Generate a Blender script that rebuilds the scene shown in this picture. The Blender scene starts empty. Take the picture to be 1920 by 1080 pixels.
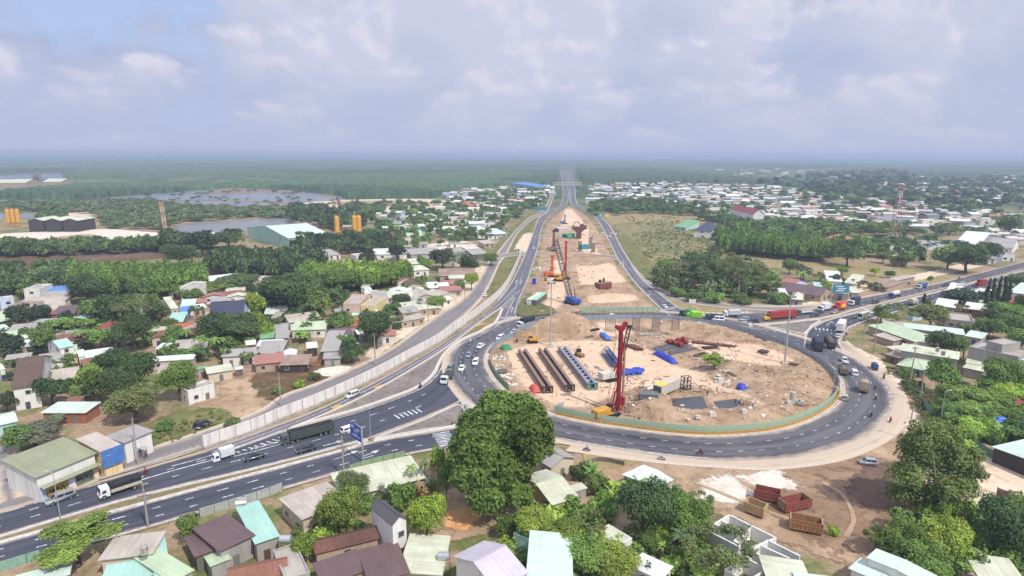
import bpy, math, random
import numpy as np
from mathutils import Vector, Matrix, noise as mnoise
from mathutils.geometry import tessellate_polygon
random.seed(7); np.random.seed(7)
SC = bpy.context.scene
COL = SC.collection
R = math.radians
FP, HY, ROLL, HC = 1180.0, 287.5, .0036, 70.0
PT = math.atan((540-HY)/FP)
_F = np.array([0, math.cos(PT), -math.sin(PT)]); _U = np.array([0, math.sin(PT), math.cos(PT)]); _X = np.array([1., 0, 0])
CR = _X*math.cos(ROLL)+_U*math.sin(ROLL); CU = -_X*math.sin(ROLL)+_U*math.cos(ROLL)
def G(x, y, z=0.0):
 d = _F*FP+(x-960)*CR+(540-y)*CU
 return Vector(d*((z-HC)/d[2]))+Vector((0, 0, HC))
def PX(p):
 q = np.array(p)-np.array((0, 0, HC)); w = q@_F
 return 960+FP*(q@CR)/w, 540-FP*(q@CU)/w
def dep(p):
 return float((np.array(p)-np.array((0, 0, HC)))@_F)
def mpp(p):
 return dep(p)/FP
cam = bpy.data.cameras.new('camera'); camo = bpy.data.objects.new('camera', cam); COL.objects.link(camo)
cam.sensor_width = 36; cam.lens = 36*FP/1920; cam.clip_end = 200000; cam.clip_start = .5
M = Matrix.Identity(4)
for i in range(3):
 M[i][0], M[i][1], M[i][2] = CR[i], CU[i], -_F[i]
M[2][3] = HC
camo.matrix_world = M
SC.camera = camo
def lin(c, k=1.0):
 o = []
 for v in c[:3]:
  v /= 255.
  o.append(k*(v/12.92 if v <= .04045 else ((v+.055)/1.055)**2.4))
 return (*o, 1)
class NT:
 def __init__(s, name):
  s.m = bpy.data.materials.new(name); s.m.use_nodes = True
  s.t = s.m.node_tree; s.p = s.t.nodes['Principled BSDF']; s.out = s.t.nodes['Material Output']
 def n(s, typ, **kw):
  x = s.t.nodes.new(typ)
  for k, v in kw.items():
   if k[0] == 'i' and k[1:].isdigit(): x.inputs[int(k[1:])].default_value = v
   else: setattr(x, k, v)
  return x
 def l(s, a, b, ao=0):
  s.t.links.new(a.outputs[ao] if hasattr(a, 'outputs') else a, b)
 def noise(s, co, scale, detail=3, rough=.55, dist=0):
  x = s.n('ShaderNodeTexNoise'); x.inputs['Scale'].default_value = scale; x.inputs['Detail'].default_value = detail
  x.inputs['Roughness'].default_value = rough; x.inputs['Distortion'].default_value = dist
  if co is not None: s.l(co, x.inputs['Vector'])
  return x.outputs['Fac']
 def ramp(s, f, a, b, ca=0, cb=1):
  x = s.n('ShaderNodeMapRange'); x.clamp = True
  for i, v in enumerate((a, b, ca, cb)): x.inputs[i+1].default_value = v
  s.l(f, x.inputs[0]); return x.outputs[0]
 def mix(s, f, a, b, mode='MIX'):
  x = s.n('ShaderNodeMix'); x.data_type = 'RGBA'; x.blend_type = mode
  if isinstance(f, (int, float)): x.inputs[0].default_value = f
  else: s.l(f, x.inputs[0])
  for v, i in ((a, 6), (b, 7)):
   if isinstance(v, tuple): x.inputs[i].default_value = v
   else: s.l(v, x.inputs[i])
  return x.outputs[2]
 def math(s, op, a, b=0.0):
  x = s.n('ShaderNodeMath'); x.operation = op
  for i, v in enumerate((a, b)):
   if isinstance(v, (int, float)): x.inputs[i].default_value = v
   else: s.l(v, x.inputs[i])
  return x.outputs[0]
 def pos(s): return s.n('ShaderNodeNewGeometry').outputs['Position']
 def obj(s): return s.n('ShaderNodeTexCoord').outputs['Object']
 def uv(s): return s.n('ShaderNodeTexCoord').outputs['UV']
 def sc(s, v, sx, sy, sz=1, add=None):
  x = s.n('ShaderNodeMapping'); x.inputs['Scale'].default_value = (sx, sy, sz); s.l(v, x.inputs['Vector'])
  if add: x.inputs['Location'].default_value = add
  return x.outputs[0]
 def attr(s, name, typ='GEOMETRY'):
  x = s.n('ShaderNodeAttribute'); x.attribute_name = name; x.attribute_type = typ; return x
 def bump(s, h, strength=.4, dist=.3):
  x = s.n('ShaderNodeBump'); x.inputs['Strength'].default_value = strength; x.inputs['Distance'].default_value = dist
  s.l(h, x.inputs['Height']); s.l(x, s.p.inputs['Normal'])
 def done(s, col=None, rough=.8, spec=.3, metal=0):
  if col is not None:
   if isinstance(col, tuple): s.p.inputs['Base Color'].default_value = col
   else: s.l(col, s.p.inputs['Base Color'])
  if isinstance(rough, (int, float)): s.p.inputs['Roughness'].default_value = rough
  else: s.l(rough, s.p.inputs['Roughness'])
  s.p.inputs['Specular IOR Level'].default_value = spec; s.p.inputs['Metallic'].default_value = metal
  return s.m
MC = {}
def once(f):
 def g(*a, **k):
  key = (f.__name__, a, tuple(sorted(k.items())))
  if key not in MC: MC[key] = f(*a, **k)
  return MC[key]
 return g
@once
def plain(c, rough=.6, var=.18, scale=1.5, metal=0, spec=.35):
 """one coloured surface with grime: c in sRGB"""
 t = NT('painted surface'); v = t.obj()
 a = t.noise(v, scale, 4); b = t.noise(v, scale*7, 2)
 f = t.math('MULTIPLY', t.math('ADD', t.math('MULTIPLY', a, .7), t.math('MULTIPLY', b, .3)), 1)
 col = t.mix(t.ramp(f, .32, .7), lin(c, 1-var*1.6), lin(c, 1+var*.4))
 return t.done(col, rough, spec, metal)
@once
def earth(c1, c2, c3, scale=.08, fine=1.2, bump=.5, rough=.95, alpha=False, name='earth'):
 t = NT(name); v = t.pos()
 a = t.noise(v, scale, 5, .62, .4); b = t.noise(v, fine, 4, .7); c = t.noise(v, scale*4, 4, .6)
 col = t.mix(t.ramp(a, .38, .62), lin(c1), lin(c2))
 col = t.mix(t.ramp(c, .5, .68), col, lin(c3))
 col = t.mix(t.ramp(b, .25, .75, .0, .55), col, t.mix(1.0, col, (.62, .6, .58, 1), 'MULTIPLY'))
 t.bump(b, bump, .5)
 if alpha: edge_alpha(t)
 return t.done(col, rough, .1)
def edge_alpha(t):
 e = t.attr('edge').outputs['Fac']; v = t.pos()
 nz = t.math('ADD', t.math('MULTIPLY', t.noise(v, .16, 6, .72, .6), 3.0), t.math('MULTIPLY', t.noise(v, 1.1, 4, .65), 1.5))
 f = t.math('ADD', e, t.math('SUBTRACT', nz, 2.25))
 t.l(t.ramp(f, .3, .62), t.p.inputs['Alpha'])
class MB:
 def __init__(s): s.v = []; s.f = []; s.mi = []; s.uv = []; s.hasuv = False; s.T = Matrix.Identity(4)
 def vert(s, p): s.v.append(tuple(s.T @ Vector(p))); return len(s.v)-1
 def face(s, idx, m=0, uv=None):
  s.f.append(tuple(idx)); s.mi.append(m)
  if uv: s.hasuv = True
  s.uv.append(uv)
 def poly(s, pts, m=0, uv=None): s.face([s.vert(p) for p in pts], m, uv)
 def hexa(s, b, t, m=0, uv=False):
  """solid between two matching rings"""
  n = len(b); bi = [s.vert(p) for p in b]; ti = [s.vert(p) for p in t]
  s.face(bi[::-1], m); s.face(ti, m)
  for i in range(n):
   j = (i+1) % n; s.face((bi[i], bi[j], ti[j], ti[i]), m)
 def box(s, c, sz, m=0, rz=0.0, taper=1.0, tx=None):
  x, y, z = (k/2 for k in sz); cr, sr = math.cos(rz), math.sin(rz)
  tx = taper if tx is None else tx
  def q(px, py, pz): return (c[0]+px*cr-py*sr, c[1]+px*sr+py*cr, c[2]+pz)
  b = [q(-x, -y, -z), q(x, -y, -z), q(x, y, -z), q(-x, y, -z)]
  t = [q(-x*tx, -y*taper, z), q(x*tx, -y*taper, z), q(x*tx, y*taper, z), q(-x*tx, y*taper, z)]
  s.hexa(b, t, m)
 def cyl(s, a, b, r0, r1=None, n=8, m=0, cap=True):
  a = Vector(a); b = Vector(b); r1 = r0 if r1 is None else r1
  d = (b-a).normalized(); u = d.orthogonal().normalized(); w = d.cross(u)
  A = [s.vert(a+(u*math.cos(2*math.pi*i/n)+w*math.sin(2*math.pi*i/n))*r0) for i in range(n)]
  B = [s.vert(b+(u*math.cos(2*math.pi*i/n)+w*math.sin(2*math.pi*i/n))*r1) for i in range(n)]
  for i in range(n): s.face((A[i], A[(i+1) % n], B[(i+1) % n], B[i]), m)
  if cap: s.face(A[::-1], m); s.face(B, m)
 def tube(s, pts, r, n=6, m=0):
  for a, b in zip(pts[:-1], pts[1:]):
   if (Vector(a)-Vector(b)).length > 1e-5: s.cyl(a, b, r, r, n, m)
 def bar(s, a, b, w, m=0): s.cyl(a, b, w*.7, w*.7, 4, m)
 def prism(s, prof, y0, y1, m=0, inset=0.0):
  """profile [(x,z)] extruded along y; inset narrows nothing when 0"""
  s.hexa([(x, y0, z) for x, z in prof], [(x, y1, z) for x, z in prof], m)
 def ball(s, c, r, n=8, m=0, sz=1.0, jit=0.0):
  rows = max(3, n//2); ids = []
  for i in range(rows+1):
   th = math.pi*i/rows; row = []
   for k in range(n if 0 < i < rows else 1):
    a = 2*math.pi*k/n; j = 1+random.uniform(-jit, jit)
    row.append(s.vert((c[0]+r*j*math.sin(th)*math.cos(a), c[1]+r*j*math.sin(th)*math.sin(a), c[2]+r*sz*j*math.cos(th))))
   ids.append(row)
  for i in range(rows):
   A, B = ids[i], ids[i+1]
   for k in range(n):
    a0, a1 = A[k % len(A)], A[(k+1) % len(A)]; b0, b1 = B[k % len(B)], B[(k+1) % len(B)]
    q = []
    for z in (a0, b0, b1, a1):
     if z not in q: q.append(z)
    if len(q) > 2: s.face(q, m)
 def mesh(s, name, mats, smooth=False, autos=None):
  me = bpy.data.meshes.new(name); me.from_pydata(s.v, [], s.f)
  for x in (mats if isinstance(mats, (list, tuple)) else [mats]): me.materials.append(x)
  if any(s.mi): me.polygons.foreach_set('material_index', s.mi)
  if s.hasuv:
   u = me.uv_layers.new(name='UVMap'); d = []
   for f, q in zip(s.f, s.uv):
    for k in range(len(f)): d += list(q[k]) if q else [0., 0.]
   u.data.foreach_set('uv', d)
  if smooth: me.polygons.foreach_set('use_smooth', [True]*len(me.polygons))
  me.update(); return me
 def build(s, name, mats, parent=None, smooth=False, loc=None):
  o = bpy.data.objects.new(name, s.mesh(name, mats, smooth)); COL.objects.link(o)
  if parent is not None: o.parent = parent
  if loc is not None: o.location = loc
  return o
def np_mesh(name, V, F, mats, attrs=None, uvs=None, smooth=False, mi=None):
 """V (n,3) float, F (m,k) int"""
 me = bpy.data.meshes.new(name); V = np.asarray(V, np.float32); F = np.asarray(F, np.int32)
 n, k = F.shape
 me.vertices.add(len(V)); me.vertices.foreach_set('co', V.ravel())
 me.loops.add(n*k); me.loops.foreach_set('vertex_index', F.ravel())
 me.polygons.add(n); me.polygons.foreach_set('loop_start', np.arange(0, n*k, k, dtype=np.int32))
 for x in (mats if isinstance(mats, (list, tuple)) else [mats]): me.materials.append(x)
 if mi is not None: me.polygons.foreach_set('material_index', np.asarray(mi, np.int32))
 for nm, a in (attrs or {}).items():
  a = np.asarray(a, np.float32)
  if a.ndim == 1:
   at = me.attributes.new(nm, 'FLOAT', 'POINT'); at.data.foreach_set('value', a)
  else:
   at = me.attributes.new(nm, 'FLOAT_COLOR', 'POINT'); at.data.foreach_set('color', np.c_[a, np.ones(len(a), np.float32)].ravel() if a.shape[1] == 3 else a.ravel())
 if uvs is not None:
  u = me.uv_layers.new(name='UVMap'); u.data.foreach_set('uv', np.asarray(uvs, np.float32)[F.ravel()].ravel())
 me.update(calc_edges=True); me.validate()
 me.polygons.foreach_set('use_smooth', [smooth]*n)
 return me
def link(name, me, parent=None, loc=None, rz=0):
 o = bpy.data.objects.new(name, me); COL.objects.link(o)
 if parent is not None: o.parent = parent
 if loc is not None: o.location = loc
 o.rotation_euler.z = rz
 return o
def empty(name, loc, rz=0.0):
 o = bpy.data.objects.new(name, None); COL.objects.link(o); o.location = loc; o.rotation_euler.z = rz; o.empty_display_size = .3
 return o
THINGS = []
def tag(o, label, cat, group=None, kind=None):
 if label: o['label'] = label
 if kind: o['kind'] = kind
 if kind not in ('structure',) and cat: o['category'] = cat
 if group: o['group'] = group
 if kind is None: THINGS.append(o)
 return o
def setting(o, label=None):
 o['kind'] = 'structure'
 if label: o['label'] = label
 return o
CH = {}
def kids(o): return CH.get(o.name) or [c for c in o.children]
def dup(o, loc, rz=0.0, label=None, cat=None, group=None, scale=None, color=None):
 """copy of a thing with its parts and their sub-parts"""
 def cp(q, par):
  c = q.copy(); COL.objects.link(c); c.parent = par
  if color is not None: c.color = color
  for k in KID.get(q.name, ()): cp(k, c)
  return c
 if o.name not in KROOT: index_kids(o)
 c = cp(o, None); c.location = loc; c.rotation_euler = (0, 0, rz)
 if scale is not None: c.scale = scale if hasattr(scale, '__len__') else (scale,)*3
 for k in ('label', 'category', 'group'):
  if k in c: del c[k]
 if label: tag(c, label, cat, group)
 return c
KID = {}; KROOT = set()
def index_kids(o):
 KROOT.add(o.name)
 def w(q):
  KID[q.name] = list(q.children)
  for k in KID[q.name]: w(k)
 w(o)
def drop(o):
 for k in list(o.children): drop(k)
 bpy.data.objects.remove(o)
def cat(pts, n=6, closed=False):
 P = [Vector(p) for p in pts]; out = []; m = len(P)
 rng = range(m if closed else m-1)
 for i in rng:
  p1, p2 = P[i], P[(i+1) % m]
  p0 = P[i-1] if (closed or i > 0) else p1*2-p2
  p3 = P[(i+2) % m] if (closed or i+2 < m) else p2*2-p1
  for k in range(n):
   t = k/n
   out.append(.5*((2*p1)+(p2-p0)*t+(2*p0-5*p1+4*p2-p3)*t*t+(3*p1-p0-3*p2+p3)*t**3))
 if not closed: out.append(P[-1])
 return out
def resample(P, n=None, step=None):
 P = [Vector(p) for p in P]; L = [0]
 for a, b in zip(P[:-1], P[1:]): L.append(L[-1]+(b-a).length)
 n = n or max(2, int(L[-1]/step)+1); A = np.array([tuple(p) for p in P]); S = np.linspace(0, L[-1], n)
 return [Vector((np.interp(s, L, A[:, 0]), np.interp(s, L, A[:, 1]), np.interp(s, L, A[:, 2]))) for s in S]
def gp(pts, z=0.0): return [G(x, y, z) for x, y in pts]
def curve(pts, z=0.0, step=2.0): return resample(cat(gp(pts, z), 8), step=step)
def side(P, off):
 out = []
 for i, p in enumerate(P):
  t = (P[min(i+1, len(P)-1)]-P[max(i-1, 0)]); t.z = 0; t.normalize()
  out.append(p+Vector((t.y, -t.x, 0))*off)
 return out
def inside(poly, X, Y):
 """poly: world xy list; X, Y arrays"""
 r = np.zeros(np.shape(X), bool); n = len(poly)
 for i in range(n):
  x1, y1 = poly[i][:2]; x2, y2 = poly[(i+1) % n][:2]
  c = (y1 > Y) != (y2 > Y)
  with np.errstate(divide='ignore', invalid='ignore'):
   r ^= c & (X < (x2-x1)*(Y-y1)/(y2-y1+1e-12)+x1)
 return r
ZL = [.02]
def nextz(): ZL[0] += .004; return ZL[0]
def patch(name, pts, mat, feather=5.0, label=None, z=None, step=4.0, world=False, n=6):
 """a sheet of ground cover with a ragged edge"""
 P = resample(cat(pts if world else gp(pts), n, True)+[(pts[0] if world else G(*pts[0]))], step=step)[:-1]
 z = z or nextz()
 area = sum(P[i].x*P[(i+1) % len(P)].y-P[(i+1) % len(P)].x*P[i].y for i in range(len(P)))
 if area < 0: P = P[::-1]
 m = len(P); O = []
 for i in range(m):
  t = P[(i+1) % m]-P[i-1]; t.normalize(); O.append(P[i]+Vector((t.y, -t.x, 0))*feather*1.5)
 I = P
 V = [(p.x, p.y, z) for p in I]+[(p.x, p.y, z) for p in O]
 b = MB(); b.v = V
 for tri in tessellate_polygon([[Vector((p.x, p.y, 0)) for p in I]]):
  a, c, d = tri
  if (I[c]-I[a]).cross(I[d]-I[a]).z < 0: c, d = d, c
  b.face((a, c, d))
 for i in range(m): b.face((i, m+i, m+(i+1) % m, (i+1) % m))
 me = b.mesh(name, mat); at = me.attributes.new('edge', 'FLOAT', 'POINT'); at.data.foreach_set('value', [1.3]*m+[-.5]*m)
 return setting(link(name, me), label)
def strip(name, L, Rr, mat, z, nx=6, step=2.5, label=None, world=False, kind='structure'):
 """a carriageway between two edge lines"""
 A = cat(L if world else gp(L), 10); B = cat(Rr if world else gp(Rr), 10)
 n = max(4, int(max(sum((b-a).length for a, b in zip(A[:-1], A[1:])), sum((b-a).length for a, b in zip(B[:-1], B[1:])))/step))
 A = resample(A, n); B = resample(B, n); V = []; E = []; UV = []; s = 0
 for i in range(n):
  if i: s += ((A[i]-A[i-1]).length+(B[i]-B[i-1]).length)/2
  w = (B[i]-A[i]).length
  for k in range(nx+1):
   p = A[i].lerp(B[i], k/nx); V.append((p.x, p.y, z)); E.append(min(k, nx-k)/nx*w); UV.append((k/nx*w, s))
 F = []
 for i in range(n-1):
  for k in range(nx):
   a = i*(nx+1)+k; F.append((a, a+1, a+nx+2, a+nx+1))
 F = np.array(F); V = np.array(V)
 a, b, c = V[F[0, 0]], V[F[0, 1]], V[F[0, 2]]
 if np.cross(b-a, c-a)[2] < 0: F = F[:, ::-1]
 return setting(link(name, np_mesh(name, V, F, mat, {'edge': E}, UV)), label)
def ribbon(b, P, w, z, m=0, dash=None, off=0.0):
 """flat painted line along world points, appended to mesh builder b"""
 P = resample(P, step=.75)
 if off: P = side(P, off)
 Lf = side(P, -w/2); Rt = side(P, w/2); s = 0
 for i in range(len(P)-1):
  s += (P[i+1]-P[i]).length
  if dash and (s % (dash[0]+dash[1])) > dash[0]: continue
  b.poly([(Rt[i].x, Rt[i].y, z), (Rt[i+1].x, Rt[i+1].y, z), (Lf[i+1].x, Lf[i+1].y, z), (Lf[i].x, Lf[i].y, z)], m)
def ledge(b, P, w, z0, z1, m=0, off=0.0, seg=None):
 """kerb or wall of rectangular section along world points"""
 if seg: P = resample(P, step=seg)
 if off: P = side(P, off)
 A = side(P, -w/2); B = side(P, w/2); n = len(P)
 ids = [[b.vert((q.x, q.y, zz)) for q, zz in ((A[i], z0), (B[i], z0), (B[i], z1), (A[i], z1))] for i in range(n)]
 for i in range(n-1):
  a, c = ids[i], ids[i+1]
  for k in range(4): b.face((a[k], a[(k+1) % 4], c[(k+1) % 4], c[k]), m)
 b.face(ids[0][::-1], m); b.face(ids[-1], m)
ORD = 'first second third fourth fifth sixth seventh eighth ninth tenth eleventh twelfth thirteenth fourteenth fifteenth sixteenth seventeenth eighteenth nineteenth twentieth'.split()
CARD = 'one two three four five six seven eight nine ten eleven twelve thirteen fourteen fifteen sixteen seventeen eighteen nineteen twenty'.split()
def ordinal(k):
 if k <= 20: return ORD[k-1]
 t = {2: 'twenty', 3: 'thirty', 4: 'forty', 5: 'fifty', 6: 'sixty', 7: 'seventy', 8: 'eighty', 9: 'ninety'}[k//10]
 return t.replace('ty', 'tieth') if k % 10 == 0 else f'{t}-{ORD[k % 10-1]}'
# ================================================================== ground cover
def mat_ground():
 t = NT('village ground'); v = t.pos()
 a = t.noise(v, .035, 5, .62, .5); b = t.noise(v, .6, 5, .75); c = t.noise(v, .012, 3, .5); d = t.noise(v, .13, 4, .6)
 soil = t.mix(t.ramp(b, .3, .7), lin((128, 108, 88)), lin((178, 152, 126)))
 grass = t.mix(t.ramp(b, .3, .7), lin((78, 92, 50)), lin((124, 128, 78)))
 near = t.mix(t.ramp(t.math('ADD', t.math('MULTIPLY', a, .6), t.math('MULTIPLY', d, .4)), .45, .56), soil, grass)
 far = t.mix(t.ramp(c, .42, .6), lin((52, 78, 48)), lin((96, 112, 70)))
 far = t.mix(t.ramp(a, .56, .66), far, lin((140, 128, 104)))
 sx = t.n('ShaderNodeSeparateXYZ'); t.l(v, sx.inputs[0])
 col = t.mix(t.ramp(sx.outputs['Y'], 650, 1000), near, far)
 t.bump(b, .5, .5)
 return t.done(col, .95, .1)
ax = np.array([-26000, -12000, -6000, -3000, -1600, -900, -500, -300, -150, 0, 150, 300, 500, 900, 1600, 3000, 6000, 12000, 26000.])
ay = np.array([-400, 0, 60, 120, 200, 300, 450, 650, 900, 1300, 2000, 3200, 5000, 8000, 14000, 24000, 38000.])
V = np.array([(x, y, 0) for y in ay for x in ax]); nx = len(ax)
F = [(j*nx+i, j*nx+i+1, (j+1)*nx+i+1, (j+1)*nx+i) for j in range(len(ay)-1) for i in range(nx-1)]
setting(link('ground', np_mesh('ground', V, F, mat_ground())), 'flat tropical plain of soil and grass reaching the horizon')
dirt = earth((164, 139, 112), (190, 165, 137), (140, 116, 93), alpha=True)
dirt_brown = earth((138, 112, 90), (162, 136, 110), (114, 93, 76), alpha=True, scale=.1)
sandy = earth((212, 190, 164), (226, 208, 184), (190, 166, 140), bump=.3, alpha=True)
paleyard = earth((214, 204, 188), (228, 220, 206), (196, 182, 164), bump=.2, alpha=True)
drygrass = earth((160, 142, 104), (140, 132, 88), (184, 160, 124), alpha=True, fine=.8, bump=.8)
grass = earth((96, 106, 60), (124, 124, 78), (150, 134, 100), alpha=True, fine=.9, bump=.8)
heath = earth((112, 88, 66), (92, 84, 58), (134, 108, 80), alpha=True, fine=.5, bump=.8)
field = earth((122, 122, 80), (152, 140, 102), (100, 112, 66), alpha=True, fine=.35, bump=.8, scale=.03)
mud = earth((132, 116, 108), (150, 134, 122), (104, 98, 92), alpha=True, scale=.02, fine=.2)
darkearth_shadow = earth((112, 92, 80), (126, 104, 90), (96, 82, 74), alpha=True)
@once
def water_mat(c=(84, 92, 104), rough=.3):
 t = NT('still water'); v = t.pos(); t.bump(t.noise(v, .5, 3), .15, .2)
 return t.done(t.mix(t.ramp(t.noise(v, .02, 3), .4, .6), lin(c), lin((c[0]+14, c[1]+10, c[2]+2))), rough, .3)
for nm, pts, m, f, lb in [
 ('water', [(-60, 334), (60, 327), (116, 326), (112, 333), (40, 338), (-60, 344)], water_mat(), 8, 'pale lagoon at the far left edge'),
 ('terrain', [(-80, 372), (40, 366), (170, 356), (300, 350), (430, 344), (560, 350), (650, 368), (640, 384), (560, 394), (430, 386), (300, 384), (160, 380), (0, 378)], mud, 14, 'muddy banks between the shrimp ponds'),
 ('water', [(95, 372), (200, 362), (330, 352), (400, 356), (300, 366), (180, 372)], water_mat((98, 108, 120)), 5, 'long shrimp pond nearest the lagoon'),
 ('water', [(200, 374), (330, 366), (440, 364), (560, 364), (640, 376), (540, 378), (420, 374), (330, 374)], water_mat((104, 112, 122)), 4, 'wide pale shrimp pond in the middle of the banks'),
 ('water', [(310, 358), (346, 353), (350, 357), (320, 361)], water_mat((98, 106, 118)), 3, 'small shrimp pond among scrub'),
 ('water', [(250, 386), (340, 378), (470, 381), (540, 388), (450, 391), (340, 388)], water_mat((108, 114, 124)), 4, 'near shrimp pond before the mangroves'),
 ('water', [(560, 370), (590, 360), (600, 388), (572, 396)], water_mat((102, 110, 120)), 3, 'narrow tidal creek'),
 ('water', [(330, 432), (360, 421), (440, 415), (535, 410), (545, 415), (480, 428), (420, 434), (360, 438)], water_mat((116, 118, 122)), 5, 'brown river bend behind the piling yard'),
 ('water', [(0, 403), (110, 400), (116, 404), (0, 409)], water_mat((110, 118, 130)), 3, 'thin creek behind the yellow silos'),
 ('terrain', [(0, 441), (60, 436), (160, 432), (200, 430), (300, 437), (392, 436), (396, 448), (330, 452), (260, 458), (180, 452), (100, 460), (0, 462)], paleyard, 4, 'pale sand haul yard by the river'),
 ('terrain', [(60, 452), (150, 440), (178, 444), (120, 458), (70, 459)], dirt, 3, 'brown bare strip in the sand yard'),
 ('terrain', [(105, 400), (180, 398), (172, 404), (120, 406)], sandy, 3, 'small sand spit behind the black sheds'),
 ('terrain', [(540, 386), (600, 378), (700, 374), (810, 374), (850, 384), (830, 394), (760, 400), (700, 404), (650, 396), (580, 392)], sandy, 6, 'levelled sand field beyond the village'),
 ('terrain', [(620, 380), (720, 376), (800, 380), (760, 386), (660, 387)], dirt, 5, 'brown patch on the levelled sand field'),
 ('terrain', [(-80, 486), (60, 480), (130, 474), (290, 470), (290, 484), (170, 496), (110, 520), (70, 536), (-80, 540)], heath, 6, 'burnt brown heath at the left edge'),
 ('terrain', [(100, 470), (200, 466), (300, 474), (250, 482), (120, 484)], darkearth_shadow, 5, 'dark boggy ground behind the plantation'),
 ('terrain', [(1150, 405), (1250, 400), (1420, 410), (1440, 422), (1300, 428), (1200, 420), (1160, 424)], drygrass, 6, 'dry pasture below the town'),
 ('terrain', [(1160, 424), (1200, 418), (1330, 420), (1420, 430), (1340, 440), (1350, 476), (1260, 486), (1230, 500), (1215, 510), (1185, 470)], field, 6, 'overgrown cassava field beside the right highway'),
 ('terrain', [(1190, 438), (1240, 436), (1330, 446), (1330, 452), (1240, 448)], grass, 4, 'greener band across the cassava field'),
 ('terrain', [(1400, 478), (1500, 484), (1620, 496), (1740, 512), (1780, 522), (1700, 536), (1580, 520), (1480, 504), (1400, 496)], drygrass, 5, 'yellow dry grass lot beside the eastern road'),
 ('terrain', [(1150, 430), (1176, 470), (1215, 522), (1262, 550), (1360, 562), (1480, 568), (1560, 562), (1540, 552), (1400, 548), (1280, 532), (1220, 500), (1185, 455)], grass, 3, 'grass verge along the slip road'),
 ('terrain', [(1500, 575), (1570, 558), (1640, 540), (1740, 520), (1860, 492), (1860, 482), (1740, 512), (1640, 532), (1560, 556)], sandy, 2.5, 'sandy roadside verge of the eastern road'),
 ('terrain', [(1246, 560), (1300, 571), (1390, 581), (1340, 586), (1276, 586)], drygrass, 1.2, 'grass wedge between slip road and roundabout'),
 ('terrain', [(395, 745), (440, 712), (490, 700), (500, 740), (470, 775), (400, 800), (360, 806), (330, 800)], dirt, 3, 'bare dirt lot beside the small white house'),
 ('terrain', [(300, 790), (360, 770), (420, 775), (400, 806), (330, 830), (280, 838), (230, 850), (220, 846)], grass, 2.5, 'weedy verge by the service road'),
 ('terrain', [(490, 700), (600, 690), (620, 715), (560, 735), (510, 748), (494, 736)], heath, 2.5, 'scrubby lot with red earth'),
 ('terrain', [(590, 698), (625, 688), (664, 690), (626, 706)], paleyard, 1, 'concrete forecourt by the service road'),
 ('terrain', [(740, 640), (800, 600), (880, 552), (906, 500), (898, 500), (868, 548), (790, 598), (720, 640), (690, 672)], sandy, 2.5, 'sandy verge of the service road'),
 ('terrain', [(915, 548), (940, 496), (968, 476), (975, 480), (958, 522), (930, 554)], grass, 2, 'grass strip behind the noise wall'),
 ('terrain', [(930, 470), (960, 432), (986, 408), (1005, 404), (985, 440), (968, 472)], grass, 2.5, 'green verge between service road and highway'),
 ('terrain', [(968, 468), (985, 440), (998, 440), (986, 472)], sandy, 2, 'bare embankment foot'),
 ('terrain', [(760, 468), (860, 452), (900, 470), (900, 480), (800, 484), (720, 478)], paleyard, 3, 'pale builders yard near the crossing'),
 ('terrain', [(1170, 866), (1250, 872), (1340, 880), (1440, 886), (1560, 876), (1650, 846), (1700, 800), (1730, 830), (1700, 870), (1690, 940), (1660, 1000), (1600, 1040), (1480, 1010), (1400, 965), (1300, 945), (1210, 930)], dirt, 4, 'bare brown yard below the roundabout'),
 ('terrain', [(1480, 890), (1600, 876), (1670, 880), (1690, 920), (1640, 980), (1560, 1010), (1490, 960), (1450, 920)], dirt_brown, 6, 'darker churned earth in the yard'),
 ('terrain', [(1640, 885), (1690, 875), (1690, 930), (1650, 950), (1610, 925)], darkearth_shadow, 3, 'painted dark shadow of the big loose tree on the yard'),  # dark patch paints the loose tree's cast shadow onto the yard
 ('terrain', [(1338, 912), (1360, 905), (1392, 915), (1362, 928), (1345, 942)], paleyard, 5, 'spilled white lime on the bare yard'),
 ('terrain', [(1412, 898), (1440, 893), (1466, 902), (1462, 918), (1440, 908)], paleyard, 5, 'second white lime spill behind the tipper bodies'),
 ('terrain', [(1060, 880), (1130, 872), (1180, 880), (1200, 920), (1160, 990), (1110, 985), (1060, 930)], dirt, 2.5, 'brown back yard between garden trees'),
 ('terrain', [(800, 945), (880, 920), (960, 955), (940, 985), (890, 1000), (820, 1010), (800, 990)], dirt, 2, 'shaded sand yard under the big tree'),
 ('terrain', [(842, 962), (888, 952), (898, 968), (860, 998), (838, 985)], earth((214, 160, 108), (222, 172, 122), (200, 146, 98), bump=.15, alpha=True), 1, 'orange paved terrace'),
 ('terrain', [(1100, 850), (1180, 856), (1180, 872), (1110, 872)], drygrass, 1.5, 'dry verge by the footpath'),
 ('terrain', [(1630, 700), (1680, 735), (1720, 770), (1760, 800), (1770, 770), (1730, 730), (1680, 690), (1650, 680)], drygrass, 2.5, 'dry weeds between poles and thicket'),
 ('terrain', [(1700, 770), (1790, 800), (1860, 860), (1920, 880), (1960, 900), (1960, 960), (1840, 990), (1780, 960), (1720, 830)], sandy, 3, 'sandy lane behind the green fence'),
 ('terrain', [(1590, 648), (1640, 672), (1660, 690), (1690, 712), (1680, 720), (1630, 690), (1595, 664)], sandy, 1.5, 'dusty shop frontage'),
]:
 patch(nm, pts, m, f, lb)
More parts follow.
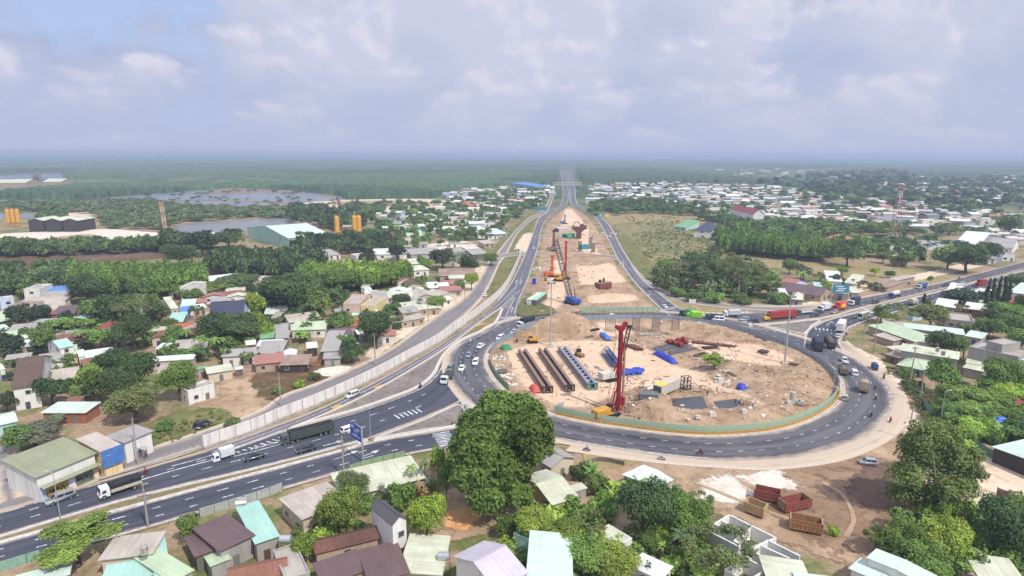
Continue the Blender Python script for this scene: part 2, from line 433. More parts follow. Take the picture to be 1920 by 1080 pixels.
# ================================================================== asphalt
@once
def asphalt(c1, c2, dust, dustw, name='asphalt', dustc=(196, 178, 156), streak=.5):
 t = NT(name); u = t.uv(); v = t.pos()
 st = t.noise(t.sc(u, .45, .012), 1.0, 4, .6); fi = t.noise(v, 2.2, 4, .7); bl = t.noise(v, .05, 4, .6)
 col = t.mix(t.ramp(st, .38, .64), lin(c1), lin(c2))
 col = t.mix(t.ramp(bl, .35, .7, 0, streak), col, lin(c2, 1.12))
 col = t.mix(t.ramp(fi, .3, .75, 0, .35), col, lin(c1, .8))
 e = t.attr('edge').outputs['Fac']
 nz = t.math('MULTIPLY', t.math('ADD', t.noise(t.sc(u, .4, .05), 1.0, 5, .65), t.math('MULTIPLY', t.noise(v, .35, 4), .5)), dustw*1.4)
 f = t.ramp(t.math('SUBTRACT', nz, e), -dustw*.15, dustw*.6, 0, dust)
 col = t.mix(f, col, lin(dustc))
 t.bump(fi, .12, .05)
 return t.done(col, .85, .25)
A_new = asphalt((54, 56, 66), (84, 86, 96), .75, 1.3)
A_ring = asphalt((60, 60, 68), (110, 108, 110), .85, 3.2)
A_old = asphalt((122, 114, 110), (140, 132, 126), .9, 2.2)
A_serv = asphalt((112, 108, 108), (134, 129, 127), .9, 2.4)
A_hw = asphalt((82, 82, 90), (114, 111, 116), .6, 1.4)
E_ = {}
def road(name, L, Rr, mat, label, **k):
 return strip(name, L, Rr, mat, nextz(), label=label, **k)
UC_top = [(-120, 996), (0, 960), (185, 904), (382, 847), (545, 805), (600, 789), (675, 768), (767, 735), (800, 717), (818, 697), (828, 674), (848, 652)]
UC_bot = [(-120, 1042), (0, 1009), (230, 941), (480, 881), (640, 839), (693, 824), (804, 782), (858, 757), (895, 735), (925, 708)]
LC_top = [(-120, 1052), (0, 1018), (263, 946), (480, 888), (638, 846), (720, 824), (800, 811), (868, 800), (960, 792), (1042, 782)]
LC_bot = [(-120, 1098), (0, 1062), (208, 1011), (278, 992), (480, 934), (638, 889), (749, 858), (830, 843), (900, 836), (980, 831), (1060, 834)]
RP_l = [(382, 847), (525, 795), (605, 764), (700, 718), (770, 680), (830, 645), (905, 592), (940, 558), (960, 528)]
RP_r = [(420, 852), (545, 806), (630, 770), (725, 722), (830, 658), (900, 606), (940, 577), (978, 545)]
LH_l = [(932, 564), (960, 527), (987, 470), (1000, 435), (1012, 408), (1032, 396), (1050, 386), (1055, 370), (1055, 350), (1052, 325), (1051, 319)]
LH_r = [(966, 590), (975, 560), (992, 520), (1007, 470), (1016, 428), (1028, 407), (1046, 394), (1061, 385), (1066, 370), (1065, 350), (1061, 325), (1059, 319)]
RH_l = [(1061, 319), (1064, 325), (1067, 350), (1068, 370), (1072, 385), (1090, 392), (1112, 405), (1125, 421), (1140, 450), (1155, 482), (1175, 512), (1197, 540), (1242, 584), (1254, 594)]
RH_r = [(1068, 319), (1072, 325), (1078, 350), (1080, 370), (1084, 384), (1102, 392), (1122, 402), (1145, 425), (1162, 457), (1180, 487), (1200, 517), (1225, 540), (1266, 572), (1300, 590)]
SL_u = [(1178, 484), (1200, 512), (1228, 536), (1260, 554), (1300, 563), (1360, 570), (1420, 574), (1480, 575), (1545, 571)]
SL_d = [(1180, 492), (1200, 522), (1232, 548), (1262, 562), (1300, 571), (1360, 578), (1420, 583), (1480, 584), (1550, 580)]
RU_u = [(1260, 587), (1320, 587), (1400, 586), (1480, 582), (1555, 572), (1615, 557), (1740, 535), (1815, 517), (1920, 491), (2060, 458)]
RU_d = [(1330, 606), (1380, 612), (1431, 610), (1542, 599), (1600, 584), (1640, 574), (1690, 561), (1772, 541), (1840, 526), (1920, 505), (2060, 470)]
RL_u = [(1503, 650), (1508, 628), (1518, 615), (1545, 602), (1600, 588), (1640, 577), (1690, 565), (1772, 545), (1920, 509), (2060, 474)]
RL_d = [(1590, 664), (1578, 645), (1582, 627), (1597, 614), (1625, 603), (1660, 592), (1717, 575), (1765, 562), (1840, 540), (1920, 519), (2060, 484)]
SV_l = [(-120, 966), (49, 922), (195, 867), (305, 832), (367, 812), (480, 772), (530, 741), (600, 716), (670, 685), (730, 655), (805, 601), (872, 556), (903, 514), (915, 492), (935, 470), (960, 440), (992, 408), (1018, 394), (1034, 362)]
SV_r = [(-120, 1000), (60, 948), (185, 903), (382, 841), (525, 779), (605, 748), (700, 702), (770, 666), (830, 627), (890, 577), (913, 546), (926, 520), (938, 494), (952, 474), (972, 437), (1000, 411), (1026, 397), (1041, 363)]
road('service_road', SV_l, SV_r, A_serv, 'dusty grey service road outside the concrete noise wall')
road('crossing_road', [(905, 484), (960, 474), (1060, 473), (1160, 480)], [(905, 492), (960, 481), (1060, 480), (1165, 489)], A_old, 'grey cross road cutting through the works')
road('alley', [(-30, 845), (-20, 905), (-10, 950)], [(38, 828), (42, 880), (46, 930)], A_serv, 'narrow alley at the left edge', nx=4)
road('highway', LH_l, LH_r, A_hw, 'left carriageway running to the horizon')
road('highway', RH_l, RH_r, A_hw, 'right carriageway running to the horizon')
road('slip_road', SL_u, SL_d, A_old, 'slip road curving from the right carriageway to the eastern road')
road('road', UC_top, UC_bot, A_new, 'dark fresh asphalt carriageway leaving the roundabout to the lower left')
road('road', LC_top, LC_bot, A_new, 'dark fresh asphalt carriageway arriving from the lower left')
road('road', RU_u, RU_d, A_ring, 'eastern road upper carriageway')
road('road', RL_u, RL_d, A_new, 'eastern road lower carriageway')
road('ramp_road', RP_l, RP_r, A_hw, 'through ramp along the concrete noise wall')
road('ramp_road', [(955, 556), (944, 578), (934, 600), (922, 615)], [(988, 530), (977, 560), (969, 590), (970, 604)], A_hw, 'short entry from the left highway to the roundabout')
RIN = [(960, 632), (970, 622), (1000, 612), (1035, 605), (1080, 601), (1135, 599), (1210, 599), (1285, 603), (1360, 614), (1440, 637), (1490, 653), (1540, 680), (1564, 702), (1577, 727), (1570, 752), (1547, 771), (1502, 793), (1441, 809), (1322, 817), (1240, 811), (1172, 802), (1100, 791), (1040, 778), (990, 758), (955, 738), (936, 720), (921, 700), (914, 680), (917, 662), (930, 646)]
_q = [G(*p) for p in RIN]
A_ = np.array([(p.x**2+p.y**2, p.x, p.y) for p in _q]); c_ = np.linalg.lstsq(np.c_[2*A_[:, 1:], np.ones(len(_q))], A_[:, 0], rcond=None)[0]
RC = Vector((c_[0], c_[1], 0))
_th = np.array([math.atan2(p.y-RC.y, p.x-RC.x) for p in _q]); _r = np.array([(p-RC).length for p in _q]); _o = np.argsort(_th); _th = _th[_o]; _r = _r[_o]
def rin(a):
 a = (a+math.pi) % (2*math.pi)-math.pi
 return float(np.interp(a, np.r_[_th-2*math.pi, _th, _th+2*math.pi], np.r_[_r, _r, _r]))
def ringp(a, off, z=0.0):
 r = rin(a)+off; return Vector((RC.x+r*math.cos(a), RC.y+r*math.sin(a), z))
def ringarc(a0, a1, off, n=80): return [ringp(a0+(a1-a0)*i/n, off) for i in range(n+1)]
N_ = 240
_ra = [2*math.pi*i/N_ for i in range(N_+1)]
RW = 15.5
zr = nextz(); V = []; E = []; UV = []
for i, a in enumerate(_ra):
 for k in range(9):
  p = ringp(a, RW*k/8, zr); V.append(p[:]); E.append(min(k*1.1+.6, 8-k)/8*RW); UV.append((RW*k/8, i*(2*math.pi*66/N_)))
F = [(i*9+k, i*9+k+1, i*9+k+10, i*9+k+9) for i in range(N_) for k in range(8)]
setting(link('ring_road', np_mesh('ring_road', V, F, A_ring, {'edge': E}, UV)), 'circular carriageway round the construction island')
def ang(px, py): p = G(px, py)-RC; return math.atan2(p.y, p.x)
SH_o = [(1590, 640), (1612, 660), (1648, 690), (1690, 728), (1706, 768), (1692, 806), (1650, 838), (1570, 868), (1450, 883), (1340, 879), (1240, 871), (1150, 860), (1060, 847)]
dustroad = asphalt((150, 137, 124), (174, 160, 145), .9, 3.0)
_so = resample(cat(gp(SH_o), 8), 60); _si = [ringp(math.atan2(p.y-RC.y, p.x-RC.x), RW-1.2) for p in _so]
strip('shoulder', [tuple(p) for p in _si], [tuple(p) for p in _so], dustroad, ZL[0]-.03, world=True, label='pale dusty shoulder outside the roundabout')
conc = earth((172, 164, 154), (190, 182, 172), (150, 142, 134), scale=.15, fine=2, bump=.15, name='worn concrete')
oldpav = earth((126, 118, 114), (146, 137, 130), (108, 100, 96), scale=.12, fine=1.5, bump=.15, name='old paving')
medearth = earth((126, 116, 84), (150, 130, 100), (108, 106, 66), scale=.2, fine=1.5, bump=.6, name='median soil')
def slab(name, pts, mat, h, label, world=False, smooth=6):
 P = resample(cat(pts if world else gp(pts), smooth, True)+[pts[0] if world else G(*pts[0])], step=1.5)[:-1]
 if sum(P[i].x*P[(i+1) % len(P)].y-P[(i+1) % len(P)].x*P[i].y for i in range(len(P))) < 0: P = P[::-1]
 b = MB(); n = len(P)
 lo = [b.vert((p.x, p.y, .0)) for p in P]; hi = [b.vert((p.x, p.y, h)) for p in P]
 for i in range(n): b.face((lo[i], lo[(i+1) % n], hi[(i+1) % n], hi[i]))
 for t in tessellate_polygon([[Vector((p.x, p.y, 0)) for p in P]]):
  a, c, d = t
  if (P[c]-P[a]).cross(P[d]-P[a]).z < 0: c, d = d, c
  b.face((hi[a], hi[c], hi[d]))
 return setting(b.build(name, mat), label), P
_, TL = slab('island', [(697, 827), (720, 817), (804, 785), (858, 760), (870, 772), (868, 796), (800, 807), (730, 819)], oldpav, .2, 'triangular paved island on the left of the roundabout', smooth=2)
_, TR = slab('island', [(1434, 611), (1470, 607), (1538, 600), (1522, 611), (1507, 627), (1470, 619)], oldpav, .2, 'triangular paved island on the right of the roundabout', smooth=2)
MedL = UC_bot[:6]+LC_top[:5][::-1]
slab('median', [(-120, 1043), (0, 1011), (230, 942), (480, 882), (640, 840), (688, 828), (640, 844), (480, 887), (263, 945), (0, 1017), (-120, 1051)], medearth, .22, 'earth filled central median of the lower left road', smooth=2)
slab('median', [(552, 805), (630, 772), (725, 724), (800, 680), (830, 661), (822, 680), (812, 699), (797, 715), (767, 733), (675, 766), (610, 786)], oldpav, .16, 'paved wedge between ramp and roundabout approach', smooth=2)
slab('median', [(826, 664), (860, 638), (900, 608), (938, 580), (940, 586), (928, 606), (900, 622), (870, 636), (846, 652), (834, 664), (828, 674)], medearth, .2, 'grassy wedge between ramp and roundabout entry', smooth=2)
slab('median', [(1520, 614), (1545, 601), (1600, 586), (1640, 575.5), (1690, 563), (1772, 543), (1920, 507), (2060, 472), (2060, 473.5), (1920, 508.5), (1772, 545), (1690, 565), (1640, 577.5), (1600, 588.5), (1546, 605), (1526, 616)], conc, .3, 'raised concrete median of the eastern road', smooth=2)
kw = plain((206, 200, 190), .8)
def kerb(name, pts, w, h, label, world=False, mat=kw, z0=0.0):
 b = MB(); ledge(b, pts if world else curve(pts), w, z0, h, seg=1.2)
 return setting(b.build(name, mat), label)
kerb('kerb', [Vector((p.x, p.y, 0)) for p in TL+TL[:1]], .5, .42, 'white kerb round the left triangular island', True)
kerb('kerb', [Vector((p.x, p.y, 0)) for p in TR+TR[:1]], .7, .42, 'white kerb round the right triangular island', True)
kerb('kerb', UC_bot[:5]+[(690, 826)], .35, .4, 'kerb on the upper side of the central median')
kerb('kerb', LC_top[:5]+[(690, 829)], .4, .4, 'kerb on the lower side of the central median')
kerb('kerb', [(545, 805), (600, 788), (675, 767), (767, 734), (799, 716), (816, 697), (827, 674), (846, 652), (872, 636), (905, 620), (928, 606), (942, 580)], .9, .5, 'pale kerb along the roundabout approach')
kerb('kerb', [(545, 804), (630, 769), (725, 721), (830, 657), (900, 605), (940, 577)], .5, .4, 'kerb on the inner side of the ramp')
kerb('kerb', [(700, 830), (760, 818), (868, 800)], .9, .5, 'pale kerb below the left island')
kerb('kerb', [(1186, 500), (1206, 524), (1236, 541), (1262, 553), (1300, 562), (1360, 569), (1420, 573), (1480, 574.4), (1540, 571)], .6, .5, 'white kerb of the slip road')
kerb('kerb', [Vector(p) for p in ringarc(0, 2*math.pi, -.1, 200)], .3, .25, 'pale kerb round the construction island', True)
_ks = [p for p in _so]
b = MB()
for i, p in enumerate(resample([Vector(p) for p in cat(gp([(1170, 862), (1250, 871), (1340, 878), (1450, 882), (1560, 868)]), 8)], step=1.5)):
 b.box((p.x, p.y, .15), (1.0, .4, .34), rz=-.02)
setting(b.build('kerb', kw), 'broken row of kerb stones below the roundabout')
rut = earth((182, 157, 130), (174, 149, 122), (166, 140, 114), name='tyre track', alpha=True, bump=.2)
for pts in ([(1540, 905), (1580, 930), (1600, 975), (1585, 1010)], [(1300, 905), (1400, 945), (1480, 975), (1560, 1000)]):
 P = curve(pts, step=2); patch('path', [tuple(p) for p in side(P, -.25)]+[tuple(p) for p in side(P, .25)[::-1]], rut, .3, 'pale wheel rut across the bare yard', world=True, step=1.5, n=2)
ZM = ZL[0]+.012
white = NT('road paint'); _v = white.pos()
white = white.done(white.mix(white.ramp(white.noise(_v, 1.2, 4, .7), .35, .6, .0, .75), lin((226, 226, 226)), lin((120, 120, 124))), .7, .3)
yel = plain((206, 160, 62), .7)
b = MB()
def between(L, Rr, f):
 A = cat(gp(L), 8); B = cat(gp(Rr), 8); n = 160; A = resample(A, n); B = resample(B, n)
 return [A[i].lerp(B[i], f) for i in range(n)]
D1 = (1.8, 4.4)
def cut(P, x0, x1): return [p for p in P if x0 <= PX(p)[0] <= x1]
for f in (.33, .62): ribbon(b, cut(between(UC_top, UC_bot, f), -100, 800), .28, ZM, dash=D1)
for f in (.34, .66): ribbon(b, cut(between(LC_top, LC_bot, f), -100, 1030), .28, ZM, dash=D1)
ribbon(b, cut(between(UC_top, UC_bot, .95), -100, 690), .25, ZM)
ribbon(b, cut(between(LC_top, LC_bot, .05), -100, 690), .45, ZM)
ribbon(b, cut(between(LC_top, LC_bot, .94), -100, 1040), .25, ZM)
ribbon(b, cut(between(UC_top, UC_bot, .1), 560, 830), .3, ZM)
ribbon(b, cut(between(UC_top, UC_bot, .12), -100, 190), .3, ZM, dash=(2.5, 2))
ribbon(b, curve([(264, 902), (340, 880), (400, 864), (470, 845)]), .4, ZM)
ribbon(b, curve([(322, 876), (382, 860), (450, 838), (530, 808)]), .3, ZM)
for i in range(12):
 t = i/11; x = 420+125*t; y = 858-38*t; w = 2+9*t
 p = G(x, y-w*.55); q = G(x+9+t*8, y-1-w*.05); r_ = G(x-2, y+w*.5)
 ribbon(b, [p, q], .45, ZM); ribbon(b, [q, r_], .45, ZM)
ribbon(b, curve([(400, 866), (470, 850), (545, 829), (600, 812)]), .3, ZM)
ribbon(b, between(RP_l, RP_r, .5), .25, ZM, dash=None)
ribbon(b, between(RP_l, RP_r, .93), .25, ZM)
ribbon(b, curve([(840, 664), (862, 648), (905, 628), (940, 606), (955, 580), (966, 558)]), .28, ZM)
ribbon(b, cut(between(LH_l, LH_r, .95), 900, 1100), .3, ZM); ribbon(b, cut(between(LH_l, LH_r, .06), 900, 1100), .3, ZM)
ribbon(b, between(LH_l, LH_r, .5), .25, ZM, dash=(3, 5))
ribbon(b, between(RH_l, RH_r, .5), .25, ZM, dash=(3, 5)); ribbon(b, between(RH_l, RH_r, .06), .3, ZM); ribbon(b, between(RH_l, RH_r, .94), .3, ZM)
ribbon(b, between(SL_u, SL_d, .93), .25, ZM)
ribbon(b, between(SL_u, SL_d, .5), .2, ZM, dash=(3, 4))
for f in (.36, .68): ribbon(b, cut(between(RU_u, RU_d, f), 1420, 2100), .25, ZM, dash=D1)
ribbon(b, cut(between(RU_u, RU_d, .05), 1480, 2100), .25, ZM)
for f in (.36, .68): ribbon(b, cut(between(RL_u, RL_d, f), 1500, 2100), .25, ZM, dash=D1)
ribbon(b, cut(between(RL_u, RL_d, .93), 1500, 2100), .35, ZM); ribbon(b, cut(between(RL_u, RL_d, .06), 1500, 2100), .3, ZM)
a_in = ang(955, 737)
ribbon(b, ringarc(0, 2*math.pi, .9, 200), .28, ZM)
for off in (5.0, 9.2): ribbon(b, ringarc(0, 2*math.pi, off, 300), .2, ZM, dash=(1.4, 3.8))
ribbon(b, ringarc(ang(1048, 838), ang(1330, 872), 12.6, 80), .28, ZM)
ribbon(b, ringarc(ang(1650, 780), ang(1580, 640)+0, 12.9, 60), .3, ZM, dash=(1.6, 2.6))
def zebra(p0, p1, n, w, ln):
 """bars across from p0 to p1 in pixels; each bar ln long square to the crossing line"""
 a, c = G(*p0), G(*p1); d = (c-a); d.normalize(); nrm = Vector((d.y, -d.x, 0)); L_ = (c-a).length
 for i in range(n):
  m_ = a+d*(L_*(i+.5)/n)
  ribbon(b, [m_-nrm*ln/2, m_+nrm*ln/2], w, ZM)
zebra((826, 812), (846, 846), 12, .42, 4.4)
zebra((884, 596), (912, 576), 8, .55, 2.6)
zebra((938, 597), (967, 596), 7, .55, 2.6)
zebra((1526, 617), (1592, 624), 9, .6, 3.0)
zebra((1238, 584), (1266, 577), 8, .6, 2.6)
zebra((740, 784), (790, 770), 6, .5, 3.0)
for px, py, qx, qy in [(652, 842, 674, 833), (680, 858, 700, 850), (640, 858, 660, 851), (606, 838, 632, 831), (900, 601, 908, 594), (959, 586, 961, 579), (967, 534, 969, 527), (975, 534, 977, 528), (1550, 610, 1558, 605), (1566, 611, 1574, 606), (1160, 500, 1164, 492), (1170, 500, 1168, 492)]:
 a, c = G(px, py), G(qx, qy); ribbon(b, [a, c], .35, ZM); d = (c-a).normalized(); n_ = Vector((d.y, -d.x, 0))
 b.poly([(c+n_*.8)[:2]+(ZM,), (c+d*1.8)[:2]+(ZM,), (c-n_*.8)[:2]+(ZM,)])
for i in range(9):
 t = i/8; ribbon(b, [G(944+t*18, 577-t*20), G(944+t*18+14*(1-t), 577-t*18+3*(1-t))], .3, ZM)
 ribbon(b, [G(1380+t*110, 615+t*12), G(1400+t*100, 613+t*10)], .3, ZM)
for p, q in [((868, 748), (905, 775)), ((862, 752), (878, 772)), ((872, 752), (884, 776))]: ribbon(b, [G(*p), G(*q)], .4, ZM)
for i in range(5): ribbon(b, [G(864+i*5, 755+i*3), G(876+i*4, 752+i*5)], .35, ZM)
setting(b.build('road_marking', white), 'white lane lines arrows zebra bars and chevrons')
b = MB()
for x, y in [(712, 726), (632, 764), (900, 610)]: ribbon(b, [G(x-9, y+3), G(x+9, y-3)], 1.6, ZM+.004)
setting(b.build('road_marking', yel), 'worn yellow rumble patches on the ramp')
# ================================================================== construction island and works
def mat_site():
 t = NT('churned site earth'); v = t.pos()
 s = t.attr('sand').outputs['Fac']; a = t.noise(v, .11, 5, .65, .5); b = t.noise(v, 1.3, 5, .72); c = t.noise(v, .5, 4, .6)
 br = t.mix(t.ramp(a, .36, .64), lin((144, 118, 94)), lin((182, 156, 128)))
 br = t.mix(t.ramp(c, .5, .7, 0, .7), br, lin((122, 101, 83)))
 sa = t.mix(t.ramp(a, .36, .64), lin((204, 174, 144)), lin((216, 190, 162)))
 sa = t.mix(t.ramp(c, .55, .75, 0, .45), sa, lin((182, 151, 126)))
 f = t.ramp(t.math('ADD', s, t.math('SUBTRACT', t.math('MULTIPLY', c, .7), .35)), .3, .7)
 col = t.mix(f, br, sa)
 col = t.mix(t.ramp(b, .55, .8, 0, .5), col, lin((206, 188, 168)))
 col = t.mix(t.ramp(b, .2, .42, .5, 0), col, lin((90, 72, 62)))
 t.bump(b, .7, .5)
 return t.done(col, .95, .1)
SITE = mat_site()
def wpoly(pts): return [tuple(G(*p)[:2]) for p in pts]
ISL_SAND = [wpoly([(950, 660), (1000, 645), (1090, 640), (1180, 640), (1215, 655), (1270, 690), (1335, 700), (1310, 712), (1240, 722), (1180, 732), (1130, 752), (1080, 768), (1010, 752), (960, 700)]),
   wpoly([(1110, 612), (1180, 612), (1190, 630), (1120, 632)]), wpoly([(1290, 712), (1330, 712), (1400, 745), (1450, 775), (1430, 780), (1360, 742), (1300, 724)]),
   wpoly([(1280, 640), (1420, 650), (1500, 680), (1440, 690), (1340, 672)])]
MOUNDS = [(1006, 628, 7, 2.6), (1030, 624, 8, 3.4), (1056, 622, 8, 4.0), (1078, 624, 7, 3.6), (1100, 618, 7, 2.6), (1130, 610, 6, 2.0), (1200, 610, 8, 2.2), (1250, 614, 8, 2.4), (1300, 620, 9, 2.6), (1345, 628, 8, 2.4), (1390, 640, 8, 2.0), (1440, 655, 8, 1.4),
          (1390, 700, 9, 1.8), (1360, 690, 6, 1.2), (1420, 715, 9, 1.6), (1470, 715, 10, 1.5), (1510, 730, 9, 1.4), (1440, 745, 9, 1.3), (1222, 768, 7.5, 3.2), (1205, 780, 5, 1.4), (1250, 792, 6, 1.6), (1330, 798, 7, 1.4), (1410, 790, 7, 1.4), (1480, 780, 8, 1.2), (1350, 705, 5, 1.3), (945, 665, 3, 1.2), (1000, 760, 4, .6)]
_m = [(G(x, y), r, h) for x, y, r, h in MOUNDS]
PITS = [wpoly([(1256, 751), (1318, 747), (1332, 777), (1258, 782)]), wpoly([(1335, 757), (1382, 751), (1402, 771), (1350, 777)])]
pc = G(1325, 766)
def fbm(x, y, s, o=4):
 return mnoise.fractal(Vector((x*s, y*s, 3.7)), 1.0, 2.0, o)
def soft(polys, X, Y, d=2.0):
 w = np.zeros(X.shape)
 for dx, dy in ((0, 0), (d, 0), (-d, 0), (0, d), (0, -d), (d*.7, d*.7), (-d*.7, d*.7), (d*.7, -d*.7), (-d*.7, -d*.7)):
  m = np.zeros(X.shape, bool)
  for p in polys: m |= inside(p, X+dx, Y+dy)
  w += m/9.
 return w
nr, nt_ = 74, 330
P = []
for i in range(nt_):
 a = 2*math.pi*i/nt_
 for k in range(nr+1): q = ringp(a, -.25)-RC; P.append((RC+q*(k/nr))[:2])
P = np.array(P); X, Y = P[:, 0], P[:, 1]
sand = soft(ISL_SAND, X, Y, 2.5); pit = soft(PITS, X, Y, .5)
Z = np.full(X.shape, .12)
for (c, r, h) in _m: Z += h*np.exp(-((X-c.x)**2+(Y-c.y)**2)/(r*r)*1.3)
fill = np.exp(-(((X-pc.x)/20)**4+((Y-pc.y)/11)**4)); Z += 1.3*fill
rough = np.array([fbm(x, y, .28)*.32+fbm(x, y, .9, 3)*.16 for x, y in P])
rad = np.tile(np.arange(nr+1)/nr, nt_); edgef = np.clip((1-rad)*9, 0, 1)
Z = .12+((Z-.12)+rough*(1-.85*sand)*np.clip(.5+(Z-.12)*.6, .5, 1.7)+.12)*edgef
Z = np.maximum(Z*(1-pit)+.3*pit, .05)
sand = np.clip(sand-.25*(Z > 1.2), 0, 1)
F = []
for i in range(nt_):
 j = (i+1) % nt_
 for k in range(1, nr): F.append((i*(nr+1)+k, i*(nr+1)+k+1, j*(nr+1)+k+1, j*(nr+1)+k))
F = [f for f in F]
for i in range(nt_): F.append((0, i*(nr+1)+1, ((i+1) % nt_)*(nr+1)+1, 0))
Q = [f for f in F if len(set(f)) == 4]
me = np_mesh('terrain', np.c_[X, Y, Z], Q, SITE, {'sand': sand}, smooth=True)
setting(link('terrain', me), 'churned earth and sand of the construction island')
_IT = (X, Y, Z)
def gz(p):
 """height of the island surface under world point p"""
 d = (X-p[0])**2+(Y-p[1])**2; i = int(np.argmin(d)); return float(Z[i])
def I(x, y):
 p = G(x, y)
 for _ in range(3): z = gz(p); p = G(x, y, z)
 return p
pitw = water_mat((58, 64, 74), .15)
for p in PITS:
 b = MB(); c = np.mean(p, axis=0); b.poly([(c[0]+(q[0]-c[0])*1.25, c[1]+(q[1]-c[1])*1.15, .72) for q in p]); o = b.build('water', pitw)
 if o.data.polygons[0].normal.z < 0: o.data.flip_normals()
 setting(o, 'dark slurry in a dug settling pit')
NL = [(986, 589), (991, 572), (1001, 530), (1013, 475), (1023, 430), (1035, 411), (1054, 395), (1064, 388)]
NR = [(1232, 584), (1188, 540), (1166, 511), (1146, 481), (1131, 451), (1115, 423), (1102, 408), (1084, 395), (1070, 388)]
n = 300; m_ = 60
A = resample(cat(gp(NL), 8), n); B = resample(cat(gp(NR), 8), n)
P = np.array([A[i].lerp(B[i], k/m_)[:2] for i in range(n) for k in range(m_+1)]); X2, Y2 = P[:, 0], P[:, 1]
s2 = soft([wpoly([(1060, 392), (1072, 392), (1090, 412), (1100, 430), (1120, 470), (1128, 478), (1080, 474), (1090, 440), (1072, 425), (1050, 425), (1058, 400)]), wpoly([(1035, 490), (1060, 488), (1060, 560), (1040, 585), (1015, 588), (1030, 540)]),
           wpoly([(1080, 500), (1150, 498), (1175, 530), (1090, 540)]), wpoly([(1100, 556), (1190, 552), (1200, 566), (1110, 572)])], X2, Y2, 3)
rough = np.array([fbm(x, y, .12)*.8+fbm(x, y, .5, 3)*.35 for x, y in P]); kk = np.tile(np.arange(m_+1)/m_, n); ef = np.clip(np.minimum(kk, 1-kk)*8, 0, 1)
Z2 = .1+np.maximum(rough+.5, 0)*ef*(1-.6*s2)
for x, y, r, h in [(1110, 545, 8, 2), (1160, 560, 6, 1.5), (1090, 432, 14, 5), (1063, 415, 9, 2.5), (1140, 500, 7, 1.6), (1125, 430, 9, 3), (1060, 480, 6, 1.5)]:
 c = G(x, y); Z2 += h*np.exp(-((X2-c.x)**2+(Y2-c.y)**2)/(r*r))*ef
F = [(i*(m_+1)+k, i*(m_+1)+k+1, (i+1)*(m_+1)+k+1, (i+1)*(m_+1)+k) for i in range(n-1) for k in range(m_)]
setting(link('terrain', np_mesh('terrain', np.c_[X2, Y2, Z2], F, SITE, {'sand': s2}, smooth=True)), 'long strip of earthworks between the two carriageways')
def NZ(x, y):
 p = G(x, y)
 for _ in range(3): i = int(np.argmin((X2-p.x)**2+(Y2-p.y)**2)); p = G(x, y, float(Z2[i]))
 return p
patch('terrain', [(990, 560), (1010, 572), (1040, 585), (1010, 592), (975, 592)], earth((88, 100, 56), (110, 112, 70), (132, 116, 92), alpha=True, bump=.8), 2, 'weedy corner beside the site sheds', z=.6)
def rubble(name, spots, mat, label, zf):
 b = MB()
 for x, y, r, n_, s0, s1 in spots:
  c = G(x, y)
  for _ in range(n_):
   a = random.uniform(0, 6.28); q = r*math.sqrt(random.random()); p = (c.x+q*math.cos(a), c.y+q*math.sin(a)*.8)
   s = random.uniform(s0, s1)*random.choice((.6, .8, 1, 1))
   if zf is gz and (Vector((*p, 0))-RC).length > rin(math.atan2(p[1]-RC.y, p[0]-RC.x))-2: continue
   b.ball((p[0], p[1], zf(p)+s*.2), s, 6, random.randrange(3), .7, .3)
 o = b.build(name, mat); tag(o, label, 'rubble', kind='stuff')
stone = [plain((196, 182, 164), .9), plain((158, 140, 122), .9), plain((224, 216, 206), .9)]
rubble('rubble', [(936, 672, 4, 90, .3, .8), (930, 690, 3, 40, .3, .7), (948, 708, 3, 50, .3, .8), (955, 722, 3, 30, .3, .7), (1355, 716, 5, 12, .5, 1.2), (1385, 612, 8, 60, .3, .8), (1410, 618, 6, 50, .3, .8),
                  (1310, 705, 14, 60, .15, .5), (1400, 740, 22, 120, .15, .5), (1250, 795, 16, 60, .2, .7), (1380, 795, 18, 60, .2, .8), (1480, 740, 20, 90, .15, .5), (1190, 740, 12, 60, .2, .6), (1200, 640, 14, 70, .2, .6), (1060, 625, 16, 60, .2, .5), (1450, 670, 22, 90, .15, .5), (1300, 630, 22, 90, .2, .6)], stone, 'loose pale stones and clods scattered over the construction island', gz)
def nz0(p): return float(Z2[int(np.argmin((X2-p[0])**2+(Y2-p[1])**2))])
rubble('rubble', [(1100, 505, 30, 60, .3, .8), (1085, 530, 20, 50, .3, .8), (1140, 560, 30, 70, .3, .8), (1020, 505, 8, 50, .4, 1.0), (1040, 445, 20, 60, .4, 1.0), (1130, 440, 20, 60, .5, 1.2), (1100, 470, 20, 40, .5, 1)], stone, 'loose stones and spoil along the northern works', nz0)
DB = MB()
for px, py, n_, r_ in [(1010, 690, 60, 12), (1090, 700, 40, 8), (1170, 725, 70, 10), (1250, 725, 60, 9), (1225, 650, 90, 12), (1300, 655, 90, 14), (1400, 660, 60, 20), (1290, 730, 40, 6), (1430, 720, 60, 20), (1040, 750, 40, 10), (1340, 690, 60, 5), (1190, 780, 40, 7), (1110, 640, 40, 14), (1480, 700, 40, 12)]:
 c = G(px, py)
 for _ in range(n_):
  a, q = random.uniform(0, 6.28), r_*math.sqrt(random.random()); p = Vector((c.x+q*math.cos(a), c.y+q*math.sin(a), 0)); h_ = random.uniform(0, 3.14); l_ = random.uniform(.5, 2.6)
  if (p-RC).length > rin(math.atan2(p.y-RC.y, p.x-RC.x))-3: continue
  p.z = gz(p)+.12; d = Vector((math.cos(h_), math.sin(h_), random.uniform(-.05, .12)))*l_; DB.bar(p-d/2, p+d/2, random.uniform(.05, .16), random.randrange(4))
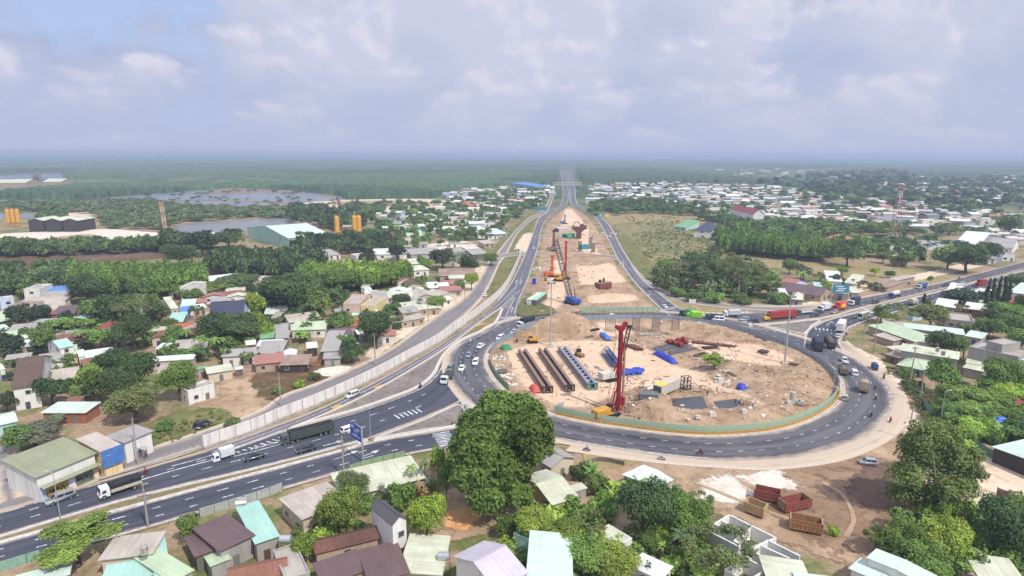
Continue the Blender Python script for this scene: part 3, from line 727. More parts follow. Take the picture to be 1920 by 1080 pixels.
tag(DB.build('debris', [plain((96, 76, 64), .9), plain((60, 56, 54), .8), plain((150, 104, 76), .9), plain((206, 190, 160), .9)]), 'scattered boards rods and offcuts lying about the construction island', 'debris', kind='stuff')
def frame(x, y, x2, y2, gf=None):
 """ground point at pixel (x,y), heading towards pixel (x2,y2), length"""
 gf = gf or (lambda a, c: G(a, c)); p = gf(x, y); q = gf(x2, y2); d = q-p
 return p, math.atan2(d.y, d.x), math.hypot(d.x, d.y)
steel = plain((120, 116, 112), .55, metal=.4); dark = plain((44, 43, 44), .6); rubber = plain((34, 33, 33), .9); rust = plain((124, 84, 66), .85, .35); redp = plain((168, 42, 44), .5); yelp = plain((216, 158, 54), .5, .3)
bluep = plain((48, 84, 168), .5); greenp = plain((76, 148, 108), .6); concp = plain((188, 182, 172), .9, .25); woodp = plain((176, 150, 116), .9); glass = plain((40, 52, 62), .12, .05, spec=.6)
whitep = plain((226, 226, 222), .5, .12); blackp = plain((40, 40, 44), .5)
def lattice(b, a, c, w, n, m=0, r=.07):
 a = Vector(a); c = Vector(c); d = (c-a).normalized(); u = d.orthogonal().normalized()*w/2; v = d.cross(u).normalized()*w/2
 cs = [u+v, u-v, -u-v, -u+v]
 for q in cs: b.cyl(a+q, c+q, r, r, 4, m)
 for i in range(n):
  p0 = a.lerp(c, i/n); p1 = a.lerp(c, (i+1)/n)
  for k in range(4): b.cyl(p0+cs[k], p1+cs[(k+1) % 4], r*.65, r*.65, 3, m, False)
def tracks(par, L, W, h=.9, gauge=2.6):
 for s in (-1, 1):
  b = MB(); y0 = s*gauge/2-W/2; y1 = s*gauge/2+W/2
  pr = [(-L/2+h*.4, 0), (L/2-h*.4, 0), (L/2, h*.45), (L/2-h*.3, h), (-L/2+h*.3, h), (-L/2, h*.45)]
  b.prism(pr, y0, y1)
  for i in range(int(L/.5)): b.box((-L/2+.4+i*.5, s*gauge/2, h+.01), (.18, W+.06, .07))
  b.build('track', rubber, par)
def excavator(name, loc, rz, paint, label, s=1.0, cat='excavator', arm=1.0):
 r = empty(name, loc, rz); r.scale = (s, s, s); tag(r, label, cat)
 tracks(r, 4.2, .6, .85, 2.4)
 b = MB(); b.hexa([(-2.2, -1.3, 1.0), (1.3, -1.3, 1.0), (1.3, 1.3, 1.0), (-2.2, 1.3, 1.0)], [(-2.1, -1.25, 2.1), (1.2, -1.25, 1.9), (1.2, 1.25, 1.9), (-2.1, 1.25, 2.1)]); b.box((-1.9, 0, 1.7), (.8, 2.5, 1.2)); b.cyl((0, 0, .8), (0, 0, 1.05), .8, .8, 10)
 b.build('body', paint, r)
 b = MB(); b.box((.6, .75, 2.4), (1.5, 1.0, 1.4), 0, 0, .85); b.build('cab', paint, r); b = MB(); b.box((.62, .75, 2.55), (1.54, 1.04, .75), 0, 0, .93); b.build('window', glass, r)
 b = MB(); P = [(1.0, 0, 1.8), (2.8*arm, 0, 4.3*arm), (5.0*arm, 0, 4.4*arm)]
 for p, q in zip(P[:-1], P[1:]): b.bar(p, q, .42)
 b.cyl((1.2, .3, 1.7), (2.7*arm, .25, 3.6*arm), .12, .08, 6); b.build('boom', paint, r)
 b = MB(); b.bar((5.0*arm, 0, 4.5*arm), (6.1*arm, 0, 1.6), .3); b.build('arm', paint, r)
 b = MB(); b.hexa([(5.6*arm, -.5, .3), (6.6*arm, -.5, .3), (6.6*arm, .5, .3), (5.6*arm, .5, .3)], [(5.8*arm, -.5, 1.5), (6.4*arm, -.5, 1.6), (6.4*arm, .5, 1.6), (5.8*arm, .5, 1.5)]); b.build('bucket', rust, r)
 return r
def piling_rig(loc, rz, H, label, body=yelp, mast=plain((140, 32, 40), .5), kelly=True, lean=0.0, name='piling_rig'):
 r = empty(name, loc, rz); tag(r, label, 'piling rig')
 tracks(r, 5.6, .8, 1.0, 3.2)
 b = MB(); b.box((-2.6, 0, 2.0), (4.8, 2.6, 1.7)); b.box((-4.6, 0, 2.0), (1.0, 2.7, 1.3)); b.cyl((0, 0, .9), (0, 0, 1.1), 1.1, 1.1, 10); b.build('body', body, r)
 b = MB(); b.box((.9, 1.0, 2.2), (1.6, 1.0, 1.7)); b.box((.95, 1.0, 2.45), (1.66, 1.05, .8)); b.build('cab', blackp, r)
 b = MB(); mx = 3.3
 b.box((mx, 0, H*.5+.4), (.85, .8, H-1.2)); b.box((mx+.3, 0, H*.5), (.25, 1.0, H-4)); b.build('mast', mast, r)
 b = MB(); b.hexa([(mx-.6, -.5, H-1.2), (mx+.6, -.5, H-1.2), (mx+.6, .5, H-1.2), (mx-.6, .5, H-1.2)], [(mx-1.9, -.5, H+.1), (mx+1.9, -.5, H+.5), (mx+1.9, .5, H+.5), (mx-1.9, .5, H+.1)])
 b.cyl((mx+1.5, -.3, H+.5), (mx+1.5, .3, H+.5), .7, .7, 10); b.cyl((mx-1.5, -.3, H+.2), (mx-1.5, .3, H+.2), .5, .5, 10); b.build('mast_head', mast, r)
 b = MB()
 for s in (-.7, .7):
  b.bar((1.6, s*.8, 2.4), (2.5, s*.7, 6.4), .26); b.bar((2.5, s*.7, 6.4), (mx, s*.4, 7.0), .26); b.bar((1.8, s*.8, 2.2), (mx, s*.4, 4.2), .28)
  b.cyl((.7, s*.7, 2.8), (mx-.3, s*.5, 10.5), .11, .09, 6)
 b.build('support_arm', mast, r)
 b = MB(); b.box((mx+.2, 0, 4.0), (1.0, 1.2, 2.6)); b.box((mx+1.2, 0, 3.2), (1.6, 1.2, 1.0)); b.cyl((mx+1.7, 0, 2.4), (mx+1.7, 0, 4.6), .65, .65, 10); b.build('rotary_drive', mast, r)
 if kelly:
  b = MB(); b.cyl((mx+1.7, 0, .1), (mx+1.7, 0, H*.72), .33, .33, 10); b.cyl((mx+1.7, 0, H*.72), (mx+1.7, 0, H), .06, .06, 5); b.build('kelly_bar', plain((176, 140, 110), .7), r)
 b = MB()
 for s in (-.25, .25): b.cyl((-.6, s, 3.0), (mx-1.5, s, H), .04, .04, 4)
 b.build('hoist_rope', dark, r)
 return r
p = I(1141, 781); q = G(1162, 776); H = (776-612)*mpp(G(1162, 776))*1.03
piling_rig(p, math.atan2(q.y-p.y, q.x-p.x)-.0, H, 'tall red masted piling rig with yellow body at the front edge of the island')
p = I(1146, 712)
r2 = empty('piling_rig', p, R(25)); tag(r2, 'smaller piling rig with white body and red arms behind the tall red mast', 'piling rig'); tracks(r2, 5.4, .8, 1, 3.2)
b = MB(); b.box((-1.8, 0, 1.9), (4.6, 2.8, 1.8)); b.box((-3.6, .2, 2.5), (1.2, 2.2, .8)); b.build('body', plain((206, 200, 190), .7), r2)
b = MB(); b.bar((1, -.7, 1.6), (3, -.5, 6.5), .4); b.bar((1, .7, 1.6), (3, .5, 6.5), .4); b.bar((3, 0, 6.5), (4.6, 0, 11.5), .55); b.box((3, 0, 4), (1.2, 1.6, 2.4)); b.build('support_arm', redp, r2)
b = MB(); lattice(b, (3.6, 0, 6), (6.0, 0, 16.5), 1.0, 8, 0, .14); b.box((6.1, 0, 16.7), (1.4, 1.2, .7)); b.build('boom', blackp, r2)
excavator('excavator', I(998, 642), R(182), yelp, 'orange excavator with its arm lowered beside the earth bank on the island', .95)
r = empty('road_roller', I(1086, 668), R(-60)); tag(r, 'small yellow compaction roller parked on the sand beside the girder forms', 'roller')
b = MB(); b.cyl((1.4, -.9, .7), (1.4, .9, .7), .7, .7, 14); b.build('drum', steel, r); b = MB(); b.box((-.6, 0, 1.1), (2.0, 1.5, .9)); b.box((.8, 0, .9), (1.5, 1.9, .3)); b.build('body', yelp, r); b = MB(); b.box((-.3, 0, 2.0), (1.3, 1.4, 1.4), 0, 0, .85); b.build('cab', dark, r)
b = MB(); [b.cyl((-1.1, s*.6, .55), (-1.1, s*.95, .55), .55, .55, 12) for s in (-1, 1)]; b.build('wheel', rubber, r)
def girder_form(x, y, x2, y2, label, floor, endm, ribs=False):
 p, rz, L = frame(x, y, x2, y2, I); r = empty('girder_form', p, rz); r.location.z = .15; tag(r, label, 'girder form')
 b = MB(); b.box((L/2, 0, .25), (L, 3.2, .5)); b.build('base', concp, r)
 for s in (-1, 1):
  b = MB(); b.hexa([(0, s*.75, .5), (L, s*.75, .5), (L, s*1.35, .5), (0, s*1.35, .5)][::s], [(0, s*.55, 2.1), (L, s*.55, 2.1), (L, s*1.5, 2.1), (0, s*1.5, 2.1)][::s])
  for i in range(int(L/1.6)): b.bar((.4+i*1.6, s*1.9, .1), (.4+i*1.6, s*1.45, 1.9), .1)
  b.build('side_form', plain((150, 124, 110), .85, .35) if not ribs else plain((150, 146, 158), .8, .3), r)
 b = MB(); b.box((L/2, 0, .95), (L-.4, 1.5, .5)); b.build('trough', floor, r)
 b = MB(); x_ = L+.12
 for a, c in (((x_, -1.5, .3), (x_, 1.5, .3)), ((x_, -1.5, 2.2), (x_, 1.5, 2.2)), ((x_, -1.5, .2), (x_, -1.5, 2.3)), ((x_, 1.5, .2), (x_, 1.5, 2.3)), ((x_, -.6, .2), (x_, -.6, 2.2)), ((x_, .6, .2), (x_, .6, 2.2))): b.bar(a, c, .2)
 b.build('end_frame', endm, r)
 if ribs:
  n_ = 13
  for i in range(n_): b = MB(); b.box((1+i*(L-2)/(n_-1), 0, 1.75), (.55, 2.9, .12)); b.build('tie_plate', plain((186, 182, 190), .7), r)
  for s in (-1, 1):
   for i in range(n_): b = MB(); b.bar((1+i*(L-2)/(n_-1), s*1.5, 2.0), (1+i*(L-2)/(n_-1), s*2.1, 2.0), .1); b.bar((1+i*(L-2)/(n_-1), s*2.1, 2.0), (1+i*(L-2)/(n_-1), s*2.1, 2.9), .1); b.build('guard_post', steel, r)
girder_form(979, 664, 1027, 737, 'leftmost long rusty girder form with reddish brown trough', plain((84, 46, 36), .8), dark)
girder_form(1017, 662, 1068, 734, 'middle long girder form with dark grey trough', plain((66, 62, 60), .8), dark)
girder_form(1054, 659, 1111, 731, 'right girder form with blue trough, white tie plates and green end frame', plain((44, 42, 104), .7), plain((48, 140, 100), .6), True)
tarpb = plain((62, 78, 190), .55, .3); tarplt = plain((70, 120, 196), .55, .2)
p, rz, L = frame(1136, 664, 1156, 690, I); r = empty('reinforcement_cage', p, rz); tag(r, 'blue painted round reinforcement cages bundled beside the piling rigs', 'rebar cage')
for k, (yy, zz) in enumerate(((-.9, .9), (.9, .9), (0, 2.3))):
 b = MB()
 for i in range(10): a = 6.28*i/10; b.cyl((0, yy+.85*math.cos(a), zz+.85*math.sin(a)), (L, yy+.85*math.cos(a), zz+.85*math.sin(a)), .07, .07, 4)
 for i in range(12):
  c = [(L*i/11, yy+.85*math.cos(6.28*j/10), zz+.85*math.sin(6.28*j/10)) for j in range(11)]; b.tube(c, .06, 4)
 b.build('cage', plain((46, 84, 150), .6), r)
def sheet(name, x, y, x2, y2, w, h, mat, label, cat='tarpaulin', lump=.25):
 p, rz, L = frame(x, y, x2, y2, I); V = []; n1, n2 = max(6, int(L/.6)), 9
 for i in range(n1+1):
  for j in range(n2+1):
   u = i/n1; v = j/n2*2-1; e = min(u*6, (1-u)*6, 1); z = h*(1-abs(v)**4)*(.25+.75*e)+random.uniform(-lump, lump)*h*.5*(abs(v) < .9)
   V.append((u*L, v*w/2, max(z, 0)))
 F = [(i*(n2+1)+j, (i+1)*(n2+1)+j, (i+1)*(n2+1)+j+1, i*(n2+1)+j+1) for i in range(n1) for j in range(n2)]
 o = link(name, np_mesh(name, V, F, mat, smooth=True), None, p, rz); tag(o, label, cat); return o
sheet('tarpaulin', 1228, 663, 1266, 683, 2.6, 1.8, tarpb, 'long ultramarine tarpaulin over a stack of steel beams')
r = empty('barrel_stack', I(1165, 706), R(12)); tag(r, 'row of sky blue barrels under a crumpled ultramarine tarpaulin', 'barrels')
for i in range(4): b = MB(); b.cyl((i*2.1, 0, .8), (i*2.1, 2.2, .8), .85, .85, 12); b.build('barrel', tarplt, r)
V = [(x*.9-1.2, y*.75-.4, 1.75+.35*math.sin(x*1.3+y)+random.uniform(-.15, .15)-(.5 if y == 0 else 0)) for x in range(11) for y in range(5)]
link('cover', np_mesh('cover', V, [(i*5+j, i*5+5+j, i*5+6+j, i*5+j+1) for i in range(10) for j in range(4)], tarpb, smooth=True), r)
sheet('tarpaulin', 1128, 626, 1141, 640, 2.4, 1.2, tarplt, 'pale blue sheet beside a dark pipe near the earth bank')
sheet('tarpaulin', 1384, 731, 1397, 727, 3.2, 1.8, tarpb, 'crumpled ultramarine tarpaulin heap on the rough ground right of the pits')
sheet('tarpaulin', 998, 727, 1008, 738, 2.6, 1.6, plain((206, 96, 84), .7), 'salmon red sheet beside the leftmost girder form')
sheet('net_heap', 941, 656, 956, 653, 4.2, 1.6, plain((64, 150, 108), .8, .4), 'heap of green safety net by the island fence', 'net')
for i, (x, y) in enumerate([(1256, 645), (1266, 648), (1275, 651), (1284, 646), (1271, 643), (1280, 641)]):
 r = empty('steel_casing', I(x, y), R(20+i*9)); tag(r, 'red steel casing ring in the heap behind the blue tarpaulin', 'casing', 'red casings heaped on the island')
 b = MB(); b.cyl((-1.1, 0, .95), (1.1, 0, .95), .95, .95, 14, 0, False); b.cyl((1.0, 0, .95), (1.02, 0, .95), .94, .94, 14); b.cyl((-1.0, 0, .95), (-1.02, 0, .95), .94, .94, 14); b.build('shell', plain((140, 52, 48), .7, .3), r)
 for s in (-1, 1): b = MB(); b.box((s*1.05, 0, .95), (.12, 2.1, .25)); b.build('rim', plain((112, 44, 42), .7, .3), r)
def beams(name, x, y, x2, y2, n_, gap, w, h, mat, label, cat, wild=0.0):
 p, rz, L = frame(x, y, x2, y2, I); r = empty(name, p, rz); tag(r, label, cat)
 for i in range(n_):
  b = MB(); a = random.uniform(-wild, wild); l = L*random.uniform(.75, 1); x0 = random.uniform(0, L-l); yy = (i-n_/2)*gap; z = h/2+.1+(i % 2)*wild*h
  dx, dy = l*math.cos(a), l*math.sin(a); px, py = -math.sin(a)*w/2, math.cos(a)*w/2
  for z0, z1, ww in ((z-h/2, z-h/2+.08, 1), (z+h/2-.08, z+h/2, 1), (z-h/2+.08, z+h/2-.08, .25)):
   q = [(x0-px*ww, yy-py*ww), (x0+dx-px*ww, yy+dy-py*ww), (x0+dx+px*ww, yy+dy+py*ww), (x0+px*ww, yy+py*ww)]
   b.hexa([(*k, z0) for k in q], [(*k, z1) for k in q])
  b.build('beam', mat, r)
rebar = plain((110, 112, 116), .7, .3)
beams('rebar_bundle', 1226, 657, 1290, 645, 9, .55, .3, .3, rebar, 'grey reinforcement bundles lying behind the blue tarpaulin', 'rebar', .06)
beams('rebar_bundle', 1250, 664, 1302, 653, 6, .5, .3, .3, rebar, 'short grey reinforcement bundle beside a scrap heap', 'rebar', .08)
beams('steel_beams', 1176, 648, 1208, 658, 5, .6, .5, .6, rust, 'rusty steel beams behind the tall piling rig', 'steel beams', .1)
beams('steel_beams', 1290, 641, 1388, 648, 4, .6, .5, .5, rust, 'long rusty beams pointing right from the red casings', 'steel beams', .03)
beams('steel_beams', 1315, 654, 1346, 650, 4, .6, .4, .5, plain((84, 70, 64), .8), 'short dark beams right of the reinforcement bundles', 'steel beams', .15)
beams('steel_beams', 1414, 633, 1432, 640, 5, .7, .6, .6, plain((86, 72, 66), .8), 'dark sheet piles lying at the far right fence', 'steel beams', .05)
beams('steel_beams', 1424, 658, 1440, 664, 4, .7, .5, .5, plain((96, 84, 76), .8), 'small stack of sheet piles right of the fallen branches', 'steel beams', .1)
beams('steel_beams', 1472, 680, 1497, 686, 4, .5, .5, .4, rust, 'brown steel sections at the foot of the right light mast', 'steel beams', .04)
beams('timber_stack', 1298, 668, 1326, 662, 3, .7, .25, .25, dark, 'dark poles thrown on the sand near the lone island tree', 'timber', .3)
beams('timber_stack', 931, 697, 951, 697, 6, .6, .6, .35, plain((104, 96, 92), .9), 'grey planks stacked beside the white rubble', 'timber', .02)
beams('steel_beams', 1104, 622, 1122, 634, 2, .7, .6, .6, dark, 'dark pipe lying on the earth bank behind the girder forms', 'pipe', .02)
beams('steel_beams', 1195, 628, 1240, 618, 3, .8, .5, .4, concp, 'pale steel sections below the column cages', 'steel beams', .12)
for x, y in [(1144, 622), (1192, 620), (1229, 619), (1266, 619)]:
 p = I(x, y); w_ = (13 if x != 1144 else 18)*mpp(p); h_ = 24*mpp(p)*1.05; b = MB()
 for sx_ in np.linspace(-.5, .5, 6):
  for sy in (-.25, .25): b.cyl((sx_*w_, sy*w_, 0), (sx_*w_, sy*w_, h_), .05, .05, 4)
 for s in (-.5, .5): b.cyl((s*w_, 0, 0), (s*w_, 0, h_), .07, .07, 4)
 for k in range(12):
  z = h_*(k+.5)/12; c = [(-.5*w_, -.25*w_, z), (.5*w_, -.25*w_, z), (.5*w_, .25*w_, z), (-.5*w_, .25*w_, z), (-.5*w_, -.25*w_, z)]; b.tube(c, .035, 3)
 o = b.build('column_cage', plain((124, 114, 106), .8), None, loc=p)
 tag(o, 'widest upright reinforcement cage for a bridge column, leftmost of the row' if x == 1144 else 'narrow upright reinforcement cage for a bridge column along the far fence', 'rebar cage', 'column cages standing on the island')
def container(x, y, x2, y2, h, w, mat, label, roofm=None, gf=I, cat='container', name='shipping_container', doors=True):
 p, rz, L = frame(x, y, x2, y2, gf); r = empty(name, p, rz); tag(r, label, cat)
 b = MB(); b.box((L/2, w/2, h/2), (L, w, h))
 for i in range(int(L/.5)): b.box((.25+i*.5, -.03, h/2), (.22, .06, h-.3)); b.box((.25+i*.5, w+.03, h/2), (.22, .06, h-.3))
 b.build('body', mat, r)
 b = MB(); b.box((L/2, w/2, h+.06), (L+.2, w+.2, .12)); b.build('roof', roofm or mat, r)
 if doors: b = MB(); b.box((-.04, w*.5, h*.48), (.08, w*.85, h*.88)); b.build('door', plain((70, 96, 90), .6), r)
 return r
container(1199, 757, 1234, 748, 2.6, 2.6, plain((116, 116, 120), .7, .3), 'dark grey container with white lettering near the pit', None)
b = MB()
for i in range(3): b.box((2.2+i*.95, -.09, 1.3), (.5, .04, .16)); b.box((2.2+i*.95, -.09, 1.6), (.14, .04, .5))
for o in list(SC.objects):
 if o.name == 'shipping_container': b.build('lettering', whitep, o)
container(1240, 743, 1274, 737, 2.7, 2.8, plain((212, 206, 194), .8, .25), 'off white site hut with yellow roof patch and green end', plain((200, 190, 170), .8))
b = MB(); b.box((1.9, 1.4, 2.86), (3.0, 2.9, .1), 0, 0); [b.build('roof', plain((220, 200, 84), .7), o) for o in SC.objects if o.name == 'shipping_container.001']
r = empty('formwork_frame', I(1281, 732), R(15)); tag(r, 'dark open steel formwork frame beside the site hut', 'formwork')
b = MB()
for x in (0, 1.2, 2.4):
 for y in (0, 1.6): b.bar((x, y, 0), (x, y, 4), .16)
for z in (.2, 1.4, 2.7, 4): b.tube([(0, 0, z), (2.4, 0, z), (2.4, 1.6, z), (0, 1.6, z), (0, 0, z)], .1, 4)
b.build('frame', dark, r); b = MB(); b.box((1.2, .8, 1.5), (2.2, 1.4, .12)); b.build('platform', concp, r)
for x, y, x2, y2, lb in [(1206, 727, 1238, 724, 'longest white concrete pile lying behind the site hut'), (1212, 733, 1228, 731, 'short white concrete pile left of the site hut'), (1225, 720, 1236, 718, 'white pipe lying furthest from the site hut')]:
 p, rz, L = frame(x, y, x2, y2, I); b = MB(); b.cyl((0, 0, .5), (L, 0, .5), .5, .5, 12); b.cyl((L, 0, .5), (L+.02, 0, .5), .3, .3, 10); o = b.build('concrete_pile', plain((214, 204, 188), .9), None, loc=p); o.rotation_euler.z = rz; tag(o, lb, 'pile')
r = empty('concrete_pile', I(1485, 756)); tag(r, 'stub of a round concrete pile on broken blocks at the right of the island', 'pile')
b = MB(); b.cyl((0, 0, 0), (0, 0, 3.4), .75, .75, 12); b.build('shaft', concp, r); b = MB(); [b.box((x, y, .5), (1.6, 1.1, 1.0), 0, a) for x, y, a in ((-1.2, -.8, .3), (1.6, -.2, .9), (2.3, -.6, -.4))]; b.build('block', concp, r)
for x, y, s, a in [(1350, 716, 1.5, .4), (1363, 722, 1.3, 1.0), (1335, 780, 1.3, .2), (1308, 784, .9, .2), (1395, 774, 1.2, .3), (1405, 612, 1.6, .5)]:
 b = MB(); b.box((0, 0, s*.4), (s*1.5, s, s*.9), 0, a, .8); b.box((s*.6, s*.3, s*.25), (s*.7, s*.7, s*.6), 0, a+.7, .8); o = b.build('concrete_block', plain((206, 200, 192), .9, .25), None, loc=I(x, y)); tag(o, 'broken pale concrete block lying on the rough ground of the island', 'concrete block', 'concrete blocks on the island')
def hoarding(name, pts, h, mat, postm, label, gap=2.5, th=.08, group=None, cat='fence', z0=0.0, posts=True):
 p0 = pts[0]; r = empty(name, p0); tag(r, label, cat, group); L = [q-p0 for q in pts]
 b = MB(); ledge(b, L, th, z0, h, seg=1.2); b.build('panel', mat, r)
 if posts:
  for q in resample(L, step=gap)[:98]: b = MB(); b.box((q.x, q.y, h/2+.05), (.14, .14, h+.1)); b.build('post', postm, r)
 return r
galv = plain((150, 166, 182), .45, .15, metal=.2); hgreen = plain((160, 182, 158), .7, .12); hgreen2 = plain((112, 150, 120), .7, .2)
a0, a1 = ang(917, 664), ang(1577, 727)
def arc(a, c, off, n_=120):
 if c > a: c -= 2*math.pi
 return ringarc(a, c, off, n_)
hoarding('site_fence', arc(a0, a1, -.6, 160), 2.1, galv, steel, 'pale blue grey sheet fence round the far side of the island', 3.0)
hoarding('site_fence', arc(ang(1576, 730), ang(1037, 776), -.9, 160)[::-1], 2.3, hgreen, hgreen, 'long pale green hoarding along the near side of the island', 2.8)
hoarding('site_fence', arc(ang(950, 733), ang(918, 676), -.9, 30), 1.9, hgreen2, hgreen2, 'dark green hoarding at the left end of the island', 2.2)
b = MB(); A = arc(ang(1577, 735), ang(1042, 778), -.25, 420)
for i in range(len(A)-1):
 d = (A[i+1]-A[i]); L = d.length; b.box(tuple((A[i]+A[i+1])/2+Vector((0, 0, .55))), (L*1.0, .3, .7), i % 2, math.atan2(d.y, d.x))
o = b.build('striped_barrier', [yelp, plain((150, 128, 84), .8)]); tag(o, 'yellow striped barrier row at the foot of the pale green hoarding', 'barrier')
o = b = None
hoarding('site_fence', curve([(1088, 586), (1160, 585.5), (1234, 584.5)]), 2.4, hgreen, hgreen2, 'straight pale green hoarding closing the northern works', 2.4)
b = MB(); A = curve([(1086, 588), (1160, 587.5), (1236, 586)])
for i, q in enumerate(resample(A, step=1.1)): b.box((q.x, q.y, .4), (.95, .4, .8), i % 2)
tag(b.build('striped_barrier', [yelp, concp]), 'broken yellow and white barrier row before the northern hoarding', 'barrier')
b = MB(); A = curve([(1306, 588), (1360, 590), (1400, 588)])
for q in resample(A, step=2.2): b.box((q.x, q.y, .45), (1.2, .5, .9))
tag(b.build('traffic_barrier', whitep), 'dotted row of white plastic barriers at the eastern exit', 'barrier')
hoarding('guard_fence', curve([(1390, 585), (1440, 589), (1480, 587), (1550, 574)]), 1.1, plain((196, 186, 174), .7), concp, 'low pale barrier with posts along the eastern exit', 3)
r = empty('notice_board', G(1050, 770)); tag(r, 'white notice board on the left end of the green hoarding', 'sign'); b = MB(); b.box((0, -.9, 1.5), (1.7, .08, 2.0)); b.build('board', plain((206, 204, 222), .6), r); b = MB(); [b.box((0, -.96, 2.1-i*.35), (1.2, .03, .12)) for i in range(5)]; b.build('lettering', plain((120, 120, 150), .6), r)
def crawler_crane(loc, rz, tip, body, boomm, label):
 r = empty('crawler_crane', loc, rz); tag(r, label, 'crane'); tracks(r, 6.4, 1.0, 1.2, 4.2)
 b = MB(); b.box((-1.6, 0, 2.3), (6.2, 3.0, 1.9)); b.box((-4.9, 0, 2.4), (1.2, 3.6, 1.6)); b.build('body', body, r); b = MB(); b.box((1.6, 1.7, 2.4), (1.8, 1.2, 2.0), 0, 0, .85); b.build('cab', body, r)
 M_ = Matrix.Rotation(-rz, 3, 'Z'); t_ = M_ @ (Vector(tip)-Vector(loc))
 b = MB(); lattice(b, (1.2, 0, 2.4), t_, 1.9, 16, 0, .16); b.build('boom', boomm, r)
 b = MB(); b.bar((-3, 0, 3), (-2.2, 0, 7.5), .25); b.cyl((-2.2, 0, 7.5), t_, .06, .06, 4); b.cyl(t_, (t_[0], t_[1], 4), .05, .05, 4); b.build('hoist_rope', dark, r)
 return r
p = NZ(1072, 570); tip = Vector((p.x-12.5, p.y+16, 0)); tip.z = HC+(lambda q: 0)(0)
def lift(px, py, y):
 """world point on the sight line through a pixel at distance y"""
 a = G(px, py, 0) if py > 300 else G(px, py, 0); d = a-Vector((0, 0, HC)); return Vector((0, 0, HC))+d*(y/d.y)
crawler_crane(p, R(115), lift(1041, 449, p.y+9), plain((44, 86, 176), .5), plain((78, 74, 82), .6), 'blue crawler crane with a long dark lattice boom in the northern works')
def mast(name, x, y, top, mat, label, w=1.0, base=None, cat='piling rig'):
 p = NZ(x, y); r = empty(name, p, R(10)); tag(r, label, cat); h = lift(x, top, p.y).z-p.z
 b = MB(); lattice(b, (0, 0, 1), (0, 0, h), w, max(6, int(h/2)), 0, .16); b.box((0, 0, h), (w*2.4, w, .9)); b.build('mast', mat, r)
 tracks(r, 5, .8, 1, 3); b = MB(); b.box((-2.2, 0, 2), (5, 2.8, 1.9)); b.box((-.6, 0, 3.4), (1.6, 2, 1)); b.build('body', base or mat, r)
 b = MB(); b.bar((-1.8, -.8, 2.5), (-.2, -.3, h*.45), .3); b.bar((-1.8, .8, 2.5), (-.2, .3, h*.45), .3); b.build('support_arm', mat, r)
 return r
mast('piling_rig', 1060, 523, 453, plain((196, 48, 48), .5), 'bright red lattice mast rig beside the dark crane boom', .7, yelp)
mast('piling_rig', 1035, 519, 480, plain((206, 84, 62), .6), 'short orange rig on the left of the northern works', 1.0)
mast('piling_rig', 1038, 471, 432, plain((60, 56, 58), .7), 'black mast rig behind the cross road', 1.0, plain((140, 120, 110), .7))
mast('piling_rig', 1059, 420, 404, plain((80, 110, 160), .6), 'small distant blue rig on the sand ramp', .8)
excavator('excavator', NZ(1047, 527), R(185), yelp, 'yellow excavator beside the red lattice mast', 1.2)
excavator('excavator', NZ(1092, 432)+Vector((0, 0, 1)), R(200), plain((110, 84, 60), .7), 'brown excavator on top of the earth fill behind the bridge pier', 1.5)
p = NZ(1085, 447); r = empty('bridge_pier', p, R(2)); tag(r, 'brown formwork of a hammerhead bridge pier in the northern works', 'bridge pier'); k = mpp(p)
pm = plain((116, 74, 70), .8, .3); b = MB(); b.box((0, 0, 3), (9*k, 5*k, 6)); b.build('column', pm, r); b = MB(); b.hexa([(-6*k, -3*k, 5.6), (6*k, -3*k, 5.6), (6*k, 3*k, 5.6), (-6*k, 3*k, 5.6)], [(-12*k, -3*k, 8.4), (12*k, -3*k, 8.4), (12*k, 3*k, 8.4), (-12*k, 3*k, 8.4)]); b.box((0, 0, 9.1), (25*k, 7*k, 1.6)); b.build('pier_cap', pm, r)
for x, y, h_ in [(1087, 472, 20), (1107, 466, 22), (1112, 473, 18)]:
 p = NZ(x, y); k = mpp(p); b = MB(); w_ = 6*k
 for sx_ in np.linspace(-.5, .5, 5):
  for sy in (-.5, .5): b.cyl((sx_*w_, sy*w_, 0), (sx_*w_, sy*w_, h_*k), .13, .13, 4)
 for j in range(7): z = h_*k*(j+.5)/7; b.tube([(-.5*w_, -.5*w_, z), (.5*w_, -.5*w_, z), (.5*w_, .5*w_, z), (-.5*w_, .5*w_, z), (-.5*w_, -.5*w_, z)], .1, 3)
 tag(b.build('column_cage', plain((104, 90, 84), .8), None, loc=p), 'upright grey reinforcement cage near the pier in the northern works', 'rebar cage', 'column cages of the northern works')
container(1091, 468, 1104, 467, 3.2, 4, plain((52, 150, 164), .6), 'turquoise site container between column cages', None, NZ)
container(1064, 447, 1077, 446, 3.2, 6, plain((92, 168, 130), .6), 'light green site container left of the brown pier', None, NZ)
container(1048, 436, 1072, 434, 3.5, 10, plain((206, 196, 186), .8), 'pale sheeted hut on the works beyond the cross road', None, NZ, 'hut', 'site_hut')
container(987, 573, 996, 573.5, 2.9, 17, plain((216, 214, 208), .7), 'white site office with a cream roof beside the left highway', plain((206, 210, 190), .7), NZ, 'site office', 'site_office', False)
container(997.5, 573, 1006, 573.5, 2.7, 17, plain((104, 100, 100), .7), 'site office with pale green roof and dark open front', plain((150, 204, 172), .7), NZ, 'site office', 'site_office', False)
container(998, 533, 1004, 533, 3, 1.8, plain((40, 78, 190), .5), 'bright blue portable toilet behind the site offices', None, NZ, 'toilet', 'portable_toilet')
r = container(1124, 543, 1147, 542, 3, 4, plain((140, 84, 66), .8, .3), 'rust brown slurry tank in the northern works', plain((170, 140, 120), .8), NZ, 'tank', 'slurry_tank', False)
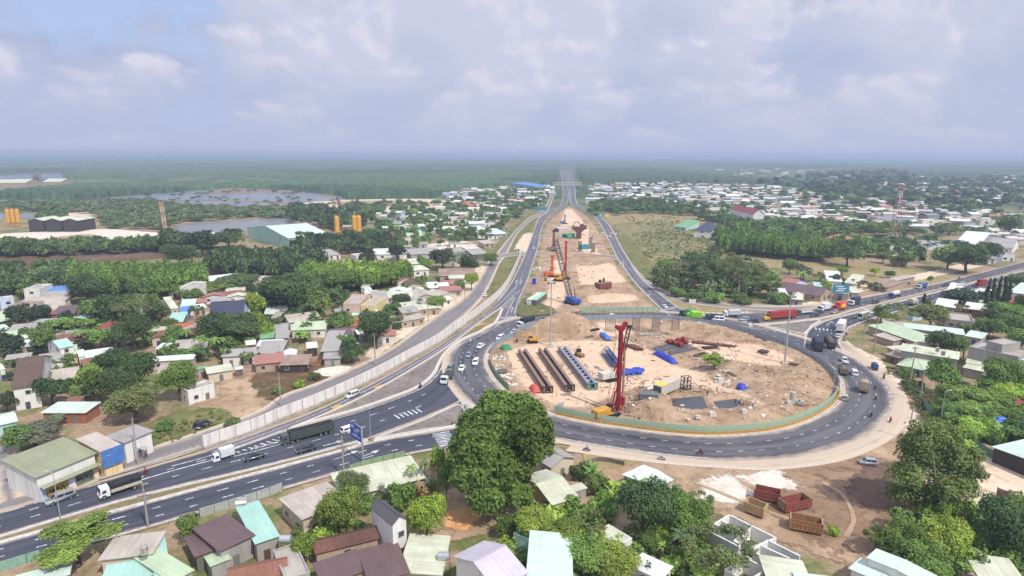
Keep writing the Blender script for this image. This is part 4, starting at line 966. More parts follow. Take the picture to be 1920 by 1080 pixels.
b = MB(); b.cyl((2, 2, 3.1), (2, 2, 4.6), .8, .8, 10); b.cyl((4, 1.5, 3.1), (4, 1.5, 5.4), .5, .5, 8); b.build('mixer', dark, r)
# ================================================================== buildings
@once
def roofmat(c, stain, amt=.4, seam=1.0, kind='tin'):
 t = NT(kind+' roof'); u = t.uv(); oi = t.n('ShaderNodeObjectInfo')
 mp = t.n('ShaderNodeMapping'); t.l(u, mp.inputs['Vector']); ad = t.n('ShaderNodeVectorMath', operation='ADD'); t.l(u, ad.inputs[0])
 cb = t.n('ShaderNodeCombineXYZ'); t.l(t.math('MULTIPLY', oi.outputs['Random'], 400), cb.inputs[0]); t.l(t.math('MULTIPLY', oi.outputs['Random'], 170), cb.inputs[1]); t.l(cb, ad.inputs[1])
 v = ad.outputs[0]
 st = t.noise(t.sc(v, 1.3, .12), 1.0, 4, .6); bl = t.noise(t.sc(v, .16, .16), 1.0, 5, .65); fi = t.noise(t.sc(v, 2.5, 2.5), 1, 3, .6)
 col = t.mix(t.ramp(bl, .42, .7, 0, amt), lin(c), lin(stain))
 col = t.mix(t.ramp(st, .45, .75, 0, amt*.8), col, lin(stain))
 sp = t.n('ShaderNodeSeparateXYZ'); t.l(u, sp.inputs[0])
 fr = t.math('FRACT', t.math('MULTIPLY', sp.outputs['X'], 1/seam)); sm = t.ramp(t.math('ABSOLUTE', t.math('SUBTRACT', fr, .5)), .36, .5)
 if kind == 'tile':
  fy = t.math('FRACT', t.math('MULTIPLY', sp.outputs['Y'], 2.6)); sm = t.math('MAXIMUM', sm, t.ramp(fy, .7, 1.0))
  col = t.mix(t.ramp(fi, .35, .7, 0, .6), col, lin(stain))
  sm = t.math('MULTIPLY', sm, .9)
 else:
  py = t.math('FRACT', t.math('MULTIPLY', sp.outputs['Y'], 1/5.2)); lap = t.ramp(t.math('ABSOLUTE', t.math('SUBTRACT', py, .5)), .475, .5, 0, .6)
  sm = t.math('MAXIMUM', t.math('MULTIPLY', sm, .45), lap)
 col = t.mix(t.math('MULTIPLY', sm, .45), col, t.mix(1.0, col, (.55, .55, .56, 1), 'MULTIPLY'))
 col = t.mix(t.ramp(fi, .3, .7, 0, .18), col, t.mix(1.0, col, (.7, .68, .64, 1), 'MULTIPLY'))
 cc = t.n('ShaderNodeCombineXYZ'); t.l(t.math('FLOOR', t.math('MULTIPLY', sp.outputs['X'], 1/1.05)), cc.inputs[0]); t.l(t.math('FLOOR', t.math('MULTIPLY', sp.outputs['Y'], 1/5.2)), cc.inputs[1]); t.l(t.math('MULTIPLY', oi.outputs['Random'], 99), cc.inputs[2])
 wn = t.n('ShaderNodeTexWhiteNoise'); t.l(cc, wn.inputs['Vector'])
 if kind == 'tin':
  col = t.mix(t.ramp(wn.outputs['Value'], 0, 1, 0, .22), col, t.mix(1.0, col, (.6, .6, .6, 1), 'MULTIPLY')); col = t.mix(t.ramp(wn.outputs['Value'], .93, .935, 0, .35), col, t.mix(1.0, col, (1.35, 1.25, 1.15, 1), 'MULTIPLY'))
 t.bump(sm, .35, .06)
 return t.done(col, .55 if kind == 'tin' else .85, .3)
RM = {'mint': ((202, 218, 206), (172, 184, 166)), 'teal': ((168, 206, 192), (140, 178, 164)), 'cream': ((208, 212, 188), (168, 164, 138)), 'white': ((220, 224, 220), (182, 180, 172)), 'grey': ((166, 162, 158), (130, 122, 114)),
      'beige': ((192, 182, 170), (156, 142, 126)), 'brown': ((112, 90, 90), (88, 74, 74)), 'dkbrown': ((84, 68, 68), (66, 58, 58)), 'dkgrey': ((92, 90, 94), (70, 68, 70)), 'blue': ((96, 140, 200), (90, 120, 168)), 'navy': ((66, 70, 90), (54, 58, 74)),
      'red': ((150, 70, 74), (116, 66, 64)), 'rusty': ((162, 144, 128), (124, 88, 68)), 'palegreen': ((186, 204, 170), (150, 160, 130)), 'olive': ((150, 154, 124), (120, 118, 96)), 'green': ((120, 168, 124), (100, 136, 104)), 'lav': ((196, 190, 198), (164, 158, 164)), 'conc': ((182, 176, 166), (140, 130, 118)),
      'terra': ((150, 104, 86), (108, 78, 66)), 'tiledark': ((112, 90, 80), (78, 66, 60)), 'orange': ((196, 110, 78), (150, 90, 68)), 'pinktile': ((178, 124, 112), (138, 104, 96)), 'oldtile': ((124, 84, 72), (74, 58, 54))}
TILES = {'terra', 'tiledark', 'orange', 'pinktile', 'oldtile'}
def rmat(k): return roofmat(RM[k][0], RM[k][1], .65 if k in ('rusty', 'oldtile', 'cream', 'conc', 'beige') else .4, .34 if k in TILES else 1.05, 'tile' if k in TILES else 'tin')
RNAME = {'mint': 'pale mint metal', 'teal': 'teal metal', 'cream': 'weathered cream metal', 'white': 'white metal', 'grey': 'grey metal', 'beige': 'beige metal', 'brown': 'brown metal', 'dkbrown': 'dark brown metal', 'dkgrey': 'dark grey', 'blue': 'blue metal', 'navy': 'navy blue', 'red': 'red metal', 'rusty': 'rust stained metal', 'palegreen': 'pale green metal', 'olive': 'olive green metal', 'green': 'green metal', 'lav': 'lavender grey metal', 'conc': 'concrete', 'terra': 'terracotta tile', 'tiledark': 'dark tile', 'orange': 'orange tile', 'pinktile': 'faded pink tile', 'oldtile': 'mossy old tile'}
WM = {'w': (222, 220, 214), 'c': (206, 192, 170), 'g': (160, 156, 150), 'd': (112, 106, 100), 'b': (150, 172, 204), 'y': (220, 200, 152), 'p': (206, 178, 164), 'k': (70, 66, 64), 'r': (158, 104, 84), 't': (168, 202, 186), 'l': (192, 206, 222), 'o': (176, 156, 134)}
WNAME = {'w': 'white', 'c': 'cream', 'g': 'grey', 'd': 'dark grey', 'b': 'blue', 'y': 'yellow', 'p': 'pinkish', 'k': 'black', 'r': 'brick red', 't': 'teal', 'l': 'pale blue', 'o': 'tan'}
@once
def wallmat(k):
 t = NT('plaster wall'); v = t.obj(); c = WM[k]; st = t.noise(t.sc(v, .7, .7, .1), 1, 4, .65); bl = t.noise(v, .4, 4, .6)
 col = t.mix(t.ramp(st, .48, .75, 0, .5), lin(c), lin((c[0]*.7, c[1]*.68, c[2]*.64)))
 col = t.mix(t.ramp(bl, .5, .75, 0, .35), col, lin((c[0]*.84, c[1]*.82, c[2]*.78)))
 return t.done(col, .9, .2)
glassw = plain((52, 58, 66), .2, .1, spec=.6); framew = plain((190, 186, 180), .6, .1); doorw = [plain((96, 74, 62), .7), plain((70, 86, 100), .7), plain((120, 120, 120), .6)]
HOUSES = []
def house(A, Bp, Cp, h, style='g', rc='mint', wc='c', label=None, pitch=.28, over=.45, win=-1, door=True, name='house', cat='house', group=None, para=.7, frames=False, roofs=True, px=True):
 """A, B front eave corners and C the back right eave corner, as pixels of the roof edge at height h (or world xy when px is False)"""
 if h <= 5 and name == 'house': h *= .76
 if px: a, b_, c = G(*A, h), G(*Bp, h), G(*Cp, h)
 else: a, b_, c = Vector((*A, h)), Vector((*Bp, h)), Vector((*Cp, h))
 u = b_-a; u.z = 0; w = u.length; u.normalize(); v = Vector((-u.y, u.x, 0)); d = (c-b_).dot(v)
 if d < 0: v = -v; d = -d
 ctr = a+u*w/2+v*d/2; rz = math.atan2(u.y, u.x)
 r = empty(name, (ctr.x, ctr.y, 0), rz); fl = 1 if v.cross(u).z < 0 else -1
 if fl < 0: rz += math.pi; r.rotation_euler.z = rz
 X_, Y_ = w/2, d/2; ov = 0.06 if style in 'f' else min(over, w*.08, d*.08); x, y = X_-ov, Y_-ov
 wm = wallmat(wc); b = MB(); rm = rmat(rc); rise = 0
 if style in ('g', 'h'): rise = pitch*Y_
 elif style == 'G': rise = pitch*X_
 elif style in 'sS': rise = pitch*d*.5
 elif style in 'lr': rise = pitch*w*.5
 flip = fl < 0
 if flip and style in 'sSlr': style = {'s': 'S', 'S': 's', 'l': 'r', 'r': 'l'}[style]
 def zt(px_, py_):
  if style == 's': return h+rise*(py_+Y_)/d
  if style == 'S': return h+rise*(Y_-py_)/d
  if style == 'l': return h+rise*(px_+X_)/w
  if style == 'r': return h+rise*(X_-px_)/w
  return h
 hb = 0.0
 if style == 'g':
  k = y/Y_*0+1
  b.hexa([(-x, -y, hb), (-x, y, hb), (-x, y, h), (-x, 0, h+rise*(1-0)-.02), (-x, -y, h)], [(x, -y, hb), (x, y, hb), (x, y, h), (x, 0, h+rise-.02), (x, -y, h)])
 elif style == 'G':
  b.hexa([(-x, -y, hb), (x, -y, hb), (x, -y, h), (0, -y, h+rise-.02), (-x, -y, h)], [(-x, y, hb), (x, y, hb), (x, y, h), (0, y, h+rise-.02), (-x, y, h)])
 else:
  q = [(-x, -y), (x, -y), (x, y), (-x, y)]; b.hexa([(*p, hb) for p in q], [(*p, zt(*p)-.02) for p in q])
 b.build('wall', wm, r)
 if roofs:
  b = MB(); th = .12
  def slab_(pts, du):
   """sloping sheet: pts counter-clockwise from the eave; uv u along the eave"""
   P = [Vector(p) for p in pts]; e = (P[1]-P[0]).normalized(); n_ = e.cross(P[-1]-P[0]).normalized(); f = n_.cross(e)
   uv = [((p-P[0]).dot(e), (p-P[0]).dot(f)) for p in P]
   top = [p+Vector((0, 0, th)) for p in P]
   b.poly(top, 0, uv); b.poly([P[i] for i in range(len(P))][::-1], 0, uv[::-1])
   for i in range(len(P)):
    j = (i+1) % len(P); b.poly([P[i], P[j], top[j], top[i]], 0, [uv[i], uv[j], uv[j], uv[i]])
  e = .02
  if style == 'g':
   dz = rise*0; slab_([(-X_, -Y_, h-.05), (X_, -Y_, h-.05), (X_, -.01, h+rise), (-X_, -.01, h+rise)], 0); slab_([(X_, Y_, h-.05), (-X_, Y_, h-.05), (-X_, .01, h+rise), (X_, .01, h+rise)], 0)
   b.box((0, 0, h+rise+th), (w, .3, .1))
  elif style == 'G':
   slab_([(-X_, Y_, h-.05), (-X_, -Y_, h-.05), (-.01, -Y_, h+rise), (-.01, Y_, h+rise)], 0); slab_([(X_, -Y_, h-.05), (X_, Y_, h-.05), (.01, Y_, h+rise), (.01, -Y_, h+rise)], 0)
   b.box((0, 0, h+rise+th), (.3, d, .1))
  elif style == 'h':
   k = max(X_-Y_, .3); slab_([(-X_, -Y_, h), (X_, -Y_, h), (k, -.01, h+rise), (-k, -.01, h+rise)], 0); slab_([(X_, Y_, h), (-X_, Y_, h), (-k, .01, h+rise), (k, .01, h+rise)], 0)
   slab_([(X_, -Y_, h), (X_, Y_, h), (k+.01, 0, h+rise)], 0); slab_([(-X_, Y_, h), (-X_, -Y_, h), (-k-.01, 0, h+rise)], 0)
  elif style == 'f':
   b.poly([(-x, -y, h+.03), (x, -y, h+.03), (x, y, h+.03), (-x, y, h+.03)], 0, [(0, 0), (w, 0), (w, d), (0, d)])
  elif style == 's': slab_([(-X_, -Y_, h), (X_, -Y_, h), (X_, Y_, h+rise), (-X_, Y_, h+rise)], 0)
  elif style == 'S': slab_([(X_, Y_, h), (-X_, Y_, h), (-X_, -Y_, h+rise), (X_, -Y_, h+rise)], 0)
  elif style == 'l': slab_([(-X_, Y_, h), (-X_, -Y_, h), (X_, -Y_, h+rise), (X_, Y_, h+rise)], 0)
  elif style == 'r': slab_([(X_, -Y_, h), (X_, Y_, h), (-X_, Y_, h+rise), (-X_, -Y_, h+rise)], 0)
  b.build('roof', rm, r)
  if style == 'f' and para:
   b = MB(); t_ = .2
   for cx_, cy_, sx_, sy_ in ((0, -y+t_/2, 2*x, t_), (0, y-t_/2, 2*x, t_), (-x+t_/2, 0, t_, 2*y-2*t_), (x-t_/2, 0, t_, 2*y-2*t_)): b.box((cx_, cy_, h+para/2+.01), (sx_+.06, sy_+.04, para))
   b.build('parapet', wm, r)
 cl = Matrix.Rotation(-rz, 3, 'Z') @ (Vector((0, 0, HC))-Vector((ctr.x, ctr.y, 0)))
 far = math.hypot(ctr.x, ctr.y); faces = []
 if cl.y < -3: faces.append((0, -1, x, y))
 if cl.y > 3: faces.append((0, 1, x, y))
 if cl.x < -3: faces.append((-1, 0, y, x))
 if cl.x > 3: faces.append((1, 0, y, x))
 faces.sort(key=lambda q: -abs(cl.x*q[0]+cl.y*q[1])); budget = win if win >= 0 else (6 if far < 260 else 3 if far < 420 else 2)
 rr = random.Random(int(ctr.x*7+ctr.y*13)); floors = 2 if h > 5.5 else 1; first = True
 for (sx_, sy_, half, off) in faces:
  if budget <= 0: break
  wd = 1.2 if far < 300 else 1.6; n_ = max(1, min(int(half*2/3.4), budget if floors == 1 else (budget+1)//2))
  for fl_ in range(floors):
   zc = 1.75+fl_*3.1
   if zc+.7 > h: continue
   for i in range(n_):
    if budget <= 0: break
    t_ = -half+2*half*(i+.5)/n_+rr.uniform(-.3, .3)
    isd = door and first and fl_ == 0 and (i == n_//2); hh = 2.1 if isd else 1.2; z = 1.05 if isd else zc; ww = 1.1 if isd else wd
    if far > 420: hh *= 1.2; ww *= 1.3
    o = MB(); g_ = MB()
    def bx(q, tt, sz_t, zz, sz_z, o0, dep_):
     if sx_ == 0: q.box((tt, sy_*(off+o0), zz), (sz_t, dep_, sz_z))
     else: q.box((sx_*(off+o0), tt, zz), (dep_, sz_t, sz_z))
    if isd:
     bx(o, t_, ww, z, hh, .03, .08); o.build('door', doorw[rr.randrange(3)], r)
    else:
     for dz in (-hh/2, hh/2): bx(o, t_, ww+.2, z+dz, .12, .03, .14)
     for dx in (-ww/2, ww/2): bx(o, t_+dx, .1, z, hh-.13, .03, .14)
     f = o.build('window', framew, r) if far < 330 else None
     bx(g_, t_, ww-.1, z, hh-.12, .012, .05); g_.build('pane' if f else 'window', glassw, f or r)
    budget -= 1
  first = False
 if label is None: HOUSES.append((r, w, d, h, style, rc, wc)); cat_ = cat
 tag(r, label or 'x', cat, group)
 return r
def addon(r, name, mat, boxes, par=None):
 b = MB()
 for c, s in boxes: b.box(c, s)
 return b.build(name, mat, par or r)
H = house
H((640, 936), (800, 897), (742, 857) if False else (815, 848), 3.6, 's', 'cream', 'g', 'long weathered cream roofed shed along the road below the blue sign', .1, win=3)
H((566, 981), (660, 944), (610, 904), 5.0, 'S', 'beige', 'c', 'beige roofed concrete workshop beside the big lower left road', .1, win=4)
H((411, 1040), (480, 1008), (440, 952) if False else (447, 955), 5.0, 'S', 'brown', 'g', 'long brown metal roofed shed left of a teal roof', .08, win=2)
H((478, 1026), (526, 1010), (487, 938), 4.6, 'S', 'teal', 'g', 'long narrow teal metal roofed shed beside the brown shed', .06, win=1)
H((365, 1050), (414, 1032), (399, 990), 3.8, 'S', 'brown', 'd', 'low brown lean-to beside the long brown shed', .1, win=1)
H((394, 1066), (435, 1050), (418, 1027), 3.4, 'S', 'palegreen', 'g', 'small pale green square awning in front of the brown lean-to', .1, win=0)
H((323, 1100), (366, 1076), (337, 984), 4.2, 'S', 'palegreen', 'g', 'pale green metal roofed shed right of a grey and teal roof', .08, win=1)
H((290, 1090), (322, 1080), (300, 1000), 4.0, 'S', 'teal', 'g', 'narrow teal strip roof between two pale sheds', .06, win=0)
H((183, 1056), (288, 1043), (276, 1000), 4.4, 'S', 'beige', 'c', 'wide grey beige roofed building right of the flat crowned tree', .1, win=2)
H((185, 1100), (297, 1078), (290, 1046), 3.6, 's', 'teal', 'g', 'teal roofed front part of the grey beige building', .1, win=0)
H((20, 1110), (132, 1080), (128, 1054), 3.5, 'S', 'mint', 'g', 'pale mint roofed shed in the lower left corner', .1, win=0)
H((425, 1100), (540, 1076), (508, 1048) if False else (520, 1046), 3.8, 'g', 'terra', 'c', 'terracotta tiled house at the bottom edge', .5, win=1)
H((535, 1092), (582, 1076), (556, 1020), 4.6, 'f', 'conc', 'g', 'flat grey concrete roof at the bottom edge', win=0, para=.3)
H((590, 1040), (712, 1010), (700, 990) if False else (690, 990), 3.8, 'g', 'oldtile', 'o', 'mossy old red tiled house left of the narrow gable tower', .6, win=1)
H((604, 1100), (690, 1070), (660, 1036), 4.2, 's', 'brown', 'o', 'brown metal roofed wing before the mossy tiled house', .12, win=0)
H((690, 1100), (770, 1080), (722, 1020), 4.4, 'S', 'brown', 'o', 'larger brown metal roof right of the brown wing', .1, win=0)
H((735, 987), (765, 974), (727, 938), 7.2, 'G', 'dkgrey', 'w', 'tall narrow white gable house with dark grey roof', .75, over=.25, win=2)
H((745, 1078), (830, 1080), (768, 1004), 4.0, 'r', 'cream', 'c', 'cream metal roofed shed in front of the narrow gable house', .1, win=0)
H((848, 1044), (930, 1110), (972, 1060), 6.6, 'G', 'lav', 'w', 'big lavender grey ribbed roof warehouse at the bottom edge', .35, win=2)
H((985, 1095), (1075, 1100), (962, 996), 6.0, 'r', 'mint', 'w', 'pale mint roof leaning against the lavender warehouse', .08, win=0)
H((962, 1002), (970, 995), (1030, 1047), 4.0, 'f', 'teal', 't', 'narrow bright teal wall roof strip beside the mint roof', win=0, para=.2)
H((985, 850), (1033, 878), (1080, 858), 4.6, 'G' if False else 'g', 'grey', 'c', 'grey corrugated roofed house behind the huge tree', .35, win=5)
H((975, 893), (1035, 948), (1084, 930), 4.2, 'G', 'cream', 'y', 'long pale cream roofed house beside the huge tree', .22, win=3)
H((1064, 913), (1075, 924), (1099, 915), 3.0, 's', 'cream', 'g', 'tiny cream roofed hut in the back yard', .15, win=0)
H((1165, 890), (1222, 920), (1268, 902), 4.0, 'G', 'white', 'g', 'bright white roofed shed beside the bare yard', .1, win=1)
H((1232, 930), (1270, 940), (1283, 922), 3.2, 's', 'white', 'w', 'small pale blue white roof overgrown by a creeper', .1, win=0)
H((1110, 1000), (1155, 1028), (1190, 1012), 4.6, 'f', 'cream', 'w', 'white box house with flat cream roof among garden trees', win=2, para=.1)
H((1180, 1062), (1240, 1090), (1270, 1068), 3.4, 's', 'white', 'w', 'white roof with steel water tanks at the bottom edge', .08, win=0)
H((1440, 1100), (1530, 1110), (1560, 1058), 4.2, 'r', 'cream', 'g', 'weathered cream and rust roof next to the roofless white rooms', .1, win=0)
H((1500, 1110), (1600, 1120), (1640, 1090), 4.6, 'r', 'mint', 'w', 'pale mint roof at the bottom edge below the yard', .06, win=0)
H((1590, 1066), (1700, 1120), (1730, 1100), 5.0, 'G', 'mint', 'w', 'large pale mint roof left of the lime trees', .06, win=0)
H((1624, 1046), (1740, 1100), (1766, 1084), 5.4, 'G', 'mint', 'w', 'upper large pale mint roof left of the lime trees', .06, win=0)
H((1793, 1070), (1840, 1085), (1858, 1044), 3.8, 's', 'rusty', 'g', 'patched rusty grey roof in the lower right corner', .1, win=1)
H((1836, 1086), (1930, 1100), (1925, 1056), 4.0, 's', 'cream', 'c', 'cream roofed house in the lower right corner', .1, win=1)
H((1858, 838), (1960, 880), (1990, 830), 5.0, 'l', 'mint', 'k', 'large open sided shed with pale mint roof at the right edge', .12, win=0)
H((1842, 800), (1884, 815), (1890, 808), 2.8, 's', 'cream', 't', 'low teal hut with cream roof under the blue water tanks', .1, win=1)
H((1817, 797), (1832, 797), (1833, 786), 3.0, 'f', 'green', 't', 'tiny pale green cabin at the foot of the thicket', win=1, para=.1)
H((1900, 768), (1940, 770), (1960, 736), 4.2, 'h', 'red', 'w', 'white house with dark red roof behind the thicket at the right edge', .5, win=1)
def roofless(cells, h, label):
 p0 = G(*cells[0][0], h); r = empty('roofless_building', (p0.x, p0.y, 0)); tag(r, label, 'building'); mt = wallmat('w')
 for (p, q) in cells:
  a, c = G(*p, h), G(*q, h); b = MB(); ledge(b, [Vector((a.x-p0.x, a.y-p0.y, 0)), Vector((c.x-p0.x, c.y-p0.y, 0))], .3, 0, h); b.build('wall', mt, r)
 return r
roofless([((1322, 992), (1368, 965)), ((1368, 965), (1455, 1008)), ((1322, 992), (1385, 1024)), ((1385, 1024), (1405, 1010)), ((1340, 982), (1386, 1003)), ((1352, 975), (1392, 996)), ((1386, 1003), (1408, 985)), ((1408, 985), (1376, 1015)), ((1378, 1015), (1405, 1028)), ((1405, 1028), (1455, 1008))], 2.8, 'roofless white walled rooms between the olive tree and the tipper bodies')
roofless([((1360, 1068), (1440, 1012)), ((1440, 1012), (1500, 1042)), ((1394, 1044), (1440, 1066)), ((1410, 1033), (1462, 1058)), ((1426, 1022), (1480, 1046)), ((1360, 1068), (1400, 1090)), ((1400, 1090), (1440, 1066))], 3.0, 'second block of roofless stained white rooms beside a cream roof')
H((1660, 650), (1700, 668), (1720, 655), 4.0, 's', 'cream', 'o', None, .1)
H((1626, 610), (1722, 644), (1738, 630), 4.2, 's', 'palegreen', 'o', 'long pale green shop roof nearest the roundabout', .1, win=4)
H((1636, 628), (1676, 640), (1684, 628), 3.2, 's', 'beige', 'o', 'beige lean-to roof under the long pale green shop roof', .1, win=2)
H((1694, 615), (1810, 629), (1812, 620), 4.0, 's', 'mint', 'g', 'thin long mint roof behind the shops', .1, win=2)
H((1808, 630), (1842, 636), (1846, 626), 4.0, 's', 'mint', 'g', None, .1, win=1)
H((1698, 650), (1752, 663), (1762, 652), 4.2, 's', 'rusty', 'g', 'broken rusty roof covered with debris beside the shops', .1, win=3)
H((1686, 657), (1798, 675), (1808, 664), 5.2, 's', 'cream', 'g', 'long grey barn with cream roof and dark vents right of the roundabout', .1, win=4)
H((1658, 664), (1686, 672), (1696, 662), 3.6, 's', 'rusty', 'd', 'derelict grey house with rusty roof at the dusty shoulder', .1, win=2)
H((1680, 684), (1734, 696), (1764, 684), 3.6, 'h', 'palegreen', 'g', 'low hut with hipped pale green roof by the roadside weeds', .3, win=2)
H((1712, 683), (1764, 690), (1768, 680), 4.0, 's', 'beige', 'g', None, .1, win=1)
H((1810, 680), (1856, 688), (1862, 676), 4.6, 's', 'cream', 'w', 'cream roofed porch attached to the long grey barn', .1, win=2)
H((1804, 689), (1846, 698), (1852, 688), 4.0, 's', 'cream', 'g', 'low grey shed with cream roof behind the thicket', .1, win=0)
H((1816, 652), (1910, 672), (1918, 656), 7.4, 'f', 'conc', 'g', 'tall plain grey walled house with roof terrace', win=1, para=.5)
H((1850, 640), (1880, 648), (1888, 636), 10, 'f', 'conc', 'g', 'small penthouse block on the tall grey house', win=1, para=.3)
H((1912, 676), (1960, 690), (1970, 670), 6, 'f', 'conc', 'w', 'white house with dark doors at the right edge', win=3, para=.5)
H((1752, 573), (1792, 578), (1794, 566), 4, 's', 'white', 'g', None, .1, win=2)
H((1806, 578), (1852, 584), (1856, 574), 4, 's', 'white', 'r', None, .1, win=2)
H((1836, 583), (1872, 588), (1876, 578), 4, 's', 'beige', 'r', None, .1, win=2)
H((1773, 600), (1826, 606), (1828, 592), 4.4, 'f', 'conc', 'g', 'ruined grey courtyard house behind the round tree', win=2, para=.6)
H((1828, 616), (1838, 618), (1846, 604), 5.0, 'G', 'terra', 'p', 'pinkish gable house with terracotta roof beside the ruin', .7, win=2)
H((1658, 612), (1698, 616), (1702, 606), 4.2, 's', 'beige', 'd', None, .1, win=2)
H((1812, 552), (1838, 556), (1840, 544), 4.5, 's', 'white', 'w', None, .1, win=1)
H((1774, 546), (1800, 549), (1806, 536), 5, 's', 'white', 'w', 'white hall behind the roadside shop sign', .1, win=1)
H((1890, 566), (1930, 574), (1934, 556), 4.6, 'h', 'orange', 'y', 'yellow house with bright orange roof at the right edge', .6, win=2)
H((1890, 548), (1920, 552), (1926, 536), 5, 's', 'mint', 'w', None, .1, win=1)
H((1700, 592), (1712, 595), (1720, 590), 2.2, 'f', 'conc', 'l', None, win=0, para=.1)
for q in [((1440, 552), (1452, 554), (1456, 548), 4, 'g', 'beige', 'w'), ((1458, 552), (1478, 553), (1480, 546), 4, 's', 'white', 'w'), ((1484, 561), (1506, 563), (1516, 552), 3.8, 'h', 'cream', 'g'), ((1455, 544), (1540, 556), (1544, 542), 4, 'g', 'brown', 'o'), ((1458, 530), (1484, 535), (1488, 524), 4.5, 'g', 'pinktile', 'l'), ((1426, 528), (1456, 530), (1458, 524), 4, 's', 'cream', 'c'),
          ((1550, 527), (1580, 529), (1582, 518), 4.5, 's', 'white', 'w'), ((1582, 530), (1606, 533), (1610, 523), 4, 's', 'cream', 'c'), ((1562, 551), (1590, 554), (1594, 546), 4, 'f', 'conc', 'g'), ((1528, 541), (1544, 542), (1546, 535), 4, 's', 'teal', 'w'), ((1644, 527), (1660, 531), (1664, 516), 3.5, 's', 'beige', 'o'), ((1624, 532), (1664, 540), (1668, 530), 3.5, 's', 'rusty', 'o'),
          ((1596, 549), (1612, 550), (1612, 543), 3, 's', 'cream', 'g'), ((1667, 489), (1688, 492), (1690, 486), 4, 's', 'beige', 'o'), ((1815, 485), (1840, 487), (1842, 478), 5, 's', 'cream', 'o'), ((1842, 485), (1870, 486), (1872, 478), 4, 's', 'grey', 'w'), ((1854, 474), (1880, 476), (1882, 468), 6, 'f', 'conc', 'l'), ((1880, 479), (1904, 480), (1906, 472), 5, 'f', 'conc', 'w'),
          ((1655, 478), (1720, 484), (1724, 475), 4, 's', 'beige', 'o'), ((1738, 470), (1806, 474), (1812, 456), 7, 'f', 'conc', 'c'), ((1726, 458), (1742, 460), (1748, 446), 7, 'f', 'conc', 'b'), ((1790, 456), (1838, 460), (1842, 449), 4.6, 's', 'white', 'g'), ((1700, 470), (1738, 472), (1740, 466), 4, 's', 'mint', 'c'), ((1852, 462), (1900, 466), (1904, 456), 5, 'g', 'grey', 'w'),
          ((1300, 432), (1334, 434), (1336, 424), 6, 'h', 'navy', 'w'), ((1262, 425), (1286, 427), (1288, 420), 3.5, 's', 'green', 't'), ((1520, 455), (1560, 460), (1566, 446), 5, 'h', 'pinktile', 'p'), ((1556, 460), (1586, 463), (1588, 455), 5, 'f', 'conc', 'w')]:
 H(*q)
H((66, 898), (183, 850), (165, 812), 5.6, 'l' if False else 's', 'olive', 'w', 'long roadside shop with olive green roof and painted shutters', .2, win=0, name='shop', cat='shop')
H((190, 850), (230, 835), (222, 800), 6.2, 's', 'beige', 'y', 'shop with blue upper front and yellow wall', .1, win=0, name='shop', cat='shop')
H((232, 832), (289, 808), (286, 786), 5.4, 's', 'grey', 'w', 'white shop with grey awning at the end of the shop row', .1, win=1, name='shop', cat='shop')
H((75, 775), (160, 775), (180, 756), 4, 's', 'mint', 'r', 'pale mint roof over red brick beside the purple flowering tree', .1, win=2)
H((-10, 800), (34, 790), (40, 768), 4, 'g', 'mint', 't', None, .2, win=2)
H((20, 730), (76, 722), (68, 672), 6.5, 'G' if False else 'g', 'tiledark', 'w', None, .3)
H((352, 736), (402, 722), (398, 712), 5, 'f', 'conc', 'w', 'small white flat roofed house beside the bare dirt lot', win=5, para=.5)
H((388, 702), (438, 694), (434, 684), 4, 's', 'cream', 'c', None, .15)
H((280, 679), (362, 674), (362, 666), 4, 'G' if False else 's', 'white', 'c', None, .12)
H((294, 702), (312, 700), (314, 686), 4, 's', 'beige', 'p', None, .1)
H((390, 600), (456, 596), (458, 578) if False else (462, 575), 7, 'G' if False else 'g', 'navy', 'l', 'pale blue two storey house with navy roof', .5, win=6)
